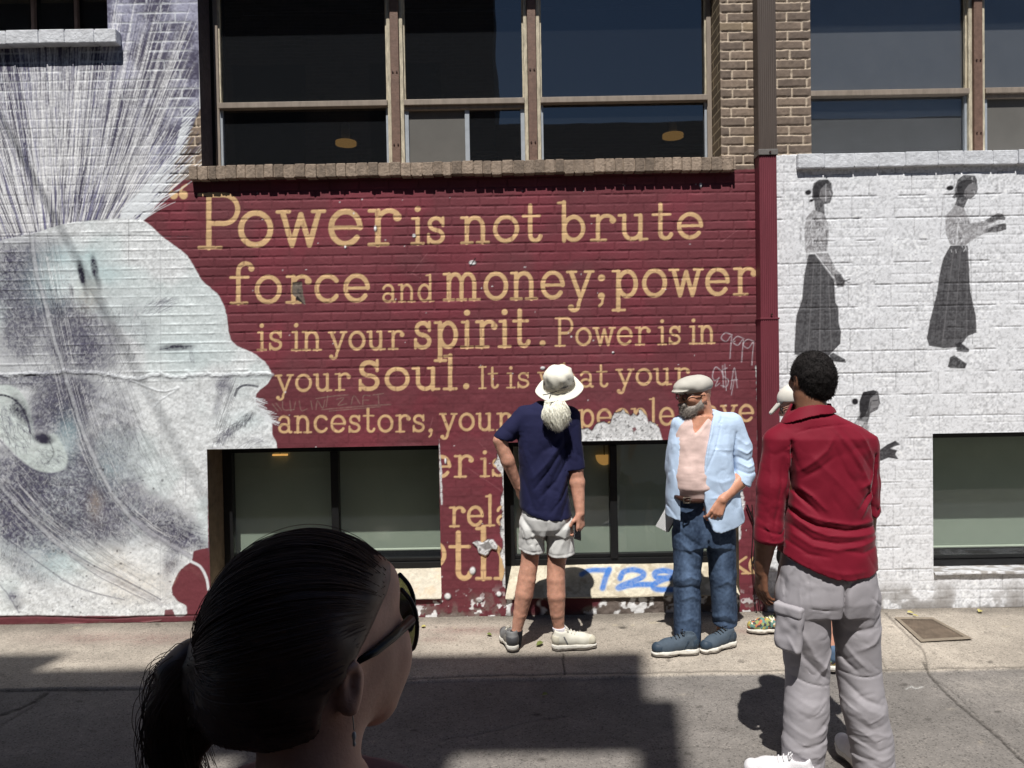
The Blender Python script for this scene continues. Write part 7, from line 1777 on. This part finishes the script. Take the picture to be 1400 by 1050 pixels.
# ------------------------------------------------------------------ 5. woman close to the viewer, in the shade
Y5 = -5.25 + .80; P5, s5 = mk(Y5)
wx0 = P5(415, 900)
E5 = person((wx0[0], Y5, 0), 'woman in sunglasses with dark hair in a low ponytail, seen from behind, close in shade')
B5 = tilt(basis([.80, .58, 0]), -6, 0)
F = Field()
# skull, face turned away to the right
F.ell(P5(404, 875, 0), (.090, .098, .096), .02)
F.ell(P5(480, 834, .035), (.050, .06, .062), .03); F.ell(P5(508, 900, .045), (.040, .05, .055), .03)
F.cone(P5(470, 915, .02), P5(505, 958, .055), .045, .024, .03); F.ell(P5(510, 965, .065), (.019, .02, .015), .02); F.cone(P5(535, 905, .05), P5(520, 950, .06), .020, .016, .02)
F.ell(P5(536, 880, .045), (.019, .022, .024), .015)
F.ell(P5(520, 800, .045), (.020, .03, .028), .02)
F.cone(P5(430, 950, -.01), P5(418, 1090, -.03), .052, .056, .03)
# ear
Ee = tilt(basis([.8, .55, 0]), -14, 0)
F.ell(P5(479, 942, -.060), (.0135, .011, .027), .005, R=Ee); F.ell(P5(482, 940, -.072), (.0075, .009, .016), .004, 's', R=Ee); F.ell(P5(481, 967, -.062), (.0085, .008, .009), .005)
F.chain([P5(472, 955, -.068), P5(468, 932, -.070), P5(474, 914, -.070), P5(485, 909, -.066), P5(492, 920, -.060)], [.004, .0042, .0042, .004, .0036], .004); F.cone(P5(488, 938, -.062), P5(490, 952, -.058), .005, .004, .004)
# shoulders and the rest of the figure, below the picture
F.loft([(1.34, wx0[0] + .01, Y5 - .03, .06, .055), (1.29, wx0[0] + .01, Y5 - .03, .15, .075), (1.25, wx0[0], Y5 - .03, .19, .09), (1.1, wx0[0], Y5 - .03, .15, .10), (.98, wx0[0], Y5 - .03, .13, .09), (.84, wx0[0], Y5 - .03, .17, .12), (.78, wx0[0], Y5 - .03, .17, .12)], .03)
for sg in (1, -1):
    x = wx0[0] + sg * .09
    F.cone([x, Y5 - .03, .8], [x, Y5 - .02, .45], .085, .058, .02); F.cone([x, Y5 - .02, .45], [x, Y5 - .05, .09], .055, .036, .02)
    xa = wx0[0] + sg * .19; F.chain([[xa, Y5 - .03, 1.26], [xa + sg * .03, Y5 - .05, 1.0], [xa + sg * .03, Y5, .78]], [.05, .04, .028], .02); hand(F, [xa + sg * .03, Y5, .775], (0, .1, -1), (sg, 0, 0), .175, .4, 1, .1)
solid(F, 'body', skin('woman_skin', alb(190, 146, 128)), E5, .0042)  # one plain skin tone all over
F = Field(); F.loft([(1.335, wx0[0] + .01, Y5 - .03, .115, .08), (1.30, wx0[0] + .01, Y5 - .03, .17, .095), (1.25, wx0[0], Y5 - .03, .20, .105), (1.1, wx0[0], Y5 - .03, .165, .115), (.98, wx0[0], Y5 - .03, .15, .11), (.8, wx0[0], Y5 - .03, .19, .135)], .02)
for sg in (1, -1): F.cone([wx0[0] + sg * .17, Y5 - .03, 1.27], [wx0[0] + sg * .215, Y5 - .045, 1.1], .062, .058, .03)
F.noise(.06, .004, 141); solid(F, 'blouse', cloth('dusky_blouse', alb(120, 96, 104)), E5, .008)
F = Field(); F.loft([(.84, wx0[0], Y5 - .03, .185, .13), (.74, wx0[0], Y5 - .03, .19, .13)], .02)
for sg in (1, -1): F.cone([wx0[0] + sg * .09, Y5 - .03, .8], [wx0[0] + sg * .09, Y5 - .03, .06], .098, .075, .02)
F.noise(.06, .004, 142); solid(F, 'trousers', cloth('black_trousers', alb(30, 30, 34)), E5, .009)
for sg in (1, -1): shoe(E5, [wx0[0] + sg * .09, Y5 - .1, -.02], (.2, .98), .26, M_GFRAME, M_RUBBER, M_GFRAME, h=.006)
# hair: a close cap swept back to the tie
F = Field()
hcW = P5(404, 872, -.004)
F.ell(hcW, (.098, .106, .102), .02); F.ell(P5(468, 806, .02), (.058, .07, .048), .02); F.ell(P5(350, 935, -.01), (.066, .08, .060), .03); F.cone(P5(330, 900, -.01), P5(285, 915, -.02), .045, .026, .03); F.ell(P5(430, 935, -.02), (.04, .06, .05), .03)
F.carve([(P5(x, y)[0], P5(x, y)[2]) for x, y in ((527, 758), (531, 785), (527, 812), (516, 840), (505, 866), (490, 892), (474, 912), (466, 930), (463, 960), (470, 1000), (440, 1030), (700, 1060), (700, 700), (560, 720))], Y5, ylo=-9, yhi=9, k=.006)
F.noise(.045, .004, 151, (1, 1, 1)); F.noise(.014, .0016, 152, (1.6, 1.6, .6))
hw = solid(F, 'hair', M_BROWN_HAIR, E5, .004)
CUT = [(527, 758), (531, 785), (527, 812), (516, 840), (505, 866), (490, 892), (474, 912), (466, 930), (463, 960), (470, 1000), (440, 1030), (700, 1060), (700, 700), (560, 720)]
def in_cut(c):
    x, y = project(c[:, 0], c[:, 1], c[:, 2]); ins = np.zeros(len(x), bool)
    for (ax_, ay_), (bx_, by_) in zip(CUT, CUT[1:] + CUT[:1]):
        if ay_ != by_: ins ^= ((ay_ > y) != (by_ > y)) & (x < (bx_ - ax_) * (y - ay_) / (by_ - ay_) + ax_)
    return ins
n_v = len(hw.data.vertices); hv = np.empty(n_v * 3, np.float32); hw.data.vertices.foreach_get('co', hv); hv = hv.reshape(-1, 3) + np.array(E5.location, np.float32)
tie = P5(282, 905, -.02)
r_ = np.random.default_rng(12); cs = []
rad = np.array([.0985, .1065, .1025])
for k in range(4200):
    # start on the hairline, sweep over the skull to the tie
    base = hv[r_.integers(n_v)].astype(float)
    v0 = (base - hcW) / rad; n0 = np.linalg.norm(v0); v0 /= n0; v1 = (tie - hcW) / rad; v1 /= np.linalg.norm(v1)
    om = math.acos(np.clip(v0 @ v1, -1, 1)); t = np.linspace(0, 1, 12)[:, None]
    if om < .15: continue
    c = (np.sin((1 - t) * om) * v0 + np.sin(t * om) * v1) / math.sin(om)
    bulge = np.array([0, 0, 1.0]) * np.sin(t * math.pi) * r_.uniform(-.03, .10)
    c = c + bulge; c = c / np.linalg.norm(c, axis=1)[:, None]
    g_ = int((base[0] * 60) // 1) * 131 + int((base[1] * 60) // 1) * 17 + int((base[2] * 60) // 1) * 7; rg = np.random.default_rng(abs(g_))
    lift = 1.0 + r_.uniform(-.004, .010) + (.012 * np.sin(t * rg.uniform(3, 8) + rg.uniform(0, 6)) + rg.uniform(-.006, .02)) * np.sin(t * math.pi) + (r_.uniform(.02, .06) * np.sin(t * math.pi) if r_.random() < .03 else 0)
    sway = rg.normal(0, .010, 3); c = c + sway * np.sin(t * math.pi * rg.uniform(.8, 1.8)) + r_.normal(0, .0016, 3) * np.sin(t * 9 + k)
    c = c / np.linalg.norm(c, axis=1)[:, None]
    c = hcW + c * rad * lift * (1 + (n0 - 1) * (1 - t) ** 1.4)
    bad = np.where(in_cut(c))[0]
    if len(bad): c = c[bad[-1] + 1:]
    if len(c) > 3: cs.append(c)
strands('hair_strands', cs, .0004, .0003, M_BROWN_HAIR, hw)
# ponytail looping out to the left
F = Field()
path = [(296, 908, -.02), (266, 908, -.022), (246, 930, -.024), (233, 962, -.024), (230, 1000, -.022), (240, 1045, -.02), (254, 1090, -.02)]
F.chain([P5(*p) for p in path], [.022, .021, .020, .019, .018, .017, .010], .02)
F.chain([P5(300, 975, -.02), P5(275, 1010, -.02), P5(252, 1050, -.02)], [.016, .009, .006], .01)
F.noise(.02, .004, 161)
tail = solid(F, 'ponytail', M_BROWN_HAIR, E5, .004); cs = []
pp = np.array([P5(*p) for p in path])
for k in range(2200):
    o = r_.normal(0, 1, 3) * .0105; o2 = r_.normal(0, 1, 3) * .006; t0 = r_.uniform(0, .15); t1 = r_.uniform(.65, 1.0)
    t = np.linspace(t0, t1, 14); ii = np.clip(t * (len(pp) - 1), 0, len(pp) - 1.001); i0 = ii.astype(int); fr_ = (ii - i0)[:, None]
    c = pp[i0] * (1 - fr_) + pp[i0 + 1] * fr_
    spread = (.55 + .55 * t)[:, None]
    c = c + o * spread + o2 * np.sin(t * 6 + k)[:, None] * spread
    cs.append(c)
for k in range(60):                                           # fly-aways
    a0 = np.array(P5(r_.uniform(262, 300), r_.uniform(880, 895), -.02)); b0 = np.array(P5(r_.uniform(196, 222), r_.uniform(930, 1000), -.02 + r_.normal(0, .02))); t = np.linspace(0, 1, 9)[:, None]
    c = a0 * (1 - t) + b0 * t; c[:, 0] -= np.sin(t[:, 0] * 3.1) * r_.uniform(.0, .02); c[:, 2] += np.sin(t[:, 0] * 3.1) * r_.uniform(0, .012); cs.append(c)
strands('ponytail_strands', cs, .00045, .0003, M_BROWN_HAIR, tail)
# sunglasses
mb = MB()
mb.tube([P5(486, 906, -.05), P5(512, 891, -.03), P5(538, 870, .004), P5(562, 847, .045)], [.0034, .0048, .0054, .006], 8)
ring = curve([P5(549, 806, .085), P5(562, 822, .075), P5(569, 842, .07), P5(570, 866, .072), P5(565, 886, .08), P5(557, 886, .10), P5(548, 872, .12), P5(541, 845, .125), P5(542, 815, .11), P5(549, 806, .085)], 5)
mb.tube(ring, .0028, 8, False)
ring2 = ring + np.array([-.012, .066, .0]); mb.tube(ring2, .0028, 8, False); mb.tube([P5(545, 840, .12), P5(543, 838, .15)], .0026, 6)
gl_ = mb.build('sunglasses', M_GFRAME, E5, True)
M_GREENL = glass_mat('olive_lens', (.11, .12, .055), .05)
for rg in (ring, ring2):
    m_ = MB(); m_.bm.faces.new([m_.bm.verts.new(Vector([float(v) for v in q])) for q in rg[:-1]]); m_.build('lens', M_GREENL, gl_)
mb = MB(); mb.tube([P5(482, 974, -.064), P5(484, 998, -.064)], .0006, 6); mb.build('earring', mat('silver_earring', alb(190, 186, 180), .3, metallic=.9), E5)
F = Field(); F.ell(P5(484, 1006, -.064), (.0026, .0026, .005), 0); F.ell(P5(484.5, 1017, -.064), (.002, .002, .0035), 0); solid(F, 'earring', mat('pearl_drop', alb(200, 196, 190), .25), E5, .0015)
